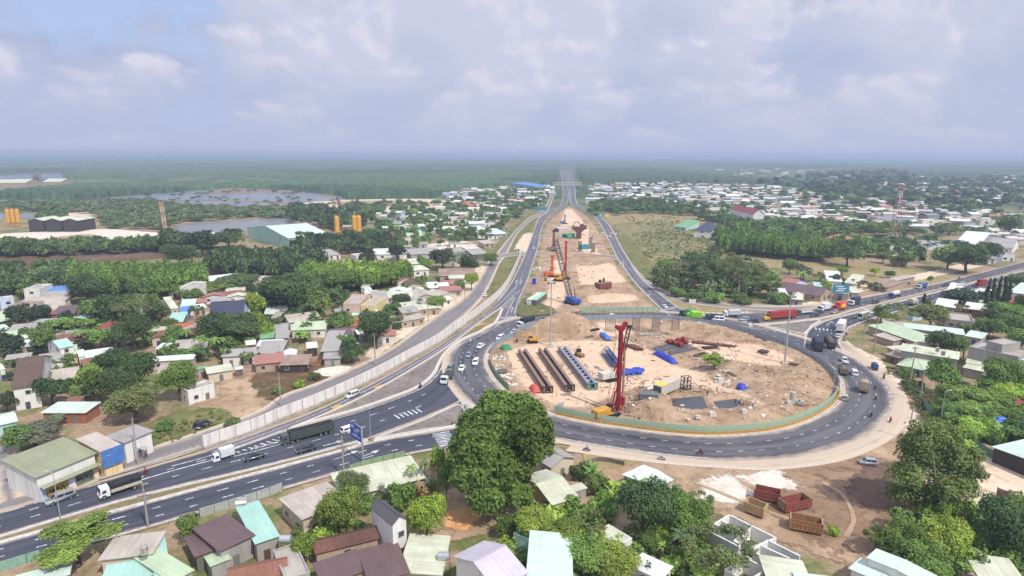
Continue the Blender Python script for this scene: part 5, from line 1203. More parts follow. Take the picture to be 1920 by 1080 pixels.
for q in [((44, 545), (74, 544), (75, 535), 6, 'f', 'conc', 'w'), ((76, 553), (134, 548), (138, 540), 4.5, 's', 'blue', 'g'), ((66, 566), (122, 562), (122, 552), 4, 's', 'grey', 'o'), ((32, 572), (118, 568), (120, 560), 4, 's', 'beige', 'w'), ((0, 565), (26, 562), (26, 556), 6, 'f', 'conc', 'l'), ((10, 580), (60, 579), (60, 570), 4, 's', 'rusty', 'w'),
          ((50, 586), (118, 580), (118, 572), 4, 's', 'beige', 'g'), ((82, 582), (118, 578), (116, 571), 4, 's', 'white', 'b'), ((96, 591), (140, 588), (142, 578), 4, 's', 'brown', 'r'), ((0, 604), (24, 600), (26, 588), 4, 's', 'palegreen', 'd'), ((0, 622), (22, 618), (24, 610), 3.5, 's', 'mint', 'g'), ((0, 636), (32, 632), (32, 624), 4, 's', 'palegreen', 'w'),
          ((137, 596), (160, 598), (165, 588), 4, 'h', 'teal', 'k'), ((181, 617), (207, 617), (208, 608), 4, 's', 'red', 'k'), ((214, 624), (229, 624), (230, 617), 3, 's', 'white', 'g'), ((40, 652), (66, 648), (66, 636), 4, 'g', 'white', 'o'), ((98, 658), (112, 656), (126, 646), 4, 'h', 'palegreen', 'g'), ((112, 654), (140, 648), (140, 632), 6, 'g', 'teal', 'w'),
          ((118, 668), (146, 664), (146, 652), 4.5, 's', 'palegreen', 'y'), ((72, 684), (126, 676), (124, 664), 4, 's', 'grey', 'w'), ((147, 670), (160, 668), (160, 659), 4, 's', 'mint', 'w'), ((160, 672), (214, 664), (214, 655), 4.6, 's', 'white', 'w'), ((158, 694), (180, 690), (184, 676), 4, 's', 'terra', 'r'), ((210, 636), (236, 634), (240, 624), 4, 'g', 'tiledark', 'c'),
          ((282, 636), (310, 634), (312, 622), 4, 'G', 'terra', 'c'), ((356, 634), (386, 630), (386, 619), 4, 's', 'terra', 'r'), ((290, 655), (310, 655), (311, 647), 3.6, 's', 'white', 'd'), ((312, 606), (343, 604), (344, 592), 4.5, 's', 'teal', 'r'), ((320, 580), (335, 578), (338, 563), 4, 's', 'cream', 'c'), ((336, 580), (364, 578), (368, 567), 4, 's', 'mint', 'w'), ((338, 588), (358, 586), (360, 578), 3.5, 's', 'blue', 'b'),
          ((8, 676), (58, 670), (58, 664), 4, 's', 'grey', 'd'), ((0, 694), (10, 692), (12, 684), 5, 's', 'white', 'w'), ((72, 700), (104, 696), (104, 687), 4, 's', 'white', 'b'), ((100, 698), (138, 692), (136, 683), 4, 's', 'beige', 'd'), ((96, 716), (148, 708), (146, 694), 4, 's', 'beige', 'k'), ((30, 748), (72, 740), (74, 722), 4.5, 's', 'tiledark', 'l'), ((120, 756), (150, 754), (152, 746), 3.5, 's', 'terra', 'o'),
          ((314, 548), (336, 546), (338, 540), 4, 's', 'beige', 'p'), ((337, 540), (364, 540), (365, 530), 6.5, 'f', 'conc', 'w'), ((392, 528), (466, 520), (468, 514), 4.5, 's', 'white', 'w'), ((372, 580), (388, 578), (388, 572), 3.5, 's', 'white', 'o'), ((380, 606), (408, 604), (408, 594), 3.6, 'f', 'conc', 'w'), ((460, 648), (480, 646), (480, 640), 3.6, 's', 'white', 'r'),
          ((414, 670), (452, 668), (453, 658), 4.5, 's', 'grey', 'w'), ((453, 667), (482, 664), (482, 655), 4.5, 's', 'grey', 'w'), ((370, 694), (390, 690), (402, 684), 4, 's', 'green', 'g'), ((440, 694), (456, 692), (458, 688), 3, 's', 'white', 'd'),
          ((480, 662), (530, 660), (530, 645), 4.5, 's', 'grey', 'd'), ((488, 664), (520, 662), (520, 650) if False else (521, 648), 4.6, 's', 'grey', 'k'), ((527, 670), (555, 668), (556, 656), 4, 'G', 'white', 'k'), ((524, 686), (578, 684), (580, 670), 3.6, 's', 'rusty', 'k'), ((575, 654), (596, 652), (598, 644), 4, 's', 'white', 'k'), ((600, 660), (634, 659), (630, 632), 5.0, 's', 'grey', 'd'), ((605, 674), (640, 672), (638, 660), 3.6, 's', 'grey', 'g'),
          ((622, 638), (664, 634), (664, 620), 4.4, 's', 'brown', 'r'), ((640, 650), (674, 645), (672, 632), 4, 's', 'teal', 'r'), ((487, 636), (514, 634), (512, 621), 4, 's', 'green', 'd'), ((512, 626), (540, 624), (538, 612), 4, 's', 'grey', 'g'), ((516, 636), (542, 634), (542, 624), 4, 's', 'grey', 'd'), ((480, 650), (528, 648), (528, 640), 4, 's', 'white', 'k'), ((545, 620), (610, 618), (614, 607), 4.2, 's', 'palegreen', 'w'),
          ((542, 606), (604, 598), (602, 588), 4.6, 's', 'beige', 'w'), ((610, 608), (630, 606), (632, 598), 3.6, 's', 'terra', 'r'), ((486, 576), (540, 574), (542, 558) if False else (540, 566), 4, 's', 'brown', 'k'), ((480, 552), (516, 549), (518, 540), 4.5, 's', 'mint', 'w'), ((500, 526), (518, 524), (518, 518), 5, 'f', 'conc', 'w'), ((484, 530), (500, 529), (500, 522), 4, 's', 'beige', 'o'), ((520, 540), (543, 538), (544, 528), 5, 's', 'white', 'w'),
          ((494, 590), (536, 588), (540, 578), 4, 's', 'white', 'd'), ((504, 600), (520, 600), (522, 590), 4, 's', 'grey', 'o'), ((643, 572), (674, 572), (676, 554), 7, 'f', 'conc', 'p'), ((676, 575), (700, 576), (704, 560), 6, 'f', 'conc', 'y'), ((702, 574), (732, 572), (722, 555), 4.5, 's', 'grey', 'd'), ((720, 560), (776, 558), (772, 550), 4.2, 's', 'cream', 'c'), ((628, 588), (662, 585), (664, 577), 4, 's', 'grey', 'r'), ((660, 592), (692, 590), (694, 580), 4, 's', 'mint', 'w'),
          ((690, 592), (712, 590), (714, 580), 4, 's', 'white', 'd'), ((754, 588), (788, 584), (786, 576), 4, 's', 'grey', 'c'), ((724, 606), (752, 604), (752, 596), 4, 's', 'palegreen', 'g'), ((752, 604), (798, 596), (796, 590), 4, 's', 'conc', 'o'), ((778, 560), (820, 556), (804, 544), 4.6, 'G', 'beige', 'c'), ((826, 558), (858, 550), (844, 540), 4.6, 'G', 'beige', 'c'), ((684, 552), (710, 550), (712, 546), 4, 's', 'cream', 'c'),
          ((676, 540), (690, 540), (694, 533), 4.5, 's', 'beige', 'w'), ((686, 547), (700, 546), (700, 538), 4.5, 'G', 'white', 'w'), ((728, 549), (766, 548), (766, 541), 4.5, 'G', 'white', 'w'), ((716, 518), (760, 517), (748, 507), 5, 'G', 'pinktile', 'c'), ((745, 528), (780, 524), (774, 516), 4.5, 'G', 'pinktile', 'c'), ((764, 536), (792, 534), (786, 526), 4.5, 'G', 'brown', 'c'), ((802, 541), (824, 540), (824, 533), 4, 's', 'white', 'w'), ((824, 540), (844, 539), (844, 533), 4, 's', 'white', 'r'),
          ((838, 534), (874, 531), (868, 524), 4, 'h', 'pinktile', 'c'), ((775, 508), (806, 506), (804, 498), 4.5, 'h', 'cream', 'w'), ((770, 496), (806, 494), (806, 488), 4, 's', 'cream', 'w'), ((824, 518), (894, 516), (894, 508), 4.5, 's', 'rusty', 'o'), ((846, 500), (864, 500), (864, 492), 4, 'h', 'beige', 'c'), ((850, 474), (882, 472), (882, 464), 5, 'f', 'conc', 'g'), ((886, 478), (914, 476), (910, 470), 5, 's', 'grey', 'd')]:
 H(*q)
for q in [((716, 450), (736, 450), (734, 442), 4.5, 'G', 'red', 'r'), ((732, 450), (758, 449), (756, 438), 4.5, 'G', 'red', 'r'), ((752, 449), (760, 447), (762, 434), 6, 'f', 'conc', 'r'), ((744, 456), (786, 455), (788, 450), 4, 's', 'beige', 'w'), ((784, 459), (802, 458), (802, 453), 4, 's', 'grey', 'g'), ((772, 437), (798, 436), (800, 431), 4, 's', 'teal', 'w'), ((764, 444), (794, 443), (796, 438), 4, 's', 'palegreen', 'c'), ((898, 420), (928, 419), (928, 413), 6.5, 'f', 'conc', 'w'),
          ((874, 438), (896, 436), (892, 427), 4, 'G', 'pinktile', 'r'), ((896, 440), (926, 438), (926, 430), 4.5, 's', 'white', 'w'), ((926, 440), (952, 438), (952, 432), 4, 's', 'mint', 'g'), ((908, 458), (930, 456), (930, 452), 4, 's', 'beige', 'o'), ((700, 478), (764, 476), (766, 470), 4.5, 's', 'white', 'w'), ((770, 478), (830, 474), (830, 468), 4, 's', 'grey', 'g'), ((584, 478), (606, 477), (606, 470), 4, 's', 'white', 'w'), ((616, 480), (640, 477), (638, 470), 4, 's', 'grey', 'w'),
          ((668, 482), (690, 480), (690, 475), 4.5, 'f', 'conc', 'w'), ((884, 402), (906, 401), (906, 396), 4, 'h', 'cream', 'w'), ((872, 390), (900, 389), (896, 383), 5, 'h', 'orange', 'p'), ((748, 410), (760, 410), (760, 405), 5, 'f', 'conc', 'l'), ((880, 420), (898, 418), (898, 412), 4, 's', 'palegreen', 'c'), ((812, 412), (830, 411), (830, 406), 4, 's', 'white', 'w'), ((770, 404), (800, 402), (800, 398), 4, 's', 'mint', 'w'), ((790, 412), (806, 411), (806, 407), 4, 's', 'rusty', 'o')]:
 H(*q)
# ================================================================== vegetation
def leafmat(name, use_attr=False):
 t = NT(name); v = t.obj() if not use_attr else t.pos()
 base = t.attr('tint').outputs['Color'] if use_attr else t.n('ShaderNodeObjectInfo').outputs['Color']
 f = t.attr('shade').outputs['Fac']; hue = t.attr('warm').outputs['Fac']
 col = t.mix(t.math('MULTIPLY', hue, .45), base, t.mix(1.0, base, (1.4, 1.18, .65, 1), 'MULTIPLY'))
 g = t.n('ShaderNodeCombineColor'); [t.l(f, g.inputs[i]) for i in range(3)]
 col = t.mix(1.0, col, g.outputs[0], 'MULTIPLY')
 t.l(col, t.p.inputs['Base Color']); t.p.inputs['Roughness'].default_value = .6; t.p.inputs['Specular IOR Level'].default_value = .25
 tr = t.n('ShaderNodeBsdfTranslucent'); t.l(t.mix(1.0, col, (1.15, 1.25, .6, 1), 'MULTIPLY'), tr.inputs['Color'])
 mx = t.n('ShaderNodeMixShader'); mx.inputs[0].default_value = .2; t.l(t.p, mx.inputs[1]); t.l(tr, mx.inputs[2]); t.l(mx, t.out.inputs['Surface'])
 return t.m
LEAF = leafmat('foliage'); LEAFA = leafmat('woodland foliage', True)
BARK = plain((110, 96, 80), .95, .35)
rng = np.random.default_rng(11)
def unit(n):
 v = rng.normal(size=(n, 3)); return v/np.linalg.norm(v, axis=1)[:, None]
def leafcloud(lobes, n, leaf, flat=0.0, fill=.3, up=.25):
 """quads spread through ellipsoid lobes -> V, F, shade, warm"""
 ar = np.array([(l[3]*l[4]+l[4]*l[5]+l[3]*l[5]) for l in lobes]); cnt = np.maximum(6, (ar/ar.sum()*n).astype(int)); VV = []; S = []; Wm = []
 for l, c in zip(lobes, cnt):
  d = unit(c); d[:, 2] = np.where(d[:, 2] < -.55, -d[:, 2], d[:, 2])
  rad = 1-fill*rng.random(c)**1.5+.22*rng.random(c)*(rng.random(c) > .8); ce = np.array(l[:3]); rr = np.array(l[3:6])
  p = ce+d*rr*rad[:, None]*(1+.10*np.sin(d[:, :1]*7+l[0]*9)+.08*np.sin(d[:, 1:2]*9+d[:, 2:]*6))
  nrm = d/rr; nrm /= np.linalg.norm(nrm, axis=1)[:, None]; nrm = nrm*.75+unit(c)*.55; nrm[:, 2] += up+flat; nrm /= np.linalg.norm(nrm, axis=1)[:, None]
  a = np.cross(nrm, unit(c)); a /= np.linalg.norm(a, axis=1)[:, None]; b_ = np.cross(nrm, a)
  s = leaf*(.55+.9*rng.random(c)); s2 = s*(.55+.4*rng.random(c)); bend = nrm*(s*.25)[:, None]
  q = np.stack([p-a*s[:, None]-bend, p-b_*s2[:, None], p+a*s[:, None]-bend, p+b_*s2[:, None]], 1); VV.append(q.reshape(-1, 3))
  sh = .72+.5*rng.random(c)+.12*rng.normal(); S.append(np.repeat(sh, 4)); Wm.append(np.repeat(np.clip(rng.random()*.5+.5*rng.random(c)-.2, 0, 1), 4))
 Vt = np.concatenate(VV); m = len(Vt)//4
 return Vt, np.arange(m*4).reshape(m, 4), np.concatenate(S), np.concatenate(Wm)
def lobes_round(k, spread=.55, flatz=.8, rmin=.32, rmax=.52, z0=.95, R_=1.0):
 out = [(0, 0, z0, R_*.72, R_*.72, R_*.62*flatz)]
 for i in range(k):
  a = 2*math.pi*(i+rng.random()*.6)/k; e = rng.uniform(-.35, .9); q = spread*math.cos(e*.9); r = rng.uniform(rmin, rmax)
  out.append((R_*q*math.cos(a)*1.1, R_*q*math.sin(a)*1.1, z0+R_*.62*math.sin(e)*flatz, R_*r, R_*r, R_*r*flatz*.9))
 return out
def crown_mesh(kind, v, lod):
 n = {'hi': 7000, 'mid': 2200, 'low': 620}[lod]; lf = {'hi': .042, 'mid': .072, 'low': .13}[lod]
 if kind == 'round': L = lobes_round(9+v, .58, .85); d = leafcloud(L, n, lf)
 elif kind == 'tall': L = lobes_round(7, .5, 1.25, .32, .5, 1.25); d = leafcloud(L, n, lf)
 elif kind == 'loose': L = lobes_round(15, .85, .75, .16, .36, 1.05)[1:]; d = leafcloud(L, int(n*.75), lf*.8, 0, .8)
 elif kind == 'flat': L = [(rng.uniform(-.75, .75), rng.uniform(-.7, .7), .8+.22*rng.random()+(.25 if i < 4 else 0), .38, .34, .12) for i in range(14)]; d = leafcloud(L, n, lf, .8, .5)
 elif kind == 'bush': L = lobes_round(7, .6, .75, .3, .5, .45); d = leafcloud(L, n, lf)
 elif kind == 'column':
  L = [(rng.uniform(-.1, .1), rng.uniform(-.1, .1), .3+.33*i, .30*(1-.1*i), .30*(1-.1*i), .42) for i in range(7)]; d = leafcloud(L, n, lf*.8, 0, .4, .1)
 elif kind == 'spread': L = lobes_round(13, .78, .6, .24, .42, .95); d = leafcloud(L, n, lf)
 V_, F_, s, w_ = d
 return np_mesh('crown', V_, F_, LEAF, {'shade': s, 'warm': w_})
def trunk_mesh(kind, v):
 b = MB(); H_ = {'tall': .95, 'column': .5, 'bush': .3}.get(kind, .8); r = .055
 b.cyl((0, 0, 0), (.03, .02, H_*.55), r*1.3, r, 7); b.cyl((.03, .02, H_*.55), (0, 0, H_*1.1), r, r*.55, 7)
 if kind != 'column':
  for i in range(5):
   a = 6.28*i/5+v; b.cyl((.02, .01, H_*(.5+.08*i)), (.5*math.cos(a), .5*math.sin(a), H_*(1.0+.1*i)), r*.6, r*.2, 5)
 return b.mesh('trunk', BARK)
def frond(b, org, az, L, droop, wd, n=6, m=0, rise=.5, jag=True):
 c, s = math.cos(az), math.sin(az); P = []
 for i in range(n+1):
  t_ = i/n; P.append(Vector((org[0]+c*L*t_*(1-.15*t_), org[1]+s*L*t_*(1-.15*t_), org[2]+L*(rise*t_-droop*t_*t_))))
 sd_ = Vector((-s, c, 0))
 for i in range(n):
  t0, t1 = i/n, (i+1)/n; w0 = wd*math.sin(math.pi*min(.98, .12+t0*.85)); w1 = wd*math.sin(math.pi*min(.98, .12+t1*.85)) if not jag else w0*.55
  dn = Vector((0, 0, -.35))
  for q in (1, -1):
   b.poly([P[i], P[i+1], P[i+1]+sd_*q*w1+dn*w1, P[i]+sd_*q*w0+dn*w0][::q], m)
def palm_mesh(kind, v, lod):
 b = MB(); rr = random.Random(v*5+3)
 if kind == 'palm':
  k = 16
  for i in range(k): frond(b, (0, 0, 1.9), 6.28*i/k+rr.uniform(-.2, .2), rr.uniform(.8, 1.05), rr.uniform(.5, 1.1), .16, 7, 0, rr.uniform(.25, .75))
 else:
  for c in range(5):
   ox, oy = rr.uniform(-.45, .45), rr.uniform(-.45, .45); h_ = rr.uniform(.5, .95)
   for i in range(7): frond(b, (ox, oy, h_), 6.28*i/7+rr.uniform(-.4, .4), rr.uniform(.6, .9), rr.uniform(.3, .95), .15, 5, 0, rr.uniform(.7, 1.2), i % 2 == 0)
 me = b.mesh('crown', LEAF); n = len(me.vertices); rs = np.repeat(.8+.45*rng.random(n//4+1), 4)[:n]
 for nm, a in (('shade', rs), ('warm', rng.random(n)*.35)): at = me.attributes.new(nm, 'FLOAT', 'POINT'); at.data.foreach_set('value', a.astype(np.float32))
 t = MB()
 if kind == 'palm': t.cyl((0, 0, 0), (.04, 0, 1.0), .07, .055, 7); t.cyl((.04, 0, 1.0), (0, 0, 1.92), .055, .05, 7)
 else:
  for c in range(5): ox, oy = rr.uniform(-.4, .4), rr.uniform(-.4, .4); t.cyl((ox, oy, 0), (ox*.9, oy*.9, .75), .05, .035, 6)
 return me, t.mesh('trunk', BARK if kind == 'palm' else plain((120, 132, 84), .8))
TM = {}
def tree_meshes(kind, v, lod):
 k = (kind, v, lod)
 if k not in TM:
  TM[k] = palm_mesh(kind, v, lod) if kind in ('palm', 'banana') else (crown_mesh(kind, v, lod), trunk_mesh(kind, v))
 return TM[k]
KH = {'round': 1.6, 'tall': 2.3, 'loose': 1.75, 'flat': 1.15, 'bush': 1.0, 'column': 2.75, 'spread': 1.5, 'palm': 2.3, 'banana': 1.75}
TINT = {'d': (78, 101, 62), 'm': (104, 130, 70), 'l': (142, 169, 75), 'y': (119, 141, 66), 'o': (107, 121, 77), 'g': (96, 119, 78), 'k': (67, 83, 62), 'e': (115, 146, 75), 'p': (111, 113, 98), 'b': (132, 124, 89), 'w': (121, 130, 98)}
TREES = []
OCC = []
def tree(x, y, w, h, kind='round', tint='m', label=None, world=None, wm=None, hm=None, group=None):
 """x, y: foot of the tree in the picture; w, h: its size there in photo pixels (or wm, hm in metres)"""
 p = Vector((*world, 0)) if world else G(x, y)
 k = mpp(p); W_ = wm or w*k; H_ = hm or h*k*1.02; px = W_/k
 lod = 'hi' if px > 62 else 'mid' if px > 24 else 'low'
 v = len(TREES) % 3; me, tr = tree_meshes(kind, v, lod)
 r = empty({'bush': 'bush', 'banana': 'banana_plant', 'palm': 'palm_tree', 'column': 'cypress_tree'}.get(kind, 'tree'), p, random.uniform(0, 6.28))
 s = W_/2*(1.0 if kind not in ('column',) else 2.2); r.scale = (s, s, H_/KH[kind])
 c = link('crown', me, r); t_ = link('trunk', tr, r); j = random.uniform(.85, 1.18); col = lin(TINT[tint]); c.color = (col[0]*j*random.uniform(.9, 1.15), col[1]*j, col[2]*j*random.uniform(.85, 1.1), 1)
 TREES.append((r, kind, tint, W_, H_)); tag(r, label or 'x', {'bush': 'bush', 'palm': 'palm', 'banana': 'banana plant'}.get(kind, 'tree'), group)
 OCC.append((p.x, p.y, W_/2)); return r
T = tree
p = G(918, 952); r = empty('tree', p); tag(r, 'huge dense dark green mango tree in the foreground beside the roundabout', 'tree'); k = mpp(p)
def lb(px, py, rpx, dy=0.0, sq=.9):
 """lobe centre from a pixel on the plane through the trunk"""
 q = lift(px, py, p.y+dy)-p; return (q.x, q.y, q.z, rpx*k, rpx*k, rpx*k*sq)
L = [lb(940, 795, 52, 2), lb(992, 806, 40, -2), lb(902, 840, 44, -3), lb(888, 885, 42, -4), lb(945, 872, 48, -2), lb(915, 925, 40, -5), lb(965, 925, 30, -5), lb(955, 770, 34, 3), lb(1005, 838, 30, -1), lb(870, 850, 34, 0), lb(985, 775, 34, 2), lb(930, 765, 34, 4), lb(900, 800, 40, 3), lb(970, 850, 40, 6), lb(920, 860, 50, 7)]
V_, F_, s_, w_ = leafcloud(L, 42000, .36, 0, .22)
s_ = s_*np.interp(np.arange(len(s_)), np.linspace(0, len(s_), 15), [1.1, 1.2, .95, .9, 1.05, .9, 1.1, 1.2, 1.25, .95, 1.2, 1.15, 1.05, 1, 1])  # painted light: top and right lobes lighter, lower left lobes darker
w_ = np.clip(w_+.5*np.clip((V_[:, 0]-2)/8, 0, 1)*np.clip((V_[:, 2]-9)/6, 0, 1), 0, 1)  # sunlit upper right of the crown tinted warmer in the leaf colour
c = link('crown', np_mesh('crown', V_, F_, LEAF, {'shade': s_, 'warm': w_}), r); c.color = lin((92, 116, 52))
b = MB(); b.cyl((0, 0, 0), (.2, .3, 6), .8, .6, 10); b.cyl((.2, .3, 6), (1.5, 1, 14), .6, .25, 8); [b.cyl((.1, .2, 3+i), (q[0]*.7, q[1]*.7, q[2]), .4, .12, 6) for i, q in enumerate(L[:7])]; b.build('trunk', BARK, r); OCC.append((p.x, p.y, 9))
T(148, 1058, 126, 66, 'flat', 'e', 'flat crowned bright green tree overhanging the lower left road')
T(357, 1018, 42, 54, 'round', 'm', 'small round tree between the lower left road and the brown shed')
T(664, 938, 66, 52, 'round', 'o', 'dull olive tree beside the long cream shed')
T(640, 1012, 92, 94, 'round', 'y', 'lime green round tree right of the beige workshop')
T(608, 1032, 56, 42, 'bush', 'l', 'bright green bush under the lime tree'); T(572, 1058, 44, 56, 'round', 'y', 'yellow green tree with hanging fronds above the mossy tiled house')
T(803, 1020, 84, 88, 'round', 'l', 'light green round tree beside the orange terrace'); T(822, 905, 36, 76, 'tall', 'l', 'slim light green tree at the end of the long cream shed')
T(838, 940, 40, 86, 'tall', 'e', 'slim tree touching the left side of the huge tree')
for x, y, w, h, c_ in [(772, 918, 32, 54, 'e'), (797, 915, 34, 58, 'g'), (815, 918, 30, 50, 'b'), (788, 940, 34, 44, 'b'), (806, 938, 26, 50, 'g')]: T(x, y, w, h, 'palm', c_, group='palms beside the long cream shed')
T(752, 955, 58, 52, 'bush', 'e', 'leafy shrub behind the narrow gable house'); T(740, 962, 40, 34, 'bush', 'm', 'low shrub against the narrow gable house')
T(800, 935, 50, 30, 'bush', 'b', 'dry brown scrub below the palms')
T(1112, 908, 44, 56, 'banana', 'e', 'banana clump behind the grey roofed house'); T(1150, 940, 52, 48, 'banana', 'l', 'left banana clump of the row below the white shed'); T(1185, 935, 60, 50, 'banana', 'l', 'right banana clump of the row below the white shed')
T(1085, 902, 40, 34, 'bush', 'm', 'dark bush beside the grey roofed house'); T(1120, 925, 50, 40, 'bush', 'm', 'bush in front of the banana clump'); T(1138, 960, 46, 40, 'bush', 'e', 'bush at the edge of the brown back yard')
T(1035, 1000, 76, 62, 'banana', 'l', 'big banana clump before the long pale cream house'); T(950, 1008, 46, 46, 'round', 'm', 'small dark tree at the foot of the huge tree'); T(1000, 1020, 78, 66, 'round', 'l', 'light green tree left of the big banana clump')
T(1048, 1050, 84, 70, 'round', 'y', 'yellow green tree beside the teal strip roof'); T(1104, 1015, 56, 62, 'loose', 'o', 'feathery olive tree left of the white box house'); T(1095, 1082, 90, 76, 'round', 'e', 'bushy tree at the bottom edge below the box house')
T(1150, 1090, 100, 66, 'round', 'y', 'lime tree at the bottom edge'); T(1075, 1075, 50, 56, 'banana', 'l', 'banana plant among the bottom edge trees')
T(1205, 1008, 104, 108, 'round', 'd', 'dark dense mango tree right of the white box house'); T(1252, 968, 60, 58, 'round', 'm', 'tree behind the dark mango'); T(1290, 1010, 84, 76, 'round', 'e', 'mid green tree beside the dark mango')
T(1312, 962, 50, 40, 'loose', 'o', 'thin scrub tree at the edge of the bare yard'); T(1278, 1046, 66, 58, 'palm', 'g', 'low palm beside the olive tree'); T(1250, 1042, 40, 40, 'banana', 'l', 'banana plant left of the low palm')
T(1342, 1078, 116, 100, 'loose', 'o', 'large feathery olive tree in front of the roofless rooms'); T(1270, 1062, 34, 46, 'tall', 'e', 'slim shrub between palm and water tanks'); T(1238, 1022, 34, 34, 'bush', 'l', 'lime bush under the dark mango'); T(1320, 1095, 66, 50, 'banana', 'l', 'banana leaves at the bottom edge under the olive tree')
T(1215, 1035, 40, 36, 'bush', 'm', 'green bush beside the white box house wall')
p = G(1752, 972); r = empty('tree', p); tag(r, 'big loose olive green tree with bare twigs right of the bare yard', 'tree'); k = mpp(p)
L = [lb(x, y, rr_, random.uniform(-4, 5), .8) for x, y, rr_ in [(1755, 870, 46), (1720, 850, 34), (1790, 860, 36), (1700, 890, 32), (1740, 815, 32), (1775, 815, 28), (1815, 880, 28), (1690, 925, 26), (1725, 930, 34), (1775, 920, 36), (1810, 915, 24), (1830, 855, 16), (1750, 795, 16), (1745, 960, 24), (1790, 950, 20), (1705, 830, 20), (1840, 890, 14)]]
V_, F_, s_, w_ = leafcloud(L, 26000, .27, 0, .85); c = link('crown', np_mesh('crown', V_, F_, LEAF, {'shade': s_, 'warm': w_}), r); c.color = lin((108, 124, 68))
b = MB(); b.cyl((0, 0, 0), (.3, .2, 5), .5, .35, 8); [b.cyl((.2, .1, 2+i*.4), (q[0]*.85, q[1]*.85, q[2]), .22, .06, 5) for i, q in enumerate(L[:9])]
for q in [(3.2, -4), (4.6, -4.2)]: b.cyl((q[0], q[1], 0), (q[0]+.5, q[1], 8), .1, .03, 5)
b.build('trunk', plain((150, 142, 128), .9), r); OCC.append((p.x, p.y, 10))
T(1692, 1052, 74, 76, 'round', 'e', 'green tree left of the lime bushes at the lower right'); T(1640, 1042, 44, 58, 'loose', 'm', 'thin dark shrub at the lower edge of the bare yard'); T(1760, 1062, 92, 90, 'round', 'l', 'light green tree below the big loose tree'); T(1730, 1085, 90, 66, 'round', 'e', 'green tree at the bottom edge right of the mint roofs')
T(1785, 1000, 56, 62, 'spread', 'y', 'yellow green shrub tree in front of the big loose tree'); T(1885, 1050, 116, 108, 'round', 'd', 'dark green tree in the lower right corner'); T(1835, 1005, 46, 40, 'round', 'm', 'small dark tree left of the lower right corner tree'); T(1910, 980, 60, 50, 'round', 'm', 'tree at the right edge above the corner tree'); T(1825, 1040, 56, 48, 'bush', 'e', 'bush beside the patched grey roof')
T(1562, 1004, 24, 16, 'bush', 'l', 'tiny green shrub beside the rightmost tipper body'); T(1806, 925, 30, 44, 'loose', 'w', 'thin sapling beside the green fence')
q = I(1338, 692); T(0, 0, 40, 32, 'flat', 'l', 'lone small flat crowned tree on the construction island', world=(q.x, q.y))
for i, (x, y, w, h, kd, c_) in enumerate([(1762, 740, 58, 64, 'round', 'e'), (1872, 742, 66, 72, 'round', 'e'), (1800, 765, 70, 46, 'spread', 'm'), (1850, 775, 80, 48, 'spread', 'e'), (1900, 770, 70, 50, 'spread', 'l'), (1790, 795, 70, 44, 'spread', 'm'), (1840, 800, 76, 46, 'spread', 'e'), (1890, 805, 70, 44, 'spread', 'm'), (1830, 825, 66, 40, 'spread', 'l'), (1880, 830, 60, 44, 'spread', 'e'), (1905, 830, 50, 44, 'round', 'd'), (1780, 760, 50, 40, 'spread', 'e'),
          (1715, 735, 34, 22, 'bush', 'o'), (1700, 710, 30, 20, 'bush', 'm'), (1728, 762, 30, 18, 'bush', 'b'), (1820, 760, 60, 40, 'spread', 'd'), (1920, 740, 60, 50, 'spread', 'e'), (1855, 748, 50, 40, 'round', 'm'), (1740, 790, 26, 16, 'bush', 'o'), (1815, 835, 30, 22, 'bush', 'l')]):
 T(x, y, w, h, kd, c_)
for x, y, w, h, kd, c_ in [(1680, 612, 66, 46, 'loose', 'o'), (1650, 606, 30, 30, 'round', 'y'), (1744, 616, 56, 42, 'round', 'o'), (1727, 597, 15, 48, 'column', 'k'), (1737, 590, 16, 30, 'tall', 'm'), (1800, 574, 56, 30, 'round', 'k'), (1825, 572, 40, 26, 'round', 'k'), (1784, 570, 30, 22, 'round', 'd'), (1847, 576, 15, 56, 'column', 'k'), (1858, 574, 15, 54, 'column', 'k'), (1869, 573, 15, 56, 'column', 'k'), (1881, 571, 15, 54, 'column', 'k'), (1889, 570, 14, 46, 'column', 'k'),
          (1875, 600, 56, 34, 'round', 'm'), (1895, 618, 60, 44, 'round', 'e'), (1868, 620, 46, 40, 'round', 'd'), (1890, 640, 66, 46, 'round', 'm'), (1912, 660, 50, 40, 'round', 'e'), (1762, 668, 50, 46, 'round', 'd'), (1788, 672, 46, 40, 'round', 'm'), (1806, 672, 40, 30, 'palm', 'e'), (1725, 640, 30, 18, 'banana', 'l'), (1806, 622, 26, 16, 'bush', 'e'), (1846, 634, 40, 34, 'round', 'm'), (1802, 588, 30, 16, 'bush', 'b'), (1920, 590, 40, 36, 'round', 'm'), (1905, 540, 40, 24, 'round', 'o'), (1840, 620, 24, 24, 'round', 'e')]: T(x, y, w, h, kd, c_)
T(1810, 512, 80, 48, 'round', 'd', 'broad dark tree overhanging the eastern road verge'); T(1775, 506, 60, 40, 'round', 'm', 'tree left of the broad dark roadside tree'); T(1848, 496, 50, 40, 'round', 'd', 'tree right of the broad dark roadside tree'); T(1588, 500, 54, 46, 'round', 'g', 'big round tree at the end of the eucalyptus block')
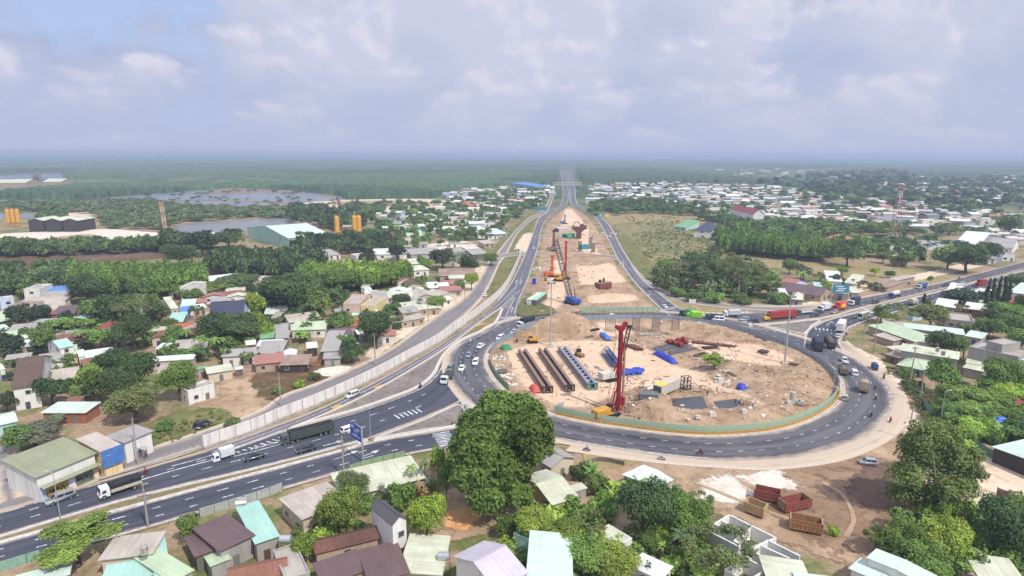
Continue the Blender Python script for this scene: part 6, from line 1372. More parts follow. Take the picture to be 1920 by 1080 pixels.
for x, y, w, h, kd, c_ in [(1290, 545, 60, 62, 'loose', 'w'), (1330, 550, 70, 72, 'loose', 'g'), (1372, 548, 66, 68, 'loose', 'o'), (1310, 520, 60, 54, 'loose', 'g'), (1350, 515, 60, 52, 'loose', 'o'), (1395, 525, 56, 50, 'loose', 'w'), (1265, 530, 40, 36, 'round', 'e'), (1248, 515, 34, 28, 'round', 'e'), (1410, 556, 50, 44, 'loose', 'g'), (1440, 560, 48, 44, 'loose', 'm'), (1450, 535, 40, 34, 'banana', 'e'), (1422, 536, 40, 34, 'round', 'm'), (1300, 566, 34, 20, 'bush', 'm'), (1340, 568, 40, 20, 'bush', 'e'), (1390, 570, 40, 20, 'bush', 'm'), (1270, 556, 34, 18, 'bush', 'e'), (1460, 570, 40, 20, 'bush', 'm'),
          (1505, 525, 34, 28, 'round', 'w'), (1480, 515, 30, 28, 'round', 'm'), (1538, 530, 26, 22, 'loose', 'w'), (1578, 516, 22, 16, 'round', 'e'), (1500, 540, 30, 34, 'palm', 'e'), (1548, 548, 20, 22, 'round', 'l'), (1570, 535, 34, 20, 'bush', 'k'), (1640, 518, 18, 16, 'round', 'l'), (1668, 522, 20, 14, 'round', 'g'), (1610, 540, 26, 18, 'loose', 'k'), (1640, 545, 24, 16, 'loose', 'd'), (1744, 526, 10, 10, 'bush', 'e'), (1690, 500, 40, 22, 'round', 'm'), (1655, 494, 26, 20, 'round', 'm'), (1640, 470, 34, 22, 'round', 'd'), (1780, 440, 40, 20, 'round', 'm'), (1890, 445, 40, 40, 'round', 'g')]: T(x, y, w, h, kd, c_)
for x, y, w, h, kd, c_ in [(230, 760, 66, 66, 'round', 'd'), (190, 755, 54, 62, 'round', 'm'), (262, 735, 70, 76, 'round', 'd'), (215, 720, 70, 64, 'round', 'd'), (258, 790, 100, 62, 'round', 'o'), (175, 740, 50, 54, 'round', 'e'), (338, 752, 68, 72, 'round', 'm'), (98, 760, 56, 52, 'round', 'd'), (150, 752, 34, 30, 'round', 'm'), (14, 772, 44, 34, 'round', 'k'), (66, 835, 84, 44, 'spread', 'p'), (40, 850, 50, 50, 'round', 'm'), (110, 800, 40, 26, 'palm', 'g'),
          (255, 660, 70, 66, 'round', 'd'), (222, 650, 40, 34, 'round', 'm'), (262, 610, 76, 60, 'loose', 'o'), (300, 610, 40, 44, 'round', 'g'), (215, 605, 60, 50, 'round', 'd'), (180, 605, 50, 44, 'round', 'm'), (160, 570, 66, 52, 'round', 'd'), (40, 615, 44, 42, 'round', 'k'), (80, 608, 36, 36, 'round', 'k'), (22, 668, 46, 44, 'round', 'k'), (82, 664, 42, 48, 'round', 'm'), (110, 622, 40, 26, 'spread', 'e'), (155, 650, 46, 36, 'palm', 'm'), (190, 652, 40, 34, 'round', 'e'),
          (412, 645, 80, 52, 'round', 'd'), (448, 642, 76, 50, 'round', 'g'), (476, 632, 44, 44, 'round', 'y'), (352, 652, 40, 40, 'palm', 'm'), (378, 668, 36, 44, 'palm', 'e'), (408, 672, 36, 44, 'palm', 'e'), (330, 645, 34, 34, 'round', 'm'), (500, 640, 30, 40, 'round', 'e'), (540, 590, 90, 76, 'round', 'd'), (580, 590, 70, 66, 'round', 'g'), (600, 600, 50, 58, 'round', 'm'), (560, 560, 66, 50, 'round', 'o'), (515, 585, 50, 50, 'round', 'd'), (480, 600, 40, 50, 'round', 'l'),
          (706, 655, 66, 72, 'round', 'd'), (712, 625, 40, 40, 'round', 'l'), (660, 680, 44, 38, 'round', 'd'), (650, 660, 40, 30, 'round', 'm'), (570, 640, 50, 26, 'banana', 'e'), (640, 622, 50, 34, 'round', 'm'), (668, 612, 34, 30, 'banana', 'm'), (752, 578, 34, 26, 'round', 'd'), (736, 592, 36, 24, 'round', 'm'), (788, 583, 18, 26, 'palm', 'g'), (818, 584, 36, 28, 'round', 'e'), (746, 615, 26, 24, 'round', 'w'), (700, 650, 30, 44, 'loose', 'm'), (884, 545, 26, 32, 'round', 'l'), (862, 548, 20, 22, 'round', 'm'),
          (360, 570, 44, 26, 'round', 'm'), (350, 560, 40, 24, 'spread', 'e'), (300, 560, 44, 30, 'loose', 'm'), (450, 545, 70, 30, 'spread', 'g'), (420, 550, 50, 24, 'spread', 'm'), (480, 560, 30, 26, 'round', 'd'), (640, 550, 66, 44, 'round', 'm'), (690, 540, 60, 40, 'round', 'l'), (730, 535, 44, 34, 'round', 'e'), (610, 548, 50, 36, 'round', 'd'), (790, 540, 24, 22, 'round', 'm'), (795, 508, 30, 26, 'round', 'e'), (830, 505, 50, 36, 'round', 'k'), (868, 506, 40, 36, 'palm', 'g'), (880, 516, 40, 34, 'round', 'd'), (850, 510, 24, 30, 'palm', 'g'),
          (20, 520, 50, 30, 'round', 'd'), (60, 530, 50, 26, 'round', 'm'), (110, 540, 60, 34, 'round', 'd'), (60, 560, 40, 22, 'spread', 'm'), (150, 625, 44, 30, 'spread', 'e'), (370, 600, 26, 30, 'loose', 'g'), (318, 622, 30, 24, 'round', 'm'), (436, 800, 30, 16, 'bush', 'o'), (310, 806, 34, 18, 'bush', 'm'), (270, 832, 40, 20, 'bush', 'e'), (560, 726, 24, 12, 'bush', 'l'), (520, 740, 20, 14, 'bush', 'm'), (590, 712, 26, 14, 'bush', 'o'),
          (330, 474, 60, 44, 'round', 'd'), (380, 480, 60, 44, 'round', 'k'), (340, 500, 70, 40, 'round', 'd'), (430, 466, 60, 34, 'round', 'd'), (150, 468, 40, 24, 'round', 'm'), (50, 478, 50, 30, 'round', 'd'), (10, 476, 50, 30, 'round', 'm'), (180, 470, 34, 22, 'round', 'd'), (240, 468, 44, 22, 'spread', 'm'), (290, 468, 34, 20, 'round', 'e'), (570, 462, 40, 26, 'round', 'd'), (610, 466, 44, 28, 'round', 'k'), (665, 466, 50, 34, 'round', 'd'), (700, 462, 40, 32, 'round', 'g'), (745, 490, 34, 28, 'round', 'k'), (690, 498, 34, 26, 'round', 'k'), (920, 498, 30, 22, 'round', 'm')]: T(x, y, w, h, kd, c_)
_lc = [leafcloud(lobes_round(6, .55, .95), 230, .16) for _ in range(5)]+[leafcloud(lobes_round(5, .4, 1.35, .3, .45, 1.2), 230, .15) for _ in range(4)]
def woods(name, pts, n, r0, r1, h0, h1, tints, label, vs=range(5), rows=None, avoid=True, px=True):
 poly = wpoly(pts) if px else pts; xs = [q[0] for q in poly]; ys = [q[1] for q in poly]; P_ = []
 if rows:
  a = rows[2]; ca, sa = math.cos(a), math.sin(a); c0 = (sum(xs)/len(xs), sum(ys)/len(ys)); R_ = max(max(xs)-min(xs), max(ys)-min(ys))
  g = [(i*rows[0], j*rows[1]) for i in range(-int(R_/rows[0]), int(R_/rows[0])+1) for j in range(-int(R_/rows[1]), int(R_/rows[1])+1)]
  P_ = np.array([(c0[0]+u*ca-v*sa, c0[1]+u*sa+v*ca) for u, v in g])+rng.normal(size=(len(g), 2))*.4
 else: P_ = np.c_[rng.uniform(min(xs), max(xs), n*3), rng.uniform(min(ys), max(ys), n*3)]
 P_ = P_[inside(poly, P_[:, 0], P_[:, 1])]
 if not rows: P_ = P_[:n]
 Vs, Fs, Ss, Ws, Ts, off = [], [], [], [], [], 0; tl = [np.array(lin(TINT[c])[:3]) for c in tints]
 for x, y in P_:
  V0, F0, s0, w0 = _lc[vs[rng.integers(len(vs))]]; r_ = rng.uniform(r0, r1); h_ = rng.uniform(h0, h1); a = rng.uniform(0, 6.28); ca, sa = math.cos(a), math.sin(a); kz = h_/(1.6 if vs[0] < 5 else 2.3)
  Vs.append(np.c_[(V0[:, 0]*ca-V0[:, 1]*sa)*r_+x, (V0[:, 0]*sa+V0[:, 1]*ca)*r_+y, V0[:, 2]*kz]); Fs.append(F0+off); off += len(V0); Ss.append(s0); Ws.append(w0)
  c = tl[rng.integers(len(tl))]*rng.uniform(.8, 1.25); Ts.append(np.tile(c, (len(V0), 1)))
 if not Vs: return
 o = link(name, np_mesh(name, np.concatenate(Vs), np.concatenate(Fs), LEAFA, {'shade': np.concatenate(Ss), 'warm': np.concatenate(Ws), 'tint': np.concatenate(Ts)})); tag(o, label, 'woods', kind='stuff')
W = woods; hi_ = [5, 6, 7, 8]
W('plantation', [(130, 545), (140, 530), (380, 528), (390, 548), (310, 562), (140, 562)], 0, 2.2, 3.0, 11, 14, 'eem', 'dense block of bright green plantation trees in the left village', hi_, (3.4, 3.0, .2))
W('plantation', [(560, 545), (575, 524), (765, 522), (772, 535), (700, 548), (600, 552)], 0, 2.2, 3.0, 10, 13, 'eel', 'second block of bright green plantation trees left of the highway', hi_, (3.4, 3.0, .1))
W('plantation', [(1342, 474), (1348, 462), (1440, 466), (1560, 482), (1566, 496), (1460, 488)], 0, 2.4, 3.2, 12, 15, 'eem', 'eucalyptus block on the dry field right of the highway', hi_, (3.6, 3.2, -.15))
W('woods', [(385, 520), (400, 500), (600, 496), (610, 515), (480, 528)], 260, 3, 5, 9, 13, 'kdg', 'dark woodland belt behind the left village')
W('woods', [(-60, 484), (-60, 470), (120, 468), (290, 462), (400, 462), (400, 470), (240, 476), (60, 484)], 240, 3, 5, 6, 10, 'dmg', 'tree belt between sand yard and burnt heath')
W('woods', [(-60, 560), (-60, 528), (60, 520), (140, 500), (150, 545), (80, 556)], 170, 3, 5, 5, 9, 'dmg', 'thicket at the left edge below the heath')
W('woods', [(150, 640), (150, 570), (300, 560), (310, 640), (240, 660)], 90, 2, 3.5, 2.5, 5, 'dmge', 'undergrowth between the left village houses')
W('woods', [(300, 690), (310, 640), (480, 600), (470, 690), (380, 680)], 90, 1.5, 3.0, 2.5, 5, 'dme', 'garden greenery among the left village houses')
W('woods', [(480, 620), (480, 560), (640, 540), (660, 600), (560, 640)], 110, 1.5, 3.4, 3, 6, 'dmg', 'garden greenery around the large village trees')
W('woods', [(0, 720), (0, 590), (150, 600), (200, 700), (150, 760)], 90, 1.5, 3.0, 2.5, 5, 'dmk', 'garden greenery at the far left of the village')
W('woods', [(640, 640), (700, 570), (800, 530), (840, 545), (720, 640)], 60, 1.2, 2.4, 2, 4, 'dme', 'garden greenery beside the service road houses')
W('woods', [(-80, 400), (-80, 384), (180, 380), (280, 378), (340, 390), (540, 394), (548, 408), (430, 412), (340, 418), (300, 434), (200, 428), (170, 402), (110, 398)], 900, 4, 6.5, 4, 7.5, 'mwgw', 'mangrove belt behind the sand yard')
W('woods', [(70, 430), (80, 408), (120, 408), (130, 428)], 60, 4, 6, 8, 12, 'dgm', 'trees behind the three black sheds')
W('woods', [(540, 418), (550, 396), (610, 400), (660, 412), (690, 430), (640, 436)], 160, 4, 6, 8, 13, 'dkg', 'trees behind the mint green warehouse')
W('woods', [(530, 462), (560, 455), (640, 462), (720, 452), (760, 470), (700, 480), (560, 474)], 110, 3, 5.5, 7, 11, 'dkg', 'trees in front of the batching plant')
W('woods', [(700, 470), (690, 430), (800, 410), (900, 400), (960, 395), (1000, 380), (985, 404), (930, 440), (880, 460), (800, 468)], 260, 2.5, 5, 5, 9, 'dmge', 'garden trees among houses left of the highway')
W('woods', [(660, 420), (700, 404), (860, 396), (840, 370), (1000, 352), (1030, 360), (990, 392), (860, 420)], 240, 3, 6, 5, 9, 'dmge', 'trees of the farther village left of the highway')
W('woods', [(1230, 545), (1236, 512), (1330, 500), (1440, 520), (1450, 562), (1320, 560)], 150, 2.5, 4.5, 5, 9, 'mgow', 'grove behind the slip road')
W('woods', [(1330, 458), (1350, 440), (1440, 430), (1560, 450), (1640, 466), (1640, 480), (1570, 486), (1450, 466)], 170, 3, 5.5, 6, 11, 'dmge', 'belt of trees below the eastern town')
W('woods', [(1600, 480), (1640, 462), (1720, 458), (1800, 470), (1840, 480), (1720, 492)], 140, 3, 5, 5, 9, 'dmg', 'trees around the red and white mast')
W('woods', [(1108, 402), (1116, 384), (1240, 380), (1330, 398), (1340, 412), (1240, 402)], 160, 4, 6, 6, 10, 'dmg', 'trees along the edge of the eastern town')
W('woods', [(1300, 410), (1340, 400), (1440, 420), (1700, 430), (1700, 444), (1440, 440), (1340, 420)], 240, 4, 6, 5, 9, 'dmge', 'hedgerow woods in front of the eastern town')
W('woods', [(1770, 860), (1765, 740), (1920, 730), (1990, 760), (1990, 850), (1860, 850)], 90, 1.8, 3.4, 3, 6, 'eml', 'thicket filling the slope at the right edge')
W('woods', [(1655, 690), (1690, 695), (1770, 790), (1745, 800), (1722, 775), (1700, 735)], 60, .6, 1.4, .8, 1.8, 'obm', 'roadside weeds along the dusty shoulder')
W('woods', [(930, 985), (1060, 960), (1140, 960), (1180, 1100), (960, 1100)], 70, 1.2, 2.4, 2, 4, 'lme', 'garden shrubs along the bottom edge')
W('woods', [(1180, 1000), (1260, 940), (1320, 960), (1340, 1100), (1200, 1100)], 60, 1.0, 2.0, 1.5, 3, 'leo', 'garden shrubs around the dark mango')
W('woods', [(1660, 1100), (1640, 1020), (1720, 960), (1860, 980), (1960, 960), (1960, 1100)], 110, 1.5, 2.8, 2, 4.5, 'lem', 'bushes under the lower right trees')
W('woods', [(540, 1030), (560, 980), (700, 940), (760, 930), (700, 990)], 24, .9, 1.6, 1, 2.4, 'lem', 'shrubs between workshop and tiled house')
W('scrub', [(1185, 440), (1240, 428), (1330, 430), (1345, 470), (1262, 486), (1225, 505)], 420, .5, 1.3, .5, 1.2, 'meob', 'low cassava and scrub dotting the overgrown field')
W('scrub', [(1160, 405), (1420, 412), (1440, 426), (1200, 426)], 160, .6, 1.6, .6, 1.6, 'meob', 'dry bushes dotting the pasture below the town')
W('scrub', [(300, 806), (400, 770), (420, 790), (330, 830), (230, 850)], 60, .3, .7, .4, .9, 'meob', 'weeds on the verge by the service road')
# ================================================================== vehicles and people
def paint():
 t = NT('car paint'); c = t.n('ShaderNodeObjectInfo').outputs['Color']; v = t.obj(); f = t.noise(v, 1.2, 3)
 t.p.inputs['Coat Weight'].default_value = .3; t.p.inputs['Coat Roughness'].default_value = .1
 return t.done(t.mix(t.ramp(f, .45, .8, 0, .25), c, lin((150, 138, 122))), .35, .5)
PAINT = paint(); tyre = plain((30, 30, 31), .9, .05); rimm = plain((160, 162, 166), .4, .1, metal=.5); lampw = plain((232, 232, 226), .2, .03); lampr = plain((150, 24, 22), .3, .05)
canvas = {}
def paintcol(c): return lin(c)
def wheel(par, x, y, r=.33, w=.22):
 b = MB(); b.cyl((0, -w/2, 0), (0, w/2, 0), r, r, 14); o = b.build('wheel', tyre, par, loc=(x, y, r))
 b = MB(); s = 1 if y > 0 else -1; b.cyl((0, s*(w/2-.01), 0), (0, s*(w/2+.012), 0), r*.58, r*.5, 10); b.build('rim', rimm, o); return o
def loft(b, secs, m=0):
 """secs: [(x, halfwidth bottom, halfwidth top, z0, z1)]"""
 R_ = [[b.vert((x, -wb, z0)), b.vert((x, -wb*1.0, z0+(z1-z0)*.55)), b.vert((x, -wt, z1)), b.vert((x, wt, z1)), b.vert((x, wb, z0+(z1-z0)*.55)), b.vert((x, wb, z0))] for x, wb, wt, z0, z1 in secs]
 for p, q in zip(R_[:-1], R_[1:]):
  for i in range(6): b.face((p[i], p[(i+1) % 6], q[(i+1) % 6], q[i]), m)
 b.face(R_[0][::-1], m); b.face(R_[-1], m)
CARS = {}
def car(kind):
 if kind in CARS: return CARS[kind]
 r = empty({'sedan': 'car', 'suv': 'car', 'hatch': 'car', 'van': 'van', 'pickup': 'pickup_truck', 'canopy': 'pickup_truck', 'bus': 'bus'}[kind], (0, 0, -50))
 L, W_, hd, hr, cab = {'sedan': (4.6, 1.8, .92, 1.46, (-1.75, -1.0, .55, 1.35)), 'suv': (4.7, 1.9, 1.08, 1.76, (-2.2, -1.95, .75, 1.5)), 'hatch': (3.9, 1.75, .98, 1.58, (-1.85, -1.55, .55, 1.25)), 'van': (5.3, 2.0, 1.2, 2.25, (-2.6, -2.5, 1.35, 2.15)), 'pickup': (5.3, 1.9, 1.05, 1.8, (-.85, -.65, .85, 1.6)), 'canopy': (5.3, 1.9, 1.05, 1.8, (-2.5, -2.4, .85, 1.6)), 'bus': (8.5, 2.4, 1.3, 3.0, (-4.2, -4.1, 3.85, 4.1))}[kind]
 h = L/2; w = W_/2; x0, x1, x2, x3 = cab
 b = MB(); loft(b, [(-h, w*.86, w*.8, .38, hd*.92), (-h+.25, w, w*.92, .24, hd), (x0, w, w*.93, .22, hd+.02), (x3, w, w*.93, .22, hd), (h-.5, w, w*.9, .24, hd*.86), (h-.05, w*.84, w*.74, .34, hd*.7)])
 if kind == 'pickup':
  b = MB(); loft(b, [(-.8, w, w*.93, .25, hd), (x3, w, w*.93, .24, hd), (h-.5, w, w*.9, .26, hd*.92), (h-.05, w*.84, w*.76, .36, hd*.76)])
  for c, s in (((-1.7, w-.05, .75), (1.9, .1, .65)), ((-1.7, -w+.05, .75), (1.9, .1, .65)), ((-2.62, 0, .75), (.1, W_-.04, .65)), ((-1.7, 0, .48), (1.9, W_-.1, .12))): b.box(c, s)
 b.build('body', PAINT, r, True)
 b = MB(); tw = w*.76; b.hexa([(x0, -w*.9, hd-.02), (x3, -w*.9, hd-.02), (x3, w*.9, hd-.02), (x0, w*.9, hd-.02)], [(x1, -tw, hr), (x2, -tw, hr), (x2, tw, hr), (x1, tw, hr)]); b.build('cabin', PAINT, r)
 def lp(t, xa, xb, s): return (xa+(xb-xa)*t, s*(w*.9+(tw-w*.9)*t), hd-.02+(hr-hd+.02)*t)
 for s in (-1, 1):
  b = MB(); n_ = 2 if kind != 'bus' else 5
  for i in range(n_):
   f0, f1 = i/n_+.03, (i+1)/n_-.02; P = []
   for t_, f in ((.16, f0), (.16, f1), (.86, f1), (.86, f0)):
    a = lp(t_, x0, x1, s); c = lp(t_, x3, x2, s); P.append((a[0]+(c[0]-a[0])*(.06+.88*f), a[1]+s*.012, a[2]))
   b.poly(P[::s])
  b.build('side_window', glass, r)
 for xa, xb, s in ((x3, x2, 1), (x0, x1, -1)):
  P = [(xa+(xb-xa)*t+s*.012, q*(w*.9+(tw-w*.9)*t)*.9, hd-.02+(hr-hd+.02)*t) for t, q in ((.12, -1), (.12, 1), (.9, 1), (.9, -1))]
  b = MB(); b.poly(P[::s]); b.build('windscreen' if s > 0 else 'rear_window', glass, r)
 for s in (-1, 1):
  b = MB(); b.box((h-.1, s*w*.62, hd*.66), (.14, w*.34, .16)); b.build('headlight', lampw, r)
  b = MB(); b.box((-h+.03, s*w*.68, hd*.78), (.1, w*.24, .2)); b.build('tail_light', lampr, r)
  wr = .33 if kind not in ('bus', 'suv', 'pickup', 'canopy') else .38 if kind != 'bus' else .48
  wheel(r, h*.62, s*(w-.1), wr); wheel(r, -h*.60, s*(w-.1), wr)
 CARS[kind] = r; return r
def truck(kind, cabc, bodyc, L=7.5, W_=2.4, H_=2.6, tarp=None):
 """built facing +x, origin under the middle"""
 nm = {'semi': 'container_truck', 'tipsemi': 'tipper_truck', 'tip': 'tipper_truck', 'mixer': 'tanker_truck', 'flat': 'flatbed_truck', 'cab': 'truck'}.get(kind, 'truck')
 r = empty(nm, (0, 0, -50)); cm = plain(cabc, .45, .12); bm = plain(bodyc, .6, .2); w = W_/2; cl = 1.9 if L > 5.5 else 1.5; ch = 2.5 if L > 5.5 else 1.85; x1 = L/2; x0 = x1-cl; gz_ = .55 if L > 5.5 else .35
 b = MB(); hood = kind == 'semi'
 if hood:
  b.hexa([(x0, -w*.92, .5), (x1-1.4, -w*.92, .5), (x1-1.4, w*.92, .5), (x0, w*.92, .5)], [(x0, -w*.9, 3.3), (x1-1.9, -w*.85, 3.0), (x1-1.9, w*.85, 3.0), (x0, w*.9, 3.3)]); b.hexa([(x1-1.4, -w*.8, .5), (x1+.4, -w*.72, .5), (x1+.4, w*.72, .5), (x1-1.4, w*.8, .5)], [(x1-1.4, -w*.75, 1.75), (x1+.25, -w*.6, 1.5), (x1+.25, w*.6, 1.5), (x1-1.4, w*.75, 1.75)])
 else: b.hexa([(x0, -w*.94, gz_), (x1, -w*.94, gz_), (x1, w*.94, gz_), (x0, w*.94, gz_)], [(x0+.05, -w*.88, ch), (x1-.28, -w*.86, ch), (x1-.28, w*.86, ch), (x0+.05, w*.88, ch)])
 b.build('cab', cm, r)
 b = MB()
 if hood: b.poly([(x1-1.44, -w*.8, 1.85), (x1-1.44, w*.8, 1.85), (x1-1.84, w*.78, 2.75), (x1-1.84, -w*.78, 2.75)]); xa = x1-1.6
 else:
  f = lambda z: x1-.28*(z-gz_)/(ch-gz_)+.015
  z0, z1 = gz_+(ch-gz_)*.5, ch-.15; b.poly([(f(z0), -w*.82, z0), (f(z0), w*.82, z0), (f(z1), w*.78, z1), (f(z1), -w*.78, z1)]); xa = x1-.3
 b.build('windscreen', glass, r)
 for s in (-1, 1):
  b = MB(); zz = ch*.55 if not hood else 1.9; q = [(xa-.95, zz), (xa-.15, zz), (xa-.3, zz+.6), (xa-.95, zz+.6)]; yy = lambda z: s*(w*.94+(w*.87-w*.94)*(z-gz_)/(ch-gz_)+.015); b.poly([(x, yy(z), z) for x, z in q][::s]); b.build('side_window', glass, r)
  b = MB(); b.box((x1+(.38 if hood else .0), s*w*.62, gz_+.3), (.1, .34, .22)); b.build('headlight', lampw, r)
 b = MB(); b.box((-.2, 0, gz_+.25), (L-.9, .9, .35)); b.build('chassis', dark, r)
 bl0, bl1 = -L/2, x0-.18; bz = gz_+.5
 b = MB()
 if kind in ('box', 'semi'):
  b.box(((bl0+bl1)/2, 0, bz+H_/2), (bl1-bl0, W_, H_))
  if kind == 'semi':
   for i in range(int((bl1-bl0)/.6)): b.box((bl0+.3+i*.6, -w-.02, bz+H_/2), (.3, .05, H_-.3)); b.box((bl0+.3+i*.6, w+.02, bz+H_/2), (.3, .05, H_-.3)); b.box((bl0+.3+i*.6, 0, bz+H_+.01), (.3, W_-.2, .04))
  b.build('cargo_box', bm, r)
 elif kind in ('tip', 'tipsemi'):
  t_ = .12; m_ = (bl0+bl1)/2; l_ = bl1-bl0
  for c, s in (((m_, w-t_/2, bz+H_*.3), (l_, t_, H_*.6)), ((m_, -w+t_/2, bz+H_*.3), (l_, t_, H_*.6)), ((bl0+t_/2, 0, bz+H_*.3), (t_, W_-2*t_, H_*.6)), ((bl1-t_/2, 0, bz+H_*.36), (t_, W_-2*t_, H_*.72)), ((m_, 0, bz+.1), (l_-2*t_, W_-2*t_, .2))): b.box(c, s)
  for i in range(int(l_/.9)): b.box((bl0+.5+i*.9, w+.04, bz+H_*.3), (.12, .1, H_*.55)); b.box((bl0+.5+i*.9, -w-.04, bz+H_*.3), (.12, .1, H_*.55))
  b.build('tipper_body', bm, r)
  if tarp:
   b = MB(); b.hexa([(bl0+.15, -w+.14, bz+H_*.55), (bl1-.15, -w+.14, bz+H_*.55), (bl1-.15, w-.14, bz+H_*.55), (bl0+.15, w-.14, bz+H_*.55)], [(bl0+.4, -w*.45, bz+H_*.72), (bl1-.3, -w*.45, bz+H_*.72), (bl1-.3, w*.45, bz+H_*.72), (bl0+.4, w*.45, bz+H_*.72)]); b.build('load_cover', plain(tarp, .8, .2), r)
 elif kind == 'tarp':
  m_ = (bl0+bl1)/2; l_ = bl1-bl0
  b.box((m_, 0, bz+.35), (l_, W_, .7)); [b.box((bl0+.4+i*1.1, s*(w+.02), bz+.35), (.1, .06, .7)) for i in range(int(l_/1.1)+1) for s in (-1, 1)]; b.build('cargo_bed', bm, r)
  b = MB(); z0, z1 = bz+.71, bz+H_; P = [(-w+.02, z0), (w-.02, z0), (w-.02, z1-.3), (w*.5, z1), (-w*.5, z1), (-w+.02, z1-.3)]
  n_ = max(4, int(l_/.9)); R_ = []
  for i in range(n_+1): sg = .0 if i % 2 == 0 else -.07; R_.append([b.vert((bl0+.03+(l_-.06)*i/n_, y*(1+sg*.3), z+(sg if z > z0+.1 else 0))) for y, z in P])
  for p, q in zip(R_[:-1], R_[1:]):
   for k in range(6): b.face((p[k], q[k], q[(k+1) % 6], p[(k+1) % 6]))
  b.face(R_[0]); b.face(R_[-1][::-1]); b.build('canvas_cover', plain(tarp, .85, .25), r)
 elif kind == 'mixer':
  m_ = (bl0+bl1)/2; b.cyl((bl0+.1, 0, bz+1.05), (bl0+1.4, 0, bz+1.2), .6, 1.15, 14); b.cyl((bl0+1.4, 0, bz+1.2), (bl1-.8, 0, bz+1.15), 1.15, 1.15, 14); b.cyl((bl1-.8, 0, bz+1.15), (bl1, 0, bz+1.0), 1.15, .6, 14); b.build('tank', bm, r, True)
 elif kind == 'flat':
  b.box(((bl0+bl1)/2, 0, bz+.1), (bl1-bl0, W_, .25)); b.box((bl1-.1, 0, bz+.6), (.1, W_, .9)); b.build('flatbed', bm, r)
 wr = .5 if L > 5.5 else .3; ax = [x1-.75 if L > 5.5 else x1-.5]
 if L > 13: ax += [x0-.6, x0-1.9, -L/2+1.0, -L/2+2.3, -L/2+3.6]
 elif L > 8.5: ax += [x0-.6, -L/2+1.2, -L/2+2.5]
 elif L > 5.5: ax += [-L/2+1.5]
 else: ax += [-L/2+.8]
 for x in ax:
  for s in (-1, 1): wheel(r, x, s*(w-.16), wr, .34 if L > 5.5 else .2)
 for s in (-1, 1): b = MB(); b.box((-L/2-.03, s*w*.75, gz_+.3), (.06, .3, .18)); b.build('tail_light', lampr, r)
 if cl and L > 5.5:
  for s in (-1, 1): b = MB(); b.box((x1-.1, s*(w+.14), ch*.72 if not hood else 2.1), (.08, .2, .45)); b.build('mirror', blackp, r)
 return r
def place(o, x, y, hx, hy, label, cat, color=None, group=None, fresh=False, gf=None, z=.13):
 p = G(x, y); q = G(hx, hy); rz = math.atan2(q.y-p.y, q.x-p.x); p.z = z
 if fresh: o.location = p; o.rotation_euler.z = rz; tag(o, label, cat, group); return o
 return dup(o, p, rz, label, cat, group, color=paintcol(color) if color else None)
WH, SV, BK, GR, NV = (226, 228, 230), (166, 170, 176), (28, 29, 33), (110, 116, 124), (40, 48, 72)
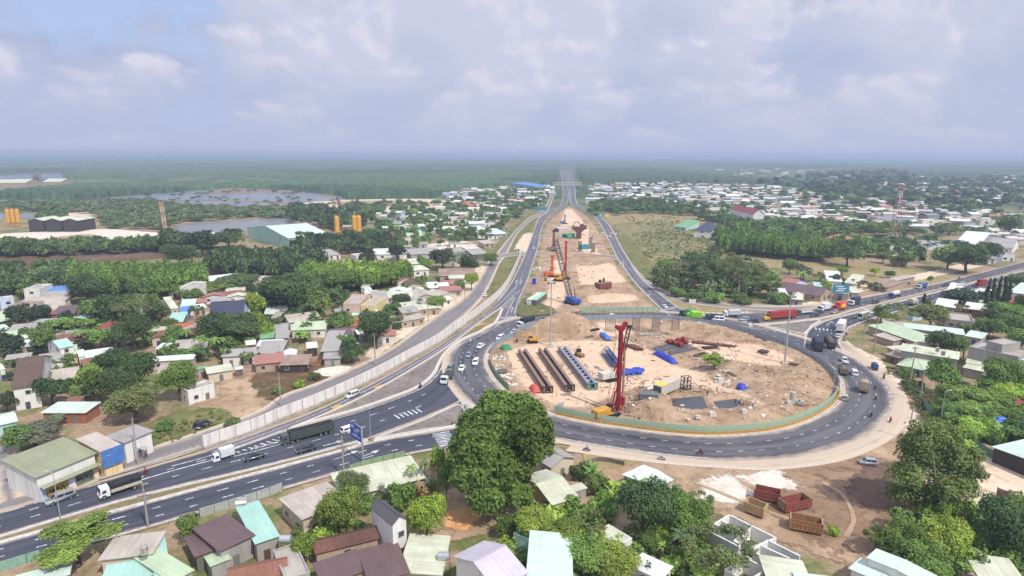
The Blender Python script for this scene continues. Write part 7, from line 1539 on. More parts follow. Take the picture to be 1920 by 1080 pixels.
for kd, x, y, hx, hy, c, lb_ in [
 ('canopy', 114, 940, 88, 949, (150, 152, 154), 'silver pickup truck with canopy on the lower left road, leftmost vehicle'), ('suv', 381, 801, 400, 794, (30, 34, 42), 'black sport utility car on the service road at the left end of the wall'),
 ('sedan', 476, 862, 456, 867, (26, 30, 44), 'black saloon car right of the small white box truck'), ('sedan', 573, 847, 552, 853, (30, 33, 36), 'black saloon car below the dump semi truck'), ('suv', 655, 811, 676, 804, WH, 'white sport utility car behind the blue overhead sign'),
 ('suv', 661, 745, 642, 752, (196, 198, 196), 'white car with black roof alone on the ramp by the wall'), ('suv', 844, 695, 836, 706, GR, 'grey car behind the white cab tipper on the roundabout'), ('sedan', 866, 694, 860, 703, WH, 'white saloon car right of the grey car on the roundabout'),
 ('sedan', 879, 669, 873, 677, (128, 140, 154), 'silver blue saloon car ahead of the white cars on the roundabout'), ('suv', 892, 683, 886, 693, WH, 'white sport utility car nearest the island on the left of the roundabout'), ('sedan', 901, 652, 893, 658, WH, 'white saloon car in the middle of the left roundabout lanes'),
 ('suv', 938, 637, 927, 643, WH, 'white sport utility car beside the fence at the upper left of the roundabout'), ('sedan', 964, 625, 955, 629, (190, 194, 200), 'silver saloon car below the black tarpaulin truck'), ('sedan', 1022, 602, 1010, 604, (24, 28, 44), 'black saloon car right behind the black tarpaulin truck'), ('sedan', 1016, 608, 1005, 611, (206, 208, 210), 'white saloon car half hidden by the fence near the left mast'), ('sedan', 1061, 600, 1050, 601, WH, 'white saloon car at the back of the roundabout, left of the column cages'), ('sedan', 1146, 595, 1134, 595, WH, 'white saloon car at the back of the roundabout behind the widest column cage'),
 ('sedan', 1246, 577, 1238, 571, (220, 222, 226), 'white saloon car leaving on the right highway'), ('sedan', 1253, 572, 1245, 566, GR, 'grey saloon car beside the white one at the right highway mouth'), ('van', 1346, 603, 1328, 602, (226, 228, 230), 'white passenger van at the eastern exit of the roundabout'), ('suv', 1395, 602, 1380, 603, (150, 162, 176), 'silver people carrier right of the white van'), ('suv', 1412, 606, 1398, 607, (36, 40, 48), 'black sport utility car right of the silver people carrier'),
 ('sedan', 1527, 594, 1514, 596, (36, 42, 52), 'black saloon car below the white box truck on the eastern road'), ('sedan', 1536, 588, 1524, 590, (40, 46, 60), 'dark blue saloon car beside the white box truck'), ('hatch', 1565, 588, 1554, 590, (166, 164, 150), 'silver hatchback under the red and yellow truck'), ('suv', 1640, 570, 1628, 573, (32, 36, 42), 'black car alone on the eastern road before the tank truck'), ('suv', 1773, 538, 1762, 541, (36, 58, 50), 'dark green car far along the eastern road'),
 ('sedan', 1621, 586, 1632, 582, WH, 'white saloon car ahead of the white and green bus'), ('sedan', 1631, 589, 1642, 585, (214, 214, 210), 'white saloon car beside the white and green bus'), ('sedan', 1571, 633, 1576, 626, (190, 194, 198), 'silver saloon car behind the white container truck'), ('pickup', 1583, 680, 1578, 672, WH, 'white pickup truck following the two dark trucks'), ('suv', 1601, 703, 1595, 694, WH, 'white car right of the small brown truck'), ('hatch', 1584, 750, 1588, 741, (170, 168, 160), 'silver hatchback hugging the right end of the island'),
 ('hatch', 1627, 872, 1606, 870, (150, 156, 166), 'silver hatchback parked on the dirt below the roundabout'), ('sedan', 910, 556, 917, 548, (226, 228, 228), 'white saloon car on the service road behind the wall'), ('sedan', 1001, 467, 1004, 458, WH, 'white car far up the left highway'), ('sedan', 1144, 445, 1141, 438, WH, 'white car far up the right highway'), ('hatch', 1300, 564, 1290, 561, (150, 60, 46), 'small red car on the slip road'),
 ('sedan', 1041, 394, 1044, 390, WH, 'white car at the highway merge'), ('sedan', 1060, 371, 1060, 366, (120, 50, 48), 'red car near the footbridge'), ('bus', 1619, 598, 1632, 593, (196, 206, 178), 'white and green minibus entering the eastern road')]:
 place(car(kd), x, y, hx, hy, lb_, {'van': 'van', 'pickup': 'pickup truck', 'canopy': 'pickup truck', 'bus': 'bus'}.get(kd, 'car'), c)
for q in list(CARS.values()): drop(q)
P_ = lambda *a, **k: place(*a, fresh=True, **k)
P_(truck('tarp', WH, (196, 186, 168), 7.8, 2.4, 1.9, (44, 46, 50)), 226, 924, 196, 934, 'white cab truck with black tarpaulin on the lower left road', 'truck')
P_(truck('box', WH, (216, 218, 220), 4.8, 1.8, 1.9), 419, 862, 400, 868, 'small white box truck on the lower left road', 'truck')
P_(truck('tipsemi', (88, 90, 88), (74, 84, 80), 13.2, 2.5, 3.0, (40, 40, 42)), 577, 822, 530, 834, 'long dark grey tipper semi trailer with black load cover leaving the roundabout', 'truck')
P_(truck('tip', WH, (92, 98, 96), 6.6, 2.3, 2.4, (70, 72, 72)), 838, 716, 826, 728, 'white cab tipper truck turning off the left of the roundabout', 'truck')
P_(truck('tarp', WH, (168, 172, 168), 9.0, 2.4, 2.8, (48, 56, 64)), 986, 612, 965, 618, 'white cab truck with dark tarpaulin at the top left of the roundabout', 'truck')
P_(truck('mixer', (40, 66, 58), (58, 150, 88), 8.0, 2.4, 2.4), 1291, 594, 1272, 592, 'green tank truck at the north east of the roundabout', 'truck')
P_(truck('tarp', (140, 206, 60), (150, 216, 60), 6.6, 2.4, 2.7, (160, 218, 74)), 1301, 599, 1284, 597, 'bright lime green truck beside the green tank truck', 'truck')
P_(truck('tip', (34, 92, 88), (60, 66, 68), 5.6, 2.2, 2.3, (60, 60, 60)), 1334, 600, 1318, 599, 'dark teal truck half hidden by the white passenger van', 'truck')
P_(truck('tarp', WH, (196, 198, 202), 7.2, 2.4, 2.2, (190, 192, 198)), 1371, 594, 1354, 594, 'white truck with grey cover behind the white passenger van', 'truck')
P_(truck('semi', (226, 172, 46), (164, 62, 58), 16.0, 2.5, 2.7), 1462, 599, 1432, 602, 'yellow conventional semi truck with long red container', 'truck')
P_(truck('flat', (90, 94, 98), (176, 178, 180), 9.5, 2.4, 1.0), 1507, 590, 1490, 592, 'grey flatbed truck behind the red container', 'truck')
P_(truck('box', WH, (222, 224, 224), 7.2, 2.4, 2.5), 1545, 583, 1530, 586, 'white box truck on the eastern road', 'truck')
o = P_(truck('box', (196, 62, 48), (214, 74, 58), 7.4, 2.5, 2.7), 1573, 582, 1558, 585, 'red truck with yellow painted sides on the eastern road', 'truck')
b = MB(); b.box((-1.2, -1.275, 2.4), (3.2, .04, 1.6)); b.box((-1.2, 1.275, 2.4), (3.2, .04, 1.6)); b.build('side_panel', plain((226, 196, 70), .5), o)
P_(truck('tarp', WH, (70, 76, 86), 7.4, 2.4, 2.7, (56, 66, 96)), 1601, 572, 1586, 576, 'white cab truck with dark blue tarpaulin on the eastern road', 'truck')
P_(truck('mixer', (44, 66, 140), (214, 210, 202), 9.6, 2.5, 2.6), 1677, 558, 1660, 563, 'blue cab truck with large white tank on the eastern road', 'truck')
P_(truck('tip', WH, (84, 110, 152), 9.0, 2.5, 2.9, (92, 118, 158)), 1727, 541, 1711, 546, 'white cab tipper with grey blue body far along the eastern road', 'truck')
P_(truck('tarp', (86, 116, 96), (110, 126, 110), 7.2, 2.4, 2.6, (120, 140, 128)), 1799, 541, 1784, 545, 'green truck near the roadside shop sign', 'truck')
P_(truck('tarp', (190, 190, 176), (120, 128, 112), 6.6, 2.4, 2.4, (196, 192, 170)), 1712, 573, 1728, 568, 'small truck with pale cover beside the cypress', 'truck')
P_(truck('box', (226, 190, 66), (226, 226, 224), 11.0, 2.5, 3.0), 1577, 620, 1586, 607, 'white box semi truck with yellow cab heading to the eastern road', 'truck')
P_(truck('tarp', (52, 54, 58), (62, 64, 70), 10.5, 2.5, 3.0, (62, 66, 84)), 1531, 654, 1523, 640, 'dark truck with blue black cover, left of a pair on the right of the roundabout', 'truck')
P_(truck('tip', (50, 50, 52), (70, 66, 60), 10.5, 2.5, 3.0, (104, 96, 84)), 1555, 649, 1547, 636, 'dark tipper truck with earth load, right of a pair on the right of the roundabout', 'truck')
P_(truck('tip', (96, 88, 80), (112, 102, 92), 5.6, 2.2, 2.4, (120, 108, 96)), 1580, 702, 1576, 691, 'small brown tipper truck beside the island fence', 'truck')
P_(truck('tarp', (120, 112, 100), (136, 124, 106), 5.6, 2.2, 2.8, (168, 152, 126)), 1619, 735, 1619, 722, 'small tan canvas truck on the right of the roundabout', 'truck')
P_(truck('box', (170, 60, 60), (150, 56, 60), 8.0, 2.4, 2.8), 1838, 538, 1822, 541, 'dark red truck between the cypresses and the road', 'truck')
def rider_mesh(name, legs_apart=.28, seat=.78, walk=False):
 bm_v = []; me = bpy.data.meshes.new(name)
 if walk: J = [(0, 0, .95, .15), (0, 0, 1.2, .15), (.02, 0, 1.42, .17), (.03, 0, 1.54, .06), (.05, 0, 1.68, .11), (.12, .11, .5, .075), (.2, .11, .06, .05), (.3, .11, .03, .04), (-.1, -.11, .5, .075), (-.25, -.11, .08, .05), (-.16, -.11, .03, .04), (.02, .22, 1.38, .06), (-.05, .27, 1.1, .045), (.05, .28, .88, .04), (.02, -.22, 1.38, .06), (.12, -.27, 1.12, .045), (.22, -.27, .92, .04), (0, .11, .9, .1), (0, -.11, .9, .1)]
 else: J = [(-.2, 0, seat+.12, .16), (-.17, 0, seat+.38, .16), (-.1, 0, seat+.6, .18), (-.07, 0, seat+.72, .07), (-.04, 0, seat+.88, .14), (.25, .2, seat+.08, .085), (.22, .2, .34, .06), (.36, .2, .28, .045), (.25, -.2, seat+.08, .085), (.22, -.2, .34, .06), (.36, -.2, .28, .045), (-.08, .22, seat+.55, .065), (.12, .27, seat+.36, .05), (.4, .26, seat+.3, .045), (-.08, -.22, seat+.55, .065), (.12, -.27, seat+.36, .05), (.4, -.26, seat+.3, .045), (-.12, .12, seat+.08, .11), (-.12, -.12, seat+.08, .11)]
 E_ = [(0, 1), (1, 2), (2, 3), (3, 4), (0, 17), (17, 5), (5, 6), (6, 7), (0, 18), (18, 8), (8, 9), (9, 10), (2, 11), (11, 12), (12, 13), (2, 14), (14, 15), (15, 16)]
 me.from_pydata([j[:3] for j in J], E_, []); o = bpy.data.objects.new(name, me); COL.objects.link(o)
 o.modifiers.new('skin', 'SKIN'); sk = me.skin_vertices[0].data if me.skin_vertices else None
 if sk is None: me.skin_vertices_add() if hasattr(me, 'skin_vertices_add') else None
 bm = __import__('bmesh').new(); bm.from_mesh(me); ly = bm.verts.layers.skin.verify(); bm.verts.ensure_lookup_table()
 for v, j in zip(bm.verts, J): v[ly].radius = (j[3], j[3])
 bm.verts[0][ly].use_root = True; bm.to_mesh(me); bm.free()
 s = o.modifiers.new('sub', 'SUBSURF'); s.levels = 1; s.render_levels = 1
 dg = bpy.context.evaluated_depsgraph_get(); m2 = bpy.data.meshes.new_from_object(o.evaluated_get(dg)); bpy.data.objects.remove(o); m2.name = name
 m2.polygons.foreach_set('use_smooth', [True]*len(m2.polygons)); return m2
RIDE = rider_mesh('person'); WALK = rider_mesh('person', walk=True)
def cloth():
 t = NT('clothes and skin'); c = t.n('ShaderNodeObjectInfo').outputs['Color']; s = t.n('ShaderNodeSeparateXYZ'); t.l(t.obj(), s.inputs[0])
 col = t.mix(t.ramp(s.outputs['Z'], .93, .97), lin((52, 56, 70)), c); return t.done(col, .85, .2)
CL = cloth(); RIDE.materials.append(CL); WALK.materials.append(CL)
def person(p, rz, c, label, ride=False, head=(60, 50, 46)):
 o = link('person', RIDE if ride else WALK, None, p, rz); o.color = lin(c); tag(o, label, 'person')
 b = MB(); hz0 = 1.68 if ride else 1.71; b.ball((-.04 if ride else .05, 0, hz0+(.0 if ride else 0)), .15 if ride else .12, 8, 0, .9); b.build('helmet' if ride else 'hair', plain(head, .4 if ride else .8, .1), o); return o
def bike():
 r = empty('motorcycle', (0, 0, -50))
 for x in (-.62, .62): b = MB(); b.cyl((0, -.06, 0), (0, .06, 0), .3, .3, 14); o = b.build('wheel', tyre, r, loc=(x, 0, .3)); b = MB(); b.cyl((0, -.065, 0), (0, .065, 0), .16, .16, 10); b.build('rim', rimm, o)
 b = MB(); b.hexa([(-.7, -.13, .45), (.1, -.13, .35), (.1, .13, .35), (-.7, .13, .45)], [(-.85, -.12, .7), (0, -.12, .68), (0, .12, .68), (-.85, .12, .7)]); b.hexa([(.38, -.2, .35), (.5, -.2, .35), (.5, .2, .35), (.38, .2, .35)], [(.28, -.22, .98), (.42, -.16, 1.02), (.42, .16, 1.02), (.28, .22, .98)]); b.build('body', PAINT, r)
 b = MB(); b.box((-.35, 0, .74), (.75, .26, .1)); b.build('seat', blackp, r)
 b = MB(); b.cyl((.62, 0, .3), (.36, 0, 1.05), .04, .04, 6); b.cyl((.33, -.33, 1.08), (.33, .33, 1.08), .025, .025, 5); b.build('handlebar', dark, r); b = MB(); b.cyl((.45, 0, .92), (.5, 0, .92), .09, .09, 8); b.build('headlight', lampw, r)
 return r
BIKE = bike()
for x, y, hx, hy, c, rc, hd, lb_ in [(273, 891, 260, 895, (150, 40, 44), (120, 44, 56), (40, 40, 60), 'lower left road beside the guard rail'), (1240, 864, 1256, 866, (196, 200, 206), (196, 200, 214), (200, 206, 220), 'near edge of the roundabout, left of two'), (1313, 853, 1330, 853, (170, 60, 50), (44, 40, 46), (150, 150, 170), 'near edge of the roundabout, right of two'),
  (788, 728, 780, 734, (40, 42, 46), (50, 56, 66), (40, 40, 44), 'kerb of the left roundabout approach'), (882, 643, 874, 648, (226, 226, 226), (220, 220, 216), (220, 220, 220), 'left white edge line of the roundabout'), (1587, 631, 1592, 622, (50, 52, 56), (60, 60, 66), (60, 50, 50), 'shoulder beside the silver saloon'), (1657, 711, 1652, 702, (34, 34, 38), (40, 42, 48), (40, 40, 44), 'dusty shoulder below the blue covered tricycle'),
  (1640, 731, 1636, 722, (60, 66, 80), (66, 76, 96), (180, 184, 200), 'outer lane right of the tan canvas truck'), (1642, 751, 1640, 741, (80, 60, 56), (150, 110, 96), (200, 190, 180), 'outer lane below the tan canvas truck'), (1633, 783, 1637, 774, (50, 54, 66), (56, 60, 76), (44, 44, 60), 'outer lane at the lower right of the roundabout'), (1669, 793, 1674, 785, (150, 36, 40), (190, 40, 48), (180, 40, 46), 'dusty shoulder at the lower right'), (1731, 549, 1722, 552, (190, 196, 206), (196, 200, 210), (210, 210, 220), 'eastern road beside the grey blue tipper'), (1798, 524, 1806, 521, (70, 60, 60), (90, 70, 70), (70, 70, 80), 'far verge of the eastern road'), (1100, 847, 1110, 848, (120, 130, 160), (130, 140, 170), (150, 160, 190), 'footpath by the dry verge below the roundabout')]:
 o = place(BIKE, x, y, hx, hy, 'motorcycle on the '+lb_, 'motorcycle', c)
 person(o.location.copy(), o.rotation_euler.z, rc, ('rider in %s clothes on the ' % ('red' if rc[0] > 110 and rc[1] < 60 else 'white' if rc[0] > 190 else 'tan' if rc[0] > 140 else 'pale blue' if rc[2] > 150 else 'dark'))+lb_, True, hd)
drop(BIKE)
o = truck('tarp', (60, 92, 140), (56, 84, 130), 4.2, 1.5, 1.6, (64, 98, 150)); o.name = 'tricycle'; P_(o, 1639, 693, 1632, 683, 'blue covered cargo tricycle on the dusty shoulder', 'tricycle')
for x, y, c, lb_ in [(1326, 743, (30, 32, 38), 'person in black standing behind the left settling pit'), (1344, 736, (70, 60, 56), 'person in brown standing on the path behind the pits'), (1379, 757, (50, 60, 130), 'worker in blue bending at the far corner of the right pit'), (1386, 761, (44, 52, 110), 'worker in dark blue in the middle of the right pit rim'), (1393, 766, (60, 60, 120), 'worker in blue nearest the camera at the right pit'), (1411, 767, (60, 74, 150), 'worker in blue standing alone right of the pits'), (1238, 718, (190, 70, 60), 'person in red near the white pipe'), (1176, 715, (60, 60, 60), 'person in grey beside the blue barrels'), (958, 690, (90, 50, 46), 'person in dark red left of the girder forms')]:
 person(I(x, y), random.uniform(0, 6), c, lb_)
def tipper_body(x, y, x2, y2, c1, c2, label, H_=1.9, W_=2.5):
 p, rz, L = frame(x, y, x2, y2); p.z = .5; r = empty('tipper_bin', p, rz); tag(r, label, 'tipper body'); t_ = .14; m1, m2 = plain(c1, .8, .3), plain(c2, .8, .3)
 b = MB(); b.box((L/2, W_/2, .1), (L, W_, .2)); b.build('floor', rust, r)
 for yy, m in ((t_/2, m1), (W_-t_/2, m1)):
  b = MB(); b.box((L/2, yy, H_/2+.1), (L, t_, H_-.2))
  for i in range(9): b.box((L*i/8, yy+(-.1 if yy < 1 else .1), H_/2+.05), (.16, .12, H_))
  for z in (.25, H_*.6, H_): b.box((L/2, yy+(-.09 if yy < 1 else .09), z), (L, .1, .14))
  b.build('side_wall', m, r)
 for xx in (t_/2, L-t_/2): b = MB(); b.box((xx, W_/2, H_/2+.12), (t_+.02, W_-.3, H_)); b.build('end_wall', m2, r)
 return r
tan_, red_ = (196, 168, 124), (150, 84, 74)
tipper_body(1393, 962, 1430, 976, tan_, tan_, 'tan tipper body leaning left of the four on the yard', 2.0)
tipper_body(1413, 938, 1462, 949, red_, (160, 130, 92), 'red tipper body furthest back on the yard', 1.9)
tipper_body(1473, 966, 1520, 956, red_, (150, 126, 96), 'red tipper body with open top at the right middle of the yard', 1.9)
tipper_body(1480, 996, 1541, 1008, (164, 120, 84), tan_, 'long tan and red tipper body nearest the camera on the yard', 2.1)
# ================================================================== walls, poles, signs
wallpts = curve([(382, 843), (480, 808), (525, 788), (605, 756), (700, 711), (770, 672), (830, 638), (905, 583), (940, 551), (958, 522), (972, 490), (978, 474)])
p0 = wallpts[0].copy(); r = empty('noise_wall', p0); tag(r, 'long pale concrete noise wall beside the ramp', 'wall')
wm_ = NT('precast concrete'); v_ = wm_.pos(); wm_ = wm_.done(wm_.mix(wm_.ramp(wm_.noise(wm_.sc(v_, .8, .8, .1), 1, 4, .65), .4, .75), lin((224, 219, 214)), lin((186, 179, 173))), .9, .2)
Lw = resample([q-p0 for q in wallpts], step=4.0); P3 = Lw[:96]
for i in range(0, min(len(Lw)-1, 98)):
 a, c = Lw[i], Lw[i+1]; d = (c-a).normalized(); b = MB(); ledge(b, [a+d*.12, c-d*.12], .18, 0, 3.6); b.build('panel', wm_, r)
b = MB()
for q in Lw: b.box((q.x, q.y, 1.85), (.26, .3, 3.7))
o = b.build('post', plain((186, 181, 175), .9), r); o['kind'] = 'stuff'
b = MB(); ledge(b, side([q-p0 for q in wallpts], .55), .5, 0, .8, seg=2); b.build('base', conc, r)
def rail(pts, label, h=.8):
 P = curve(pts); r = empty('guard_rail', P[0].copy()); tag(r, label, 'guard rail'); b = MB(); Q = [q-P[0] for q in P]; ledge(b, Q, .12, h-.34, h); b.build('beam', plain((200, 198, 192), .5, metal=.2), r)
 for q in resample(Q, step=4)[:60]: b = MB(); b.box((q.x, q.y+.0, h/2), (.12, .12, h-.02)); b.build('post', steel, r)
rail([(187, 903), (260, 880), (320, 860), (382, 841)], 'low white guard rail before the noise wall')
rail([(1584, 640), (1590, 626), (1604, 613), (1628, 602)], 'white guard rail at the corner of the eastern road')
galvp = plain((176, 178, 180), .5, .1, metal=.3); concpole = plain((166, 160, 150), .9, .2)
def mastpole(x, y, top, label):
 p = G(x, y); p.z = gz(p) if y < 700 else 0; H_ = lift(x, top, p.y).z-p.z; r = empty('light_mast', p); tag(r, label, 'light mast')
 b = MB(); b.box((0, 0, .3), (2.2, 2.2, .6)); b.build('base', concp, r); b = MB(); b.cyl((0, 0, .5), (0, 0, H_), .34, .16, 10); b.build('pole', galvp, r)
 b = MB(); b.tube([(1.1*math.cos(6.28*i/10), 1.1*math.sin(6.28*i/10), H_) for i in range(11)], .08, 5); [b.cyl((0, 0, H_), (1.1*math.cos(a), 1.1*math.sin(a), H_), .05, .05, 4) for a in (0, 1.57, 3.14, 4.7)]; b.build('ring', galvp, r)
 for i in range(8): a = 6.28*i/8; b = MB(); b.box((1.3*math.cos(a), 1.3*math.sin(a), H_-.2), (.5, .4, .3), 0, a); b.build('lamp', dark, r)
mastpole(1032, 651, 530, 'tall galvanised light mast on the left of the island'); mastpole(1471, 683, 555, 'tall galvanised light mast on the right of the island')
def lamp(x, y, top, arm, label, conc_=False, az=0.0, w=.1, n=1, group=None):
 p = G(x, y); k = lift(x, top, p.y).z; r = empty('street_lamp' if not conc_ else 'utility_pole', p, az); tag(r, label, 'street lamp' if not conc_ else 'utility pole', group)
 if not conc_:
  b = MB(); b.cyl((0, 0, 0), (0, 0, k), w*1.2, w*.6, 7); b.cyl((0, 0, k), (arm, 0, k+.5), .06, .05, 6); b.build('pole', galvp, r); b = MB(); b.box((arm+.3, 0, k+.5), (.8, .28, .14)); b.build('lamp_head', plain((200, 200, 200), .4), r)
 else:
  b = MB(); b.cyl((0, 0, 0), (0, 0, k), .22, .13, 8); b.build('pole', concpole, r)
  for i in range(n): b = MB(); b.box((0, 0, k-.5-i*1.1), (2.4, .12, .14)); [b.cyl((q, 0, k-.45-i*1.1), (q, 0, k-.15-i*1.1), .06, .05, 6) for q in (-1.1, -.4, .4, 1.1)]; b.build('crossarm', steel, r)
  if n > 1: b = MB(); b.box((.3, 0, k-3.4), (.5, .4, .8)); b.build('junction_box', plain((150, 152, 150), .6), r)
 return r, k
for x, y, t_, arm, lb_ in [(114, 977, 888, -1.4, 'street lamp in front of the silver pickup on the lower left median'), (695, 826, 766, -1.2, 'street lamp at the nose of the left median'), (195, 895, 858, 1, 'short lamp by the olive roofed shop'), (366, 842, 806, 1, 'short lamp at the left end of the noise wall'), (1562, 731, 683, 1, 'lamp post at the right end of the island fence'), (1222, 545, 524, 1, 'leftmost lamp along the slip road'), (1281, 556, 525, 1, 'second lamp along the slip road'), (1334, 564, 534, 1, 'third lamp along the slip road, by the grove'), (1398, 571, 541, 1, 'fourth lamp along the slip road'), (1437, 570, 548, 1, 'fifth lamp along the slip road'), (1465, 572, 550, 1, 'rightmost lamp along the slip road'), (1762, 802, 735, 1, 'bare lamp post in the dry weeds right of the shoulder'), (868, 592, 556, 1, 'lamp behind the noise wall near the parked white car'), (918, 552, 513, 1, 'lamp at the top of the service road'), (952, 520, 490, 1, 'lamp behind the upper end of the noise wall'), (984, 440, 404, 1, 'lamp on the green verge left of the highway'), (966, 456, 420, 1, 'lamp by the upper service road'), (774, 508, 478, 1, 'thin pole in the builders yard'), (1773, 516, 498, -1, 'curved lamp before the broad dark roadside tree'), (1900, 500, 474, -1, 'lamp post at the right edge beside the road'), (1030, 395, 368, 1, 'lamp by the highway merge')]:
 lamp(x, y, t_, arm, lb_)
UP = []
for x, y, t_, n_, lb_ in [(259, 872, 783, 1, 'concrete pole in front of the shop row'), (278, 990, 905, 3, 'crowded concrete utility pole beside the lower left road'), (645, 893, 817, 3, 'crowded concrete utility pole left of the blue overhead sign'), (704, 686, 625, 1, 'utility pole by the noise wall near the dark round tree'), (527, 762, 700, 0, 'utility pole at the edge of the bare lot'), (803, 604, 560, 0, 'utility pole on the service road opposite the cream house'), (872, 582, 540, 0, 'utility pole on the service road near its bend'), (1707, 716, 650, 1, 'utility pole behind the dry weeds'), (1725, 753, 696, 1, 'utility pole at the end of the green fence'), (1703, 825, 760, 1, 'utility pole on the dusty shoulder, nearest the camera'), (1617, 648, 590, 1, 'utility pole before the shop roofs, left of a pair'), (1638, 660, 602, 1, 'utility pole before the shop roofs, right of a pair'), (1645, 604, 570, 1, 'utility pole at the corner trees'), (1267, 546, 512, 2, 'double armed utility pole left of the grove'), (1383, 566, 524, 1, 'utility pole in front of the grove'), (1506, 568, 525, 0, 'utility pole among houses of the eastern road'), (1556, 570, 538, 0, 'utility pole beside the blue glass front'), (1166, 434, 410, 1, 'far utility pole right of the highway'), (1150, 420, 404, 1, 'farthest utility pole right of the highway'), (1700, 530, 516, 1, 'utility pole on the dry lot'), (415, 745, 720, 0, 'thin pole on the bare lot'), (75, 560, 530, 0, 'thin pole among the far left houses')]:
 r, k = lamp(x, y, t_, 0, lb_, True, .3, n=n_); UP.append((r.location.copy(), k))
def wire(i, j, sag=.8, off=0.0, label=''):
 (p, k), (q, m) = UP[i], UP[j]; b = MB()
 for o_ in (-.9, .9): b.tube([p.lerp(q, t)+Vector((o_*.6, o_, k-.4+(m-k)*t-sag*4*t*(1-t))) for t in np.linspace(0, 1, 13)], .022, 3)
 tag(b.build('power_cable', dark), label, 'cable')
wire(1, 2, 1.5, 0, 'long cables between the two crowded utility poles'); wire(7, 8, .6, 0, 'cables behind the dry weeds'); wire(8, 9, .8, 0, 'cables down to the pole nearest the camera on the shoulder'); wire(10, 11, .4, 0, 'cables between the pair of poles at the shops'); wire(11, 7, 1, 0, 'cables from the shop poles to the weeds'); wire(0, 4, 1.5, 0, 'cables from the shop row to the bare lot'); wire(4, 3, 1.2, 0, 'cables along the service road by the wall')
p = G(681, 868); r = empty('road_sign', p); tag(r, 'big blue direction sign with white writing on a tall post', 'sign'); H_ = lift(680, 812, p.y).z
b = MB(); b.cyl((0, 0, 0), (0, 0, H_+1.5), .24, .2, 10); b.build('post', galvp, r)
a, c = lift(657, 804, p.y+4.5)-p, lift(676, 832, p.y+1)-p; tp = (lift(656, 796, p.y+4.5)-p).z; d = Vector((c.x-a.x, c.y-a.y, 0)); Ld = d.length; d.normalize(); n_ = Vector((d.y, -d.x, 0)); zc = (a.z+c.z)/2+1.0
b = MB(); q = [a, a+d*Ld*1.25]; hh = 2.0
def panel(b, s0, s1, z0, z1, o0, o1, m=0):
 P4 = [(a+d*s0+n_*o0), (a+d*s1+n_*o0), (a+d*s1+n_*o1), (a+d*s0+n_*o1)]; b.hexa([(t.x, t.y, z0) for t in P4], [(t.x, t.y, z1) for t in P4], m)
panel(b, 0, 5.2, zc-1.7, zc+1.9, -.05, .05); b.build('board', plain((36, 88, 190), .45, .1), r)
b = MB()
for s0, s1, z in [(.5, 2.2, 1.4), (.5, 1.9, .9), (2.9, 4.7, 1.2), (2.9, 4.2, .7), (.6, 2.4, -.9), (3.0, 4.6, -.8)]: panel(b, s0, s1, zc+z-.12, zc+z+.12, .051, .08); panel(b, s0, s1, zc+z-.12, zc+z+.12, -.08, -.051)
for i in range(14):
 a_ = 6.28*i/14; s_ = 2.6+.7*math.cos(a_); z_ = zc-.1+.7*math.sin(a_); panel(b, s_-.16, s_+.16, z_-.16, z_+.16, .051, .08); panel(b, s_-.16, s_+.16, z_-.16, z_+.16, -.08, -.051)
b.build('lettering', whitep, r)
b = MB(); b.bar((0, 0, H_), (a+d*2.6)[:2]+(H_,), .14); b.bar((0, 0, H_+1.2), (a+d*2.6)[:2]+(H_+1.2,), .14); b.build('bracket', galvp, r)
def board(x, y, wpx, hpx, top, col, label, txt=True, rz=0.0):
 p = G(x, y); k = mpp(p); z1 = lift(x, top, p.y).z; w_, h_ = wpx*k, hpx*k; r = empty('road_sign', p, rz); tag(r, label, 'sign')
 b = MB(); b.box((0, 0, z1-h_/2), (w_, .12, h_)); b.build('board', plain(col, .5, .08), r)
 for s in (-.3, .3): b = MB(); b.cyl((s*w_, .15, 0), (s*w_, .15, z1), .1, .1, 6); b.build('post', galvp, r)
 if txt:
  b = MB(); [b.box((q*w_, -.075, z1-h_*f), (w_*.5, .03, h_*.12)) for q, f in ((-.1, .25), (.05, .5), (-.05, .75))]; b.build('lettering', whitep, r)
 return r
board(1126, 416, 9, 6, 400, (36, 150, 130), 'green direction sign above the right highway'); board(1138, 416, 8, 5, 402, (226, 186, 60), 'yellow sign beside the green one above the right highway')
board(970, 476, 8, 5, 467, (40, 100, 120), 'small blue green sign at the cross road'); board(1297, 586, 13, 8, 561, (214, 204, 208), 'pale pink blank billboard on the grass wedge', False); board(1574, 566, 30, 16, 533, (60, 130, 160), 'glass blue billboard on posts beside the eastern road')
board(1013, 400, 26, 6, 388, (60, 130, 150), 'teal roadside panel beside the highway merge', False)
p = G(1798, 552); k = mpp(p); r = empty('shop_sign', p); tag(r, 'roadside shop sign with green and red lettering', 'sign'); z = lift(1798, 537, p.y).z
b = MB(); b.box((0, 0, z+.4), (17*k, .2, 9*k)); b.build('board', whitep, r); b = MB(); [b.box(((i-3)*2.1*k, -.14, z+2.2*k), (1.5*k, .05, 2.4*k)) for i in range(7)]; b.build('lettering', plain((40, 100, 90), .5), r); b = MB(); [b.box(((i-3)*2.1*k, -.14, z-2.0*k), (1.5*k, .05, 2.4*k)) for i in range(7)]; b.build('lettering', plain((190, 40, 44), .5), r); b = MB(); [b.cyl((s*6*k, .2, 0), (s*6*k, .2, z), .12, .12, 6) for s in (-1, 1)]; b.build('post', galvp, r)
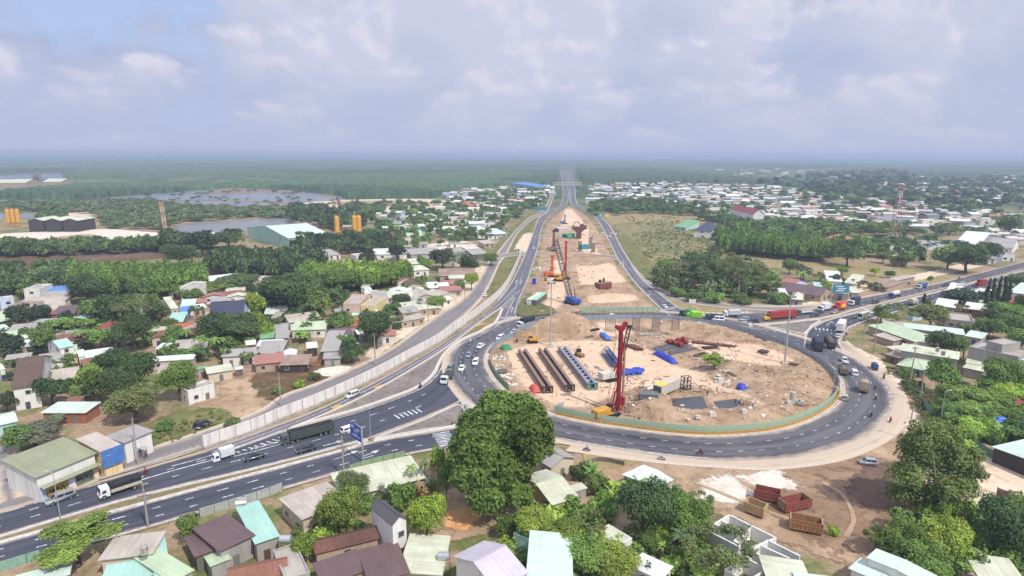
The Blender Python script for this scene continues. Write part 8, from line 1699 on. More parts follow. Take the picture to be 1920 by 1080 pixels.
def shopfront(lbl, spec):
 for o in SC.objects:
  if o.get('label') == lbl: root = o
 for (nm, x0, x1, z0, z1, c, o0) in spec:
  w = max(abs(v.co.x) for v in root.children[0].data.vertices); y = min(v.co.y for v in root.children[0].data.vertices); b = MB(); b.box((w*(x0+x1)/2, y-o0/2, (z0+z1)/2), (w*(x1-x0), o0, z1-z0)); s_ = b.build(nm, plain(c, .7, .25), root)
  if nm == 'shutter':
   rr = random.Random(int(x0*100)); b = MB()
   for i in range(16): b.box((w*(x0+(x1-x0)*(.06+.055*i)), y-o0-.02, z0+1.2+rr.uniform(-.5, .5)), (w*(x1-x0)*.04, .03, rr.uniform(.3, 1.0)))
   b.build('lettering', plain((70, 58, 56) if x0 < 0 else (54, 60, 56), .8), s_)
shopfront('long roadside shop with olive green roof and painted shutters', [('shutter', -.72, -.1, .2, 3.2, (206, 176, 96), .1), ('shutter', .2, .76, .2, 3.2, (112, 128, 104), .1), ('painted_panel', -.96, -.76, .2, 3.4, (206, 214, 226), .1), ('painted_panel', -.08, .16, .2, 3.4, (226, 216, 222), .1), ('painted_panel', .8, .97, .2, 3.4, (226, 208, 182), .1), ('awning', -.98, .98, 3.5, 3.62, (160, 166, 136), 1.6)])
shopfront('shop with blue upper front and yellow wall', [('facade_panel', -1.03, 1.03, 2.6, 6.6, (84, 128, 196), .14)])
shopfront('white shop with grey awning at the end of the shop row', [('awning', -.7, .8, 2.7, 2.85, (176, 172, 172), 1.8), ('shutter', -.6, .7, .2, 2.5, (130, 128, 124), .1)])
for o in SC.objects:
 if o.get('label') == 'long roadside shop with olive green roof and painted shutters': sh = o
slab('pavement', [(49, 922), (195, 866), (187, 858), (66, 902)], conc, .18, 'concrete apron before the olive roofed shop', smooth=2)
hoarding('fence', curve([(1723, 760), (1745, 778), (1766, 800)]), 2.4, hgreen2, greenp, 'dark green sheet fence beside the sandy lane', 2.5)
hoarding('fence', curve([(1775, 818), (1840, 850), (1880, 872), (1960, 905)]), 2.3, plain((96, 128, 108), .7), greenp, 'long grey green fence behind the big loose tree', 2.5)
hoarding('fence', curve([(1868, 932), (1900, 945), (1960, 972)]), 2.2, galv, steel, 'grey sheet fence beside the rusty gate at the right edge', 2.5)
r = empty('gate', G(1828, 930)); tag(r, 'rusty open barred gate of the sandy yard at the right edge', 'gate'); q = G(1868, 940)-G(1828, 930)
b = MB(); [b.bar((q.x*i/8, q.y*i/8, .1), (q.x*i/8, q.y*i/8, 1.8), .06) for i in range(9)]; b.bar((0, 0, .2), (q.x, q.y, .2), .08); b.bar((0, 0, 1.8), (q.x, q.y, 1.8), .08); b.build('bars', rust, r); b = MB(); b.box((q.x+.8, q.y, 1.2), (1.4, .1, 2.4), 0, -.3); b.box((q.x+2.4, q.y+.2, 1.2), (1.4, .1, 2.4), 0, .5); b.build('leaf', plain((110, 74, 62), .8), r)
hoarding('fence', curve([(375, 970), (480, 938), (530, 920)]), 1.9, plain((176, 182, 178), .6, .25), steel, 'grey corrugated fence along the lower left road', 2.6)
hoarding('fence', curve([(0, 1072), (70, 1050), (100, 1042)]), 1.8, plain((140, 178, 160), .6, .2), steel, 'teal corrugated fence in the lower left corner', 2.6)
hoarding('fence', curve([(655, 884), (700, 870), (760, 856)]), 1.5, plain((140, 168, 128), .7, .2), steel, 'light green fence beside the blue overhead sign', 2.6)
hoarding('fence', curve([(492, 692), (560, 690), (612, 680)]), 1.4, wallmat('r'), wallmat('r'), 'low red brick wall around the scrubby lot', 3)
hoarding('fence', curve([(1070, 890), (1120, 866), (1170, 874)]), 1.2, wallmat('d'), wallmat('d'), 'grey block wall behind the grey roofed house', 3)
hoarding('fence', curve([(1180, 1010), (1215, 1020), (1250, 1060)]), 1.6, plain((150, 140, 124), .8), steel, 'weathered board fence beside the white box house', 3)
def tank(x, y, z0, c, label, hor=False, stand=0.0, gfz=None, s=1.0):
 p = G(x, y, z0); r = empty('water_tank', p); r.scale = (s, s, s); tag(r, label, 'water tank'); m = plain(c, .25 if c[0] > 150 else .4, .1, metal=.6 if c[0] > 150 else 0)
 if stand:
  b = MB(); [b.bar((sx_*1.0, sy*.7, -stand), (sx_*1.0, sy*.7, 0), .08) for sx_ in (-1, 1) for sy in (-1, 1)]; b.bar((-1, -.7, -.02), (1, -.7, -.02), .07); b.bar((-1, .7, -.02), (1, .7, -.02), .07); b.bar((-1, -.7, -stand*.5), (1, -.7, -stand*.5), .06); b.build('stand', steel, r)
 b = MB()
 if hor: b.cyl((-.9, 0, .75), (.9, 0, .75), .7, .7, 14); b.cyl((.9, 0, .75), (1.1, 0, .75), .7, .3, 14); b.cyl((-.9, 0, .75), (-1.1, 0, .75), .7, .3, 14)
 else: b.cyl((0, 0, .15), (0, 0, 1.5), .6, .6, 14); b.cyl((0, 0, 1.5), (0, 0, 1.75), .6, .2, 14); [b.cyl((.4*math.cos(a), .4*math.sin(a), 0), (.4*math.cos(a), .4*math.sin(a), .2), .06, .06, 5) for a in (0, 2.1, 4.2)]
 b.build('tank', m, r)
tank(1868, 797, 4.2, (44, 96, 190), 'left blue water tank on a steel stand', True, 4.2); tank(1876, 792, 4.4, (50, 104, 200), 'right blue water tank on a steel stand', True, 4.4)
for x, y, lb_ in [(1172, 1042, 'left of two bright steel water tanks below the white box house'), (1182, 1048, 'right of two bright steel water tanks below the white box house')]: tank(x, y, 2.2, (196, 198, 200), lb_, False, 2.2)
tank(832, 1050, 3, (190, 192, 192), 'steel water tank beside the lavender warehouse', True, 3); tank(716, 920, 2.5, (196, 190, 180), 'steel water tank behind the narrow gable house', False, 2.5)
tank(271, 1040, 4.9, (190, 186, 176), 'small tank on the beige roof', False); tank(1757, 660, 6.2, (196, 190, 180), 'tank on the grey barn ridge', False); tank(1771, 684, 4.6, (190, 192, 192), 'steel tank beside the low green hut', False, 0); tank(1768, 667, 6.2, (180, 180, 176), 'second tank on the grey barn ridge', False)
tank(536, 1018, 3.5, (200, 202, 204), 'steel tank beside the teal shed', True)
r = empty('solar_heater', G(452, 944, 4.0)); tag(r, 'white solar water heater on the front edge of the brown roof', 'solar heater'); b = MB(); b.box((0, 0, .3), (2.0, 1.2, .12), 0, .3); b.build('panel', whitep, r); b = MB(); b.cyl((-1, .6, .6), (1, .6, .6), .25, .25, 10); b.build('tank', galvp, r)
r = empty('handcart', G(1078, 914)); tag(r, 'small cart under the tiny hut in the back yard', 'cart'); b = MB(); b.box((0, 0, .8), (2.2, 1.2, .5)); b.build('tray', woodp, r); [wheel(r, 0, s*.7, .4, .12) for s in (-1, 1)]
for x, y, c, lb_ in [(1800, 985, (150, 46, 44), 'red bin among the bushes at the lower right'), (1836, 990, (46, 90, 160), 'blue covered crate beside the dark corner tree'), (1818, 990, (40, 42, 46), 'black crate beside the blue covered one')]:
 p = G(x, y); b = MB(); b.box((0, 0, .7), (2, 1.6, 1.4), 0, .4, .9); b.box((0, 0, 1.45), (2.1, 1.7, .12), 0, .4, .9); tag(b.build('crate', plain(c, .6), None, loc=p), lb_, 'crate')
r = empty('pallet_pile', G(1130, 925)); r.location.z = 0; tag(r, 'pile of old boards in the back yard', 'boards'); b = MB(); [b.box((random.uniform(-.6, .6), random.uniform(-.4, .4), .1+.12*i), (2.6, .2, .08), 0, random.uniform(-.5, .5)) for i in range(8)]; b.build('board', woodp, r)
p = G(1675, 462); k = mpp(p); H_ = lift(1681, 345, p.y).z; r = empty('radio_mast', p); tag(r, 'red and white lattice radio mast rising over the eastern town', 'mast'); n_ = 9
for i in range(n_):
 b = MB(); z0, z1 = H_*i/n_, H_*(i+1)/n_; w0, w1 = 6*(1-i/n_)+1.2, 6*(1-(i+1)/n_)+1.2
 for sx_, sy in ((-1, -1), (1, -1), (1, 1), (-1, 1)):
  b.cyl((sx_*w0/2, sy*w0/2, z0), (sx_*w1/2, sy*w1/2, z1), .16, .16, 4); nx_, ny_ = -sy, sx_
  b.cyl((sx_*w0/2, sy*w0/2, z0), (nx_*w1/2, ny_*w1/2, z1), .09, .09, 3); b.cyl((sx_*w1/2, sy*w1/2, z1), (nx_*w1/2, ny_*w1/2, z1), .09, .09, 3)
 b.build('mast_section', plain((190, 92, 84), .6) if i % 2 == 0 else plain((214, 212, 210), .6), r)
b = MB(); [b.cyl((a, -.8, H_*.8+q), (a, -1.0, H_*.8+q+2), .4, .4, 6) for a, q in ((-1, 0), (1, 1), (0, -2))]; b.build('antenna', whitep, r)
# ================================================================== far plain, town, industry
clear = [wpoly(p) for p in [
 [(-200, 345), (-60, 326), (116, 322), (130, 338), (60, 352), (-60, 358)], [(-200, 372), (-60, 372), (130, 352), (120, 335), (0, 335), (-200, 340)], [(150, 398), (100, 384), (200, 370), (330, 360), (440, 352), (560, 358), (640, 368), (660, 380), (640, 392), (560, 398), (430, 390), (300, 386)],
 [(540, 390), (600, 376), (700, 372), (810, 372), (860, 356), (1040, 346), (1048, 310), (1082, 310), (1092, 345), (1240, 341), (1420, 346), (1560, 356), (1640, 334), (1990, 326), (1990, 520), (1440, 520), (1100, 480), (540, 480)], [(-300, 560), (-300, 372), (540, 378), (560, 480), (540, 560)], [(1300, 312), (1330, 310), (1340, 318), (1290, 320)]]]
rows = [760*1.0068**i for i in range(460)]; nc = 420; V = [];
sl_ = np.linspace(-1.0, 1.0, nc); Yr = np.array(rows)
XX = (sl_[None, :]*Yr[:, None]*.95+60); YY = np.repeat(Yr[:, None], nc, 1); jt = Yr[:, None]*.0022
XX = XX+rng.uniform(-1, 1, XX.shape)*jt*.8; YY = YY+rng.uniform(-1, 1, YY.shape)*Yr[:, None]*.003
cm = np.zeros(XX.shape, bool)
for c in clear: cm |= inside(c, XX, YY)
big = np.array([[mnoise.noise(Vector((x*.0016, y*.0016, 5))) for x, y in zip(a[::6], b_[::6])] for a, b_ in zip(XX, YY)]); big = np.repeat(big, 6, 1)[:, :nc]
ZZ = 4.5+3*big+rng.random(XX.shape)*6.0; ZZ[(big < -.28)] = -.5; ZZ[cm] = -1.0
F = np.array([(i*nc+k, i*nc+k+1, (i+1)*nc+k+1, (i+1)*nc+k) for i in range(len(rows)-1) for k in range(nc-1)])
zf = ZZ.ravel()[F]; F = F[zf.max(1) > 0]
tn = np.where(big[..., None] > .12, np.array(lin((62, 88, 54))[:3]), np.array(lin((78, 104, 60))[:3]))*(.75+.5*rng.random(XX.shape))[..., None]
o = link('woods', np_mesh('woods', np.c_[XX.ravel(), YY.ravel(), ZZ.ravel()], F, LEAFA, {'shade': np.full(XX.size, 1.0), 'warm': rng.random(XX.size)*.3, 'tint': tn.reshape(-1, 3)})); tag(o, 'endless canopy of the far plain reaching the horizon', 'woods', kind='stuff')
tm = NT('town wall and roof'); tm = tm.done(tm.attr('tint').outputs['Color'], .8, .2)
ROOFC = ['white']*4+['cream']*4+['beige']*4+['grey']*3+['pinktile']*2+['orange', 'navy', 'mint', 'conc', 'rusty', 'terra']
def scatter(pts, n, dmin):
 poly = wpoly(pts); xs = [q[0] for q in poly]; ys = [q[1] for q in poly]; out = []
 for _ in range(n*40):
  if len(out) >= n: break
  x, y = random.uniform(min(xs), max(xs)), random.uniform(min(ys), max(ys))
  if inside(poly, np.array([x]), np.array([y]))[0] and all((x-a)**2+(y-b_)**2 > dmin*dmin for a, b_ in out): out.append((x, y))
 return out
for i, (x, y) in enumerate(scatter([(1340, 418), (1440, 402), (1600, 408), (1760, 410), (1920, 436), (1920, 466), (1830, 452), (1700, 430), (1500, 424), (1440, 424)], 40, 10)):
 w_, d_, h_ = random.uniform(9, 20), random.uniform(7, 12), random.choice((3.6, 4, 4, 6.5)); a = random.uniform(-.4, .4); ca, sa = math.cos(a), math.sin(a); q = lambda u, v: (x+u*ca-v*sa, y+u*sa+v*ca)
 house(q(-w_/2, -d_/2), q(w_/2, -d_/2), q(w_/2, d_/2), h_, random.choice('ggGssf') if h_ < 6 else random.choice('fhf'), random.choice(ROOFC), random.choice('wwwcclpo'), None, .35, px=False, win=2)
for pts, n_ in [([(640, 640), (700, 572), (800, 545), (860, 530), (880, 548), (800, 596), (700, 668)], 20), ([(480, 690), (480, 560), (560, 640), (660, 650), (640, 672), (560, 700)], 14), ([(0, 720), (0, 590), (140, 600), (150, 690)], 15), ([(270, 600), (460, 530), (470, 690), (300, 660)], 20), ([(700, 470), (720, 440), (930, 410), (950, 440), (900, 462)], 22)]:
 taken = [(o.location.x, o.location.y) for o, *_ in HOUSES]
 for x, y in scatter(pts, n_*4, 7):
  if n_ <= 0: break
  if any((x-a)**2+(y-b_)**2 < 64 for a, b_ in taken) or any((x-a)**2+(y-b_)**2 < (r_+1)**2 for a, b_, r_ in OCC): continue
  n_ -= 1; w_, d_ = random.uniform(7, 12), random.uniform(6, 9); a = random.uniform(-.3, .3)+.35; ca, sa = math.cos(a), math.sin(a); q = lambda u, v: (x+u*ca-v*sa, y+u*sa+v*ca)
  house(q(-w_/2, -d_/2), q(w_/2, -d_/2), q(w_/2, d_/2), 4, random.choice('ssgGh'), random.choice(ROOFC), random.choice('wwcgo'), None, .22, px=False, win=3)
def mass(name, label, spots):
 Vv, Ff, Tt = [], [], []
 for x, y, w_, d_, h_, c, wc in spots:
  a = random.uniform(-.6, .6); ca, sa = math.cos(a), math.sin(a); rise = random.choice((.4, 1.2, 2.0)); o_ = len(Vv); k = random.uniform(.62, 1.05)
  for (u, v, z) in [(-1, -1, 0), (1, -1, 0), (1, 1, 0), (-1, 1, 0), (-1, -1, h_), (1, -1, h_), (1, 1, h_), (-1, 1, h_)]: Vv.append((x+u*w_/2*ca-v*d_/2*sa, y+u*w_/2*sa+v*d_/2*ca, z)); Tt.append(np.array(lin(wc)[:3])*k)
  Ff += [(o_, o_+1, o_+5, o_+4), (o_+1, o_+2, o_+6, o_+5), (o_+2, o_+3, o_+7, o_+6), (o_+3, o_, o_+4, o_+7)]; o_ = len(Vv)
  for (u, v, z) in [(-1.06, -1.1, h_+.05), (1.06, -1.1, h_+.05), (1.06, 0, h_+rise), (-1.06, 0, h_+rise), (1.06, 1.1, h_+.05), (-1.06, 1.1, h_+.05)]: Vv.append((x+u*w_/2*ca-v*d_/2*sa, y+u*w_/2*sa+v*d_/2*ca, z)); Tt.append(np.array(lin(c)[:3])*k)
  Ff += [(o_, o_+1, o_+2, o_+3), (o_+3, o_+2, o_+4, o_+5)]
 tag(link(name, np_mesh(name, Vv, Ff, tm, {'tint': np.array(Tt)})), label, 'houses', kind='stuff')
rc_ = [(226, 226, 222), (214, 210, 200), (196, 186, 172), (180, 176, 172), (190, 132, 116), (204, 204, 190), (150, 160, 180), (226, 224, 220), (208, 200, 190)]; wc_ = [(224, 220, 214), (206, 196, 180), (180, 176, 170), (200, 206, 216)]
def spots(pts, n, s0, s1, dmin=9): return [(x, y, random.uniform(s0, s1), random.uniform(s0*.7, s1*.7), random.choice((3.6, 4, 4.5, 7)), random.choice(rc_), random.choice(wc_)) for x, y in scatter(pts, n, dmin)]
S_ = spots([(1108, 400), (1112, 352), (1240, 346), (1430, 352), (1560, 372), (1760, 388), (1930, 410), (1930, 438), (1760, 412), (1600, 410), (1440, 404), (1340, 416), (1240, 380), (1130, 380)], 620, 10, 22)+spots([(1340, 418), (1440, 402), (1600, 408), (1760, 410), (1920, 436), (1920, 466), (1830, 452), (1700, 430), (1500, 424), (1440, 424)], 70, 9, 18, 8)+spots([(1640, 344), (1930, 332), (1930, 400), (1660, 372)], 190, 10, 20, 12)
mass('houses', 'dense far roofs of the eastern town among trees', S_)
mass('houses', 'far roofs of the village left of the highway merge', spots([(830, 366), (900, 360), (1030, 352), (1034, 366), (1004, 392), (900, 400), (840, 384)], 130, 10, 20)+spots([(700, 408), (840, 398), (960, 396), (960, 412), (880, 446), (720, 436)], 70, 8, 15))
mass('houses', 'tiny roofs of hamlets scattered on the far plain', spots([(1100, 335), (1300, 318), (1640, 318), (1930, 316), (1930, 330), (1640, 334), (1420, 344), (1240, 340)], 110, 14, 30, 30))
mass('factory_halls', 'pale factory roofs along the horizon', [(x, 9000+random.uniform(-600, 600), random.uniform(80, 260), 90, random.uniform(14, 26), (222, 222, 224), (210, 212, 218)) for x in np.linspace(900, 4300, 26)]+[(x, 8200+random.uniform(-500, 500), random.uniform(60, 160), 60, 14, (214, 200, 186), (196, 190, 186)) for x in np.linspace(-5200, -2200, 14)])
W('woods', [(1105, 405), (1110, 352), (1240, 346), (1430, 352), (1600, 372), (1800, 390), (1930, 410), (1930, 470), (1700, 440), (1440, 425), (1330, 412)], 820, 3.5, 6.5, 4, 8.5, 'dmge', 'trees between the roofs of the eastern town')
W('woods', [(1440, 372), (1640, 340), (1990, 332), (1990, 425), (1800, 400), (1600, 392)], 900, 5, 9, 7, 13, 'dmgk', 'wooded gaps behind the eastern town')
W('woods', [(1400, 345), (1640, 322), (1720, 330), (1700, 350), (1560, 366)], 260, 7, 11, 10, 18, 'kdg', 'dark grove rising in the middle of the far town')
W('woods', [(130, 382), (330, 372), (480, 368), (640, 380), (660, 396), (540, 398), (430, 392), (300, 384)], 45, 3, 5, 3, 5, 'mge', 'mangrove clumps standing on the pond banks')
W('woods', [(150, 374), (330, 362), (450, 354), (600, 362), (600, 370), (450, 362), (330, 370)], 30, 4, 6, 3, 5, 'mgd', 'mangrove lines between the shrimp ponds')
W('woods', [(620, 400), (660, 384), (860, 384), (1000, 358), (1036, 352), (1010, 392), (900, 404), (700, 412)], 320, 3.5, 6, 5, 9, 'dmg', 'trees among the far village left of the merge')
for i, (x0, x1) in enumerate([(54, 83), (86, 116), (119, 148)]):
 house(*(lambda p, q: ((p.x, p.y), (q.x, q.y), (q.x, q.y+26)))(G(x0, 435), G(x1, 435)), 10, 'G', 'cream', 'k', ['leftmost black fronted shed with pale gable roof in the sand yard', 'middle black fronted shed with pale gable roof in the sand yard', 'rightmost black fronted shed with pale gable roof in the sand yard'][i], .3, win=0, name='shed', cat='shed', px=False)
def silo(x, y, top, wpx, label, group=None):
 p = G(x, y); k = mpp(p); H_ = lift(x, top, p.y).z; r_ = wpx*k/2; r = empty('silo', p); tag(r, label, 'silo', group); ym = plain((226, 172, 74), .5, .2)
 b = MB(); b.cyl((0, 0, H_*.28), (0, 0, H_*.94), r_, r_, 16); b.cyl((0, 0, H_*.94), (0, 0, H_), r_, r_*.35, 16); b.build('barrel', ym, r, False); b = MB(); b.cyl((0, 0, H_*.12), (0, 0, H_*.28), r_*.25, r_, 16); b.build('hopper', ym, r)
 for i in range(4): a = .785+1.57*i; b = MB(); b.bar((r_*.9*math.cos(a), r_*.9*math.sin(a), 0), (r_*.9*math.cos(a), r_*.9*math.sin(a), H_*.3), .35); b.build('leg', ym, r)
 b = MB(); b.bar((r_, 0, 1), (r_, 0, H_), .25); b.tube([(r_*math.cos(6.28*i/12), r_*math.sin(6.28*i/12), H_*1.02) for i in range(13)], .15, 3); b.build('ladder', plain((190, 140, 60), .6), r)
for i, x in enumerate([18, 27, 36]): silo(x, 426, 392, 7.5, ['leftmost', 'middle', 'rightmost'][i]+' yellow cement silo of the three at the far left edge')
for x, y, t_, lb_ in [(633, 446, 405, 'tall yellow cement silo on the left of the batching plant'), (666, 446, 404, 'yellow silo left of the pair at the batching plant'), (674, 446, 404, 'yellow silo right of the pair at the batching plant')]: silo(x, y, t_, 9, lb_)
p = G(652, 446); k = mpp(p); r = empty('batching_plant', p); tag(r, 'yellow framed concrete batching plant between the silos', 'batching plant'); ym = plain((216, 160, 66), .6, .25); b = MB()
for x in (-7, 0, 7):
 for y in (-2, 3): b.bar((x*k, y*k, 0), (x*k, y*k, 20*k), .4)
for z in (7, 13, 20): b.tube([(-7*k, -2*k, z*k), (7*k, -2*k, z*k), (7*k, 3*k, z*k), (-7*k, 3*k, z*k), (-7*k, -2*k, z*k)], .3, 4)
b.build('frame', ym, r); b = MB(); b.box((0, 0, 22*k), (16*k, 7*k, 3*k)); b.build('roof', plain((206, 200, 190), .7), r); b = MB(); b.box((-2*k, 0, 10*k), (5*k, 4*k, 4*k), 0, 0, .8); b.box((4*k, 0, 9*k), (4*k, 3*k, 4*k)); b.build('mixer', plain((110, 96, 130), .7), r); b = MB(); b.hexa([(-26*k, -1*k, 0), (-24*k, -1*k, 0), (-24*k, k, 0), (-26*k, k, 0)], [(-14*k, -1*k, 14*k), (-12*k, -1*k, 14*k), (-12*k, k, 14*k), (-14*k, k, 14*k)]); b.build('conveyor', ym, r)
house((540, 447), (621, 440), (560, 420), 8.5, 'g', 'mint', 't', 'large mint green warehouse beside the batching plant', .12, win=0, name='warehouse', cat='warehouse')
def lcrane(x, y, tx, ty, top, c1, c2, label):
 p = G(x, y); r = empty('lattice_crane', p); tag(r, label, 'crane'); t_ = lift(tx, top, p.y)-p
 for i in range(6): b = MB(); lattice(b, t_*(i/6)+Vector((0, 0, 3)), t_*((i+1)/6)+Vector((0, 0, 3)), 2.4, 3, 0, .28); b.build('boom_section', plain(c1 if i % 2 == 0 else c2, .6), r)
 b = MB(); b.box((0, 0, 2.4), (7, 4, 3)); b.build('body', plain((206, 200, 190), .6), r); tracks(r, 7, 1.1, 1.3, 4.4)
lcrane(311, 440, 302, 0, 386, (206, 196, 170), (196, 150, 120), 'pale lattice boom crane at the river yard'); lcrane(640, 395, 632, 0, 374, (90, 80, 76), (90, 80, 76), 'dark lattice crane left of a pair on the sand field'); lcrane(663, 396, 673, 0, 372, (90, 80, 76), (90, 80, 76), 'dark lattice crane right of a pair on the sand field')
for a, c, h_, lb_ in [((-20, 356), (14, 342), 14, 'cream factory hall cut by the left edge'), ((12, 358), (50, 344), 16, 'large cream factory hall at the far left'), ((80, 352), (115, 344), 13, 'cream factory hall right of the tower')]: house(*(lambda p, q: ((p.x, p.y), (q.x, q.y), (q.x, q.y+45)))(G(a[0], a[1]+2), G(c[0], a[1]+2)), h_, px=False, style='g', rc='cream', wc='o', label=lb_, pitch=.25, win=0, name='factory', cat='factory')
p = G(72, 356); k = mpp(p); r = empty('factory_tower', p); tag(r, 'brown process tower between the far left factory halls', 'tower'); b = MB(); [b.bar((x*k, y*k, 0), (x*k, y*k, 30*k), .8) for x in (-6, 0, 6) for y in (-3, 3)]; [b.box((0, 0, z*k), (14*k, 8*k, 1.2*k)) for z in (8, 16, 24, 29)]; b.build('frame', plain((150, 128, 116), .8), r); b = MB(); b.box((-1*k, 0, 12*k), (8*k, 5*k, 22*k)); b.build('core', plain((132, 116, 108), .8), r)
house((1412, 402), (1434, 402), (1438, 392), 12, 'G', 'red', 'w', 'tall white villa with twin red gables at the edge of the eastern town', .8, win=6, name='villa', cat='villa')
p = G(1064, 352); k = mpp(p); r = empty('footbridge', p); tag(r, 'pale footbridge crossing the highway near the horizon', 'bridge'); cp_ = plain((196, 188, 182), .8)
b = MB(); b.box((0, 0, 6.2), (54*k, 5*k, 1.6)); b.build('deck', cp_, r); b = MB(); [b.box((0, y*k, 8), (54*k, .3, 2.2)) for y in (-2.4, 2.4)]; b.build('railing', plain((190, 150, 140), .7), r)
for x in (-26, -10, 0, 10, 26): b = MB(); b.box((x*k, 0, 2.7), (1.6*k, 3*k, 5.4)); b.build('pier', cp_, r)
b = MB(); b.box((0, 0, 10.8), (56*k, 6*k, .5)); b.build('roof', plain((206, 204, 204), .6), r)
house((1004, 350), (1034, 349), (1036, 344), 8, 's', 'blue', 'b', 'blue walled toll building left of the footbridge', .1, win=2, name='office', cat='office')
p = Vector((15, 9800, 0)); r = empty('tower', p); tag(r, 'slender white tower standing alone on the horizon', 'tower'); b = MB(); b.box((0, 0, 55), (34, 34, 110)); b.build('shaft', plain((226, 226, 230), .7), r); b = MB(); b.box((0, 0, 114), (26, 26, 8)); b.build('top', plain((206, 210, 216), .7), r)
p = G(1200, 336); H_ = lift(1200, 320, p.y).z; b = MB(); lattice(b, (0, 0, 0), (0, 0, H_), 3, 14, 0, .4); tag(b.build('radio_mast', plain((150, 140, 140), .7), None, loc=p), 'thin grey radio mast beyond the eastern town', 'mast')
for x in (170, 215, 255, 300): p = G(x, 312); b = MB(); lattice(b, (0, 0, 0), (0, 0, 56), 9, 6, 0, .6); b.box((0, 0, 44), (30, 1, 1.2)); b.box((0, 0, 52), (22, 1, 1.2)); tag(b.build('pylon', plain((170, 172, 180), .6), None, loc=p), 'faint power pylon in a row on the far left plain', 'pylon', 'pylons on the far left plain')
p = G(860, 522); k = mpp(p); r = empty('ruin', p); tag(r, 'ruin with red posts beside the service road', 'ruin'); [(lambda b: (b.box(((i-4)*5*k, (i % 3)*5*k, 2.6), (.5, .5, 5.2)), b.build('post', plain((150, 70, 62), .8), r)))(MB()) for i in range(9)]
# ================================================================== light, sky, air
SUN_EL, SUN_AZ = R(52), R(-48)
sd = Vector((math.cos(SUN_EL)*math.cos(SUN_AZ), math.cos(SUN_EL)*math.sin(SUN_AZ), math.sin(SUN_EL)))
sl = bpy.data.lights.new('sun', 'SUN'); sl.energy = 3.4; sl.angle = R(.53); sl.color = (1, .95, .87)
so = bpy.data.objects.new('sun', sl); COL.objects.link(so); so.rotation_euler = (-sd).to_track_quat('-Z', 'Y').to_euler(); so.location = (0, 0, 300)
w = bpy.data.worlds.new('World'); SC.world = w; w.use_nodes = True; wt = w.node_tree; bg = wt.nodes['Background']
class WT(NT):
 def __init__(s): s.t = wt
t = WT()
sky = t.n('ShaderNodeTexSky', sky_type='NISHITA', sun_disc=False, sun_elevation=SUN_EL, sun_rotation=math.pi/2-SUN_AZ, altitude=70, air_density=1.2, dust_density=1.2, ozone_density=1.0)
d = t.n('ShaderNodeTexCoord').outputs['Generated']
sx = t.n('ShaderNodeSeparateXYZ'); t.l(d, sx.inputs[0])
el = t.math('MAXIMUM', sx.outputs['Z'], 0.0); den = t.math('ADD', el, .13)
cv = t.n('ShaderNodeCombineXYZ'); t.l(t.math('MULTIPLY', t.math('ARCTAN2', sx.outputs['X'], sx.outputs['Y']), 3.8), cv.inputs[0]); t.l(t.math('MULTIPLY', t.math('LOGARITHM', den, math.e), 1.35), cv.inputs[1])
CO = (4.3, 2.2, 0.7)
def cl(dx, dy, sc_, det, ro): return t.noise(t.sc(cv.outputs[0], sc_, sc_, 1, (CO[0]*sc_+dx, CO[1]*sc_+dy, CO[2])), 1.0, det, ro, .15)
big = cl(0, 0, .5, 3, .5); puff = cl(0, 0, 2.1, 9, .54); pu2 = cl(.09, .17, 2.1, 5, .5)
cover = t.ramp(t.math('ADD', t.math('MULTIPLY', big, .55), t.math('MULTIPLY', puff, .5)), .415, .475)
lit = t.ramp(t.math('SUBTRACT', puff, pu2), -.03, .09); core = t.ramp(puff, .45, .55); bright = t.math('MULTIPLY', t.math('ADD', t.math('MULTIPLY', lit, .8), .12), core)
grey = t.mix(t.ramp(t.math('ADD', t.math('MULTIPLY', big, .5), t.math('MULTIPLY', pu2, .5)), .38, .58), (4.2, 4.9, 7.0, 1), (5.8, 6.15, 7.8, 1))
ccol = t.mix(bright, grey, (7.5, 7.3, 8.5, 1))
blue = t.mix(.85, sky.outputs[0], (4.6, 5.9, 9.0, 1))
skyc = t.mix(cover, blue, ccol)
hz = t.ramp(sx.outputs['Z'], 0.0, .13, 1, 0)
skyc = t.mix(t.math('MULTIPLY', hz, .9), skyc, (4.7, 5.3, 7.2, 1))
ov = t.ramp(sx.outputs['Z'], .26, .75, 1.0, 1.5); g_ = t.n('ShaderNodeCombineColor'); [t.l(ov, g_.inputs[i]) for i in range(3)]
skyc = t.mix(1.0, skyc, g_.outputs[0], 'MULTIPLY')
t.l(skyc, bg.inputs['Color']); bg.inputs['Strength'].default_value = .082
hm = bpy.data.materials.new('haze'); hm.use_nodes = True; nt = hm.node_tree; nt.nodes.remove(nt.nodes['Principled BSDF'])
pv = nt.nodes.new('ShaderNodeVolumePrincipled'); pv.inputs['Density'].default_value = 2.4e-4; pv.inputs['Color'].default_value = (.62, .73, .94, 1); pv.inputs['Anisotropy'].default_value = .1
nt.links.new(pv.outputs[0], nt.nodes['Material Output'].inputs['Volume'])
b = MB(); b.box((0, 19000, 38), (60000, 42000, 84)); hz_ = b.build('haze', hm); hz_['kind'] = 'stuff'; hz_['label'] = 'pale blue air softening the far plain'
SC.view_settings.view_transform = 'Standard'; SC.view_settings.look = 'None'; SC.view_settings.gamma = 1; SC.view_settings.exposure = 0.3
SC.cycles.use_denoising = True
SC.cycles.max_bounces = 6; SC.cycles.diffuse_bounces = 3; SC.cycles.transparent_max_bounces = 12; SC.cycles.volume_bounces = 0
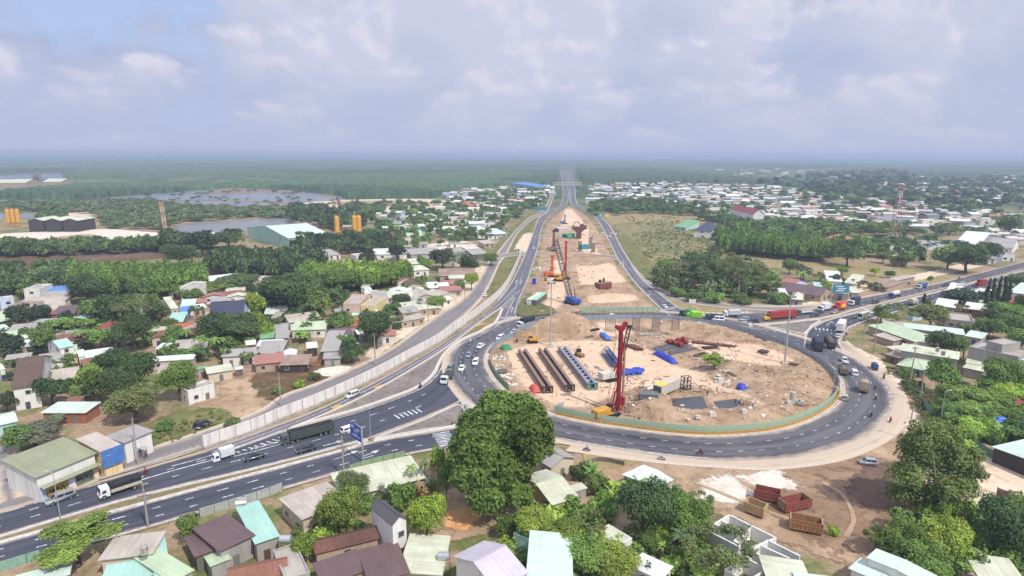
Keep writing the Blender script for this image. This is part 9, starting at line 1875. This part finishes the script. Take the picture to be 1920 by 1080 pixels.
# ================================================================== labels that single things out
LM = [(425, 588, 'the pale blue house'), (376, 728, 'the small white house'), (45, 705, 'the white gable house'), (170, 850, 'the olive roofed shop'), (708, 625, 'the tree by the wall'), (672, 562, 'the pinkish two storey house'), (642, 628, 'the roadside brown roof'), (745, 515, 'the pink tiled roofs'), (860, 516, 'the red post ruin'), (255, 525, 'the plantation block'), (575, 438, 'the mint warehouse'), (655, 430, 'the batching plant'), (550, 660, 'the rusty porch'), (580, 614, 'the pale green roof'),
      (1677, 440, 'the radio mast'), (1318, 430, 'the navy roofed villa'), (1424, 395, 'the red gabled villa'), (1460, 478, 'the eucalyptus block'), (1468, 588, 'the red container'), (1574, 545, 'the blue billboard'), (1815, 490, 'the broad roadside tree'), (1862, 550, 'the cypress row'), (1800, 598, 'the ruined courtyard'), (1745, 668, 'the long grey barn'), (1865, 660, 'the tall grey house'), (1872, 795, 'the blue tanks'), (1330, 530, 'the grove'), (1745, 600, 'the round olive tree'), (1730, 780, 'the green fence'), (1690, 628, 'the long shop roof'), (480, 545, 'the village woodland'), (190, 640, 'the red roofed hut'), (225, 740, 'the dark mango grove'), (90, 560, 'the blue strip roof'), (330, 600, 'the teal roofed hut'), (900, 430, 'the upper service road'), (1900, 440, 'the right edge'), (1550, 450, 'the pink roofed house'), (1500, 415, 'the far town')]
KW = {'round': 'round tree', 'tall': 'slim tree', 'loose': 'feathery tree', 'flat': 'flat crowned tree', 'bush': 'bush', 'column': 'cypress', 'spread': 'spreading tree', 'palm': 'palm', 'banana': 'banana clump'}
TW = {'d': 'dark green', 'm': 'mid green', 'l': 'light green', 'y': 'yellow green', 'o': 'olive', 'g': 'grey green', 'k': 'very dark', 'e': 'fresh green', 'p': 'purple flowering', 'b': 'dry brown', 'w': 'dull green'}
def where(x, y):
 q = min(LM, key=lambda l: (l[0]-x)**2+((l[1]-y)*2.2)**2); dx, dy = x-q[0], (y-q[1])*2.0
 if dx*dx+dy*dy < 400: return 'at '+q[2]
 return ('right of ' if dx > 0 else 'left of ') + q[2] if abs(dx) > abs(dy) else ('before ' if dy > 0 else 'behind ')+q[2]
LB = {}
for o, w_, d_, h_, st, rc, wc in HOUSES:
 x, y = PX(o.location); s = 'small' if w_*d_ < 45 else 'large' if w_*d_ > 130 else 'medium'
 k = f"{s} {WNAME[wc]} {'two storey house' if h_ > 5.5 else 'house'}, {RNAME[rc].replace(' metal','')} roof, {where(x, y)}"; LB.setdefault(k, []).append((x, o))
for o, kind, tint, w_, h_ in TREES:
 if o['label'] != 'x': continue
 x, y = PX(o.location); s = 'small' if w_ < 7 else 'large' if w_ > 12 else 'medium'
 LB.setdefault(f"{s} {TW[tint]} {KW[kind]} {where(x, y)}", []).append((x, o))
for k, L in LB.items():
 L.sort(key=lambda q: q[0])
 for i, (x, o) in enumerate(L):
  o['label'] = k if len(L) == 1 else k+', '+('leftmost' if i == 0 else 'rightmost' if i == len(L)-1 else ordinal(i+1)+' from left')
for o, *_ in HOUSES: o['group'] = 'houses of the villages and the town'
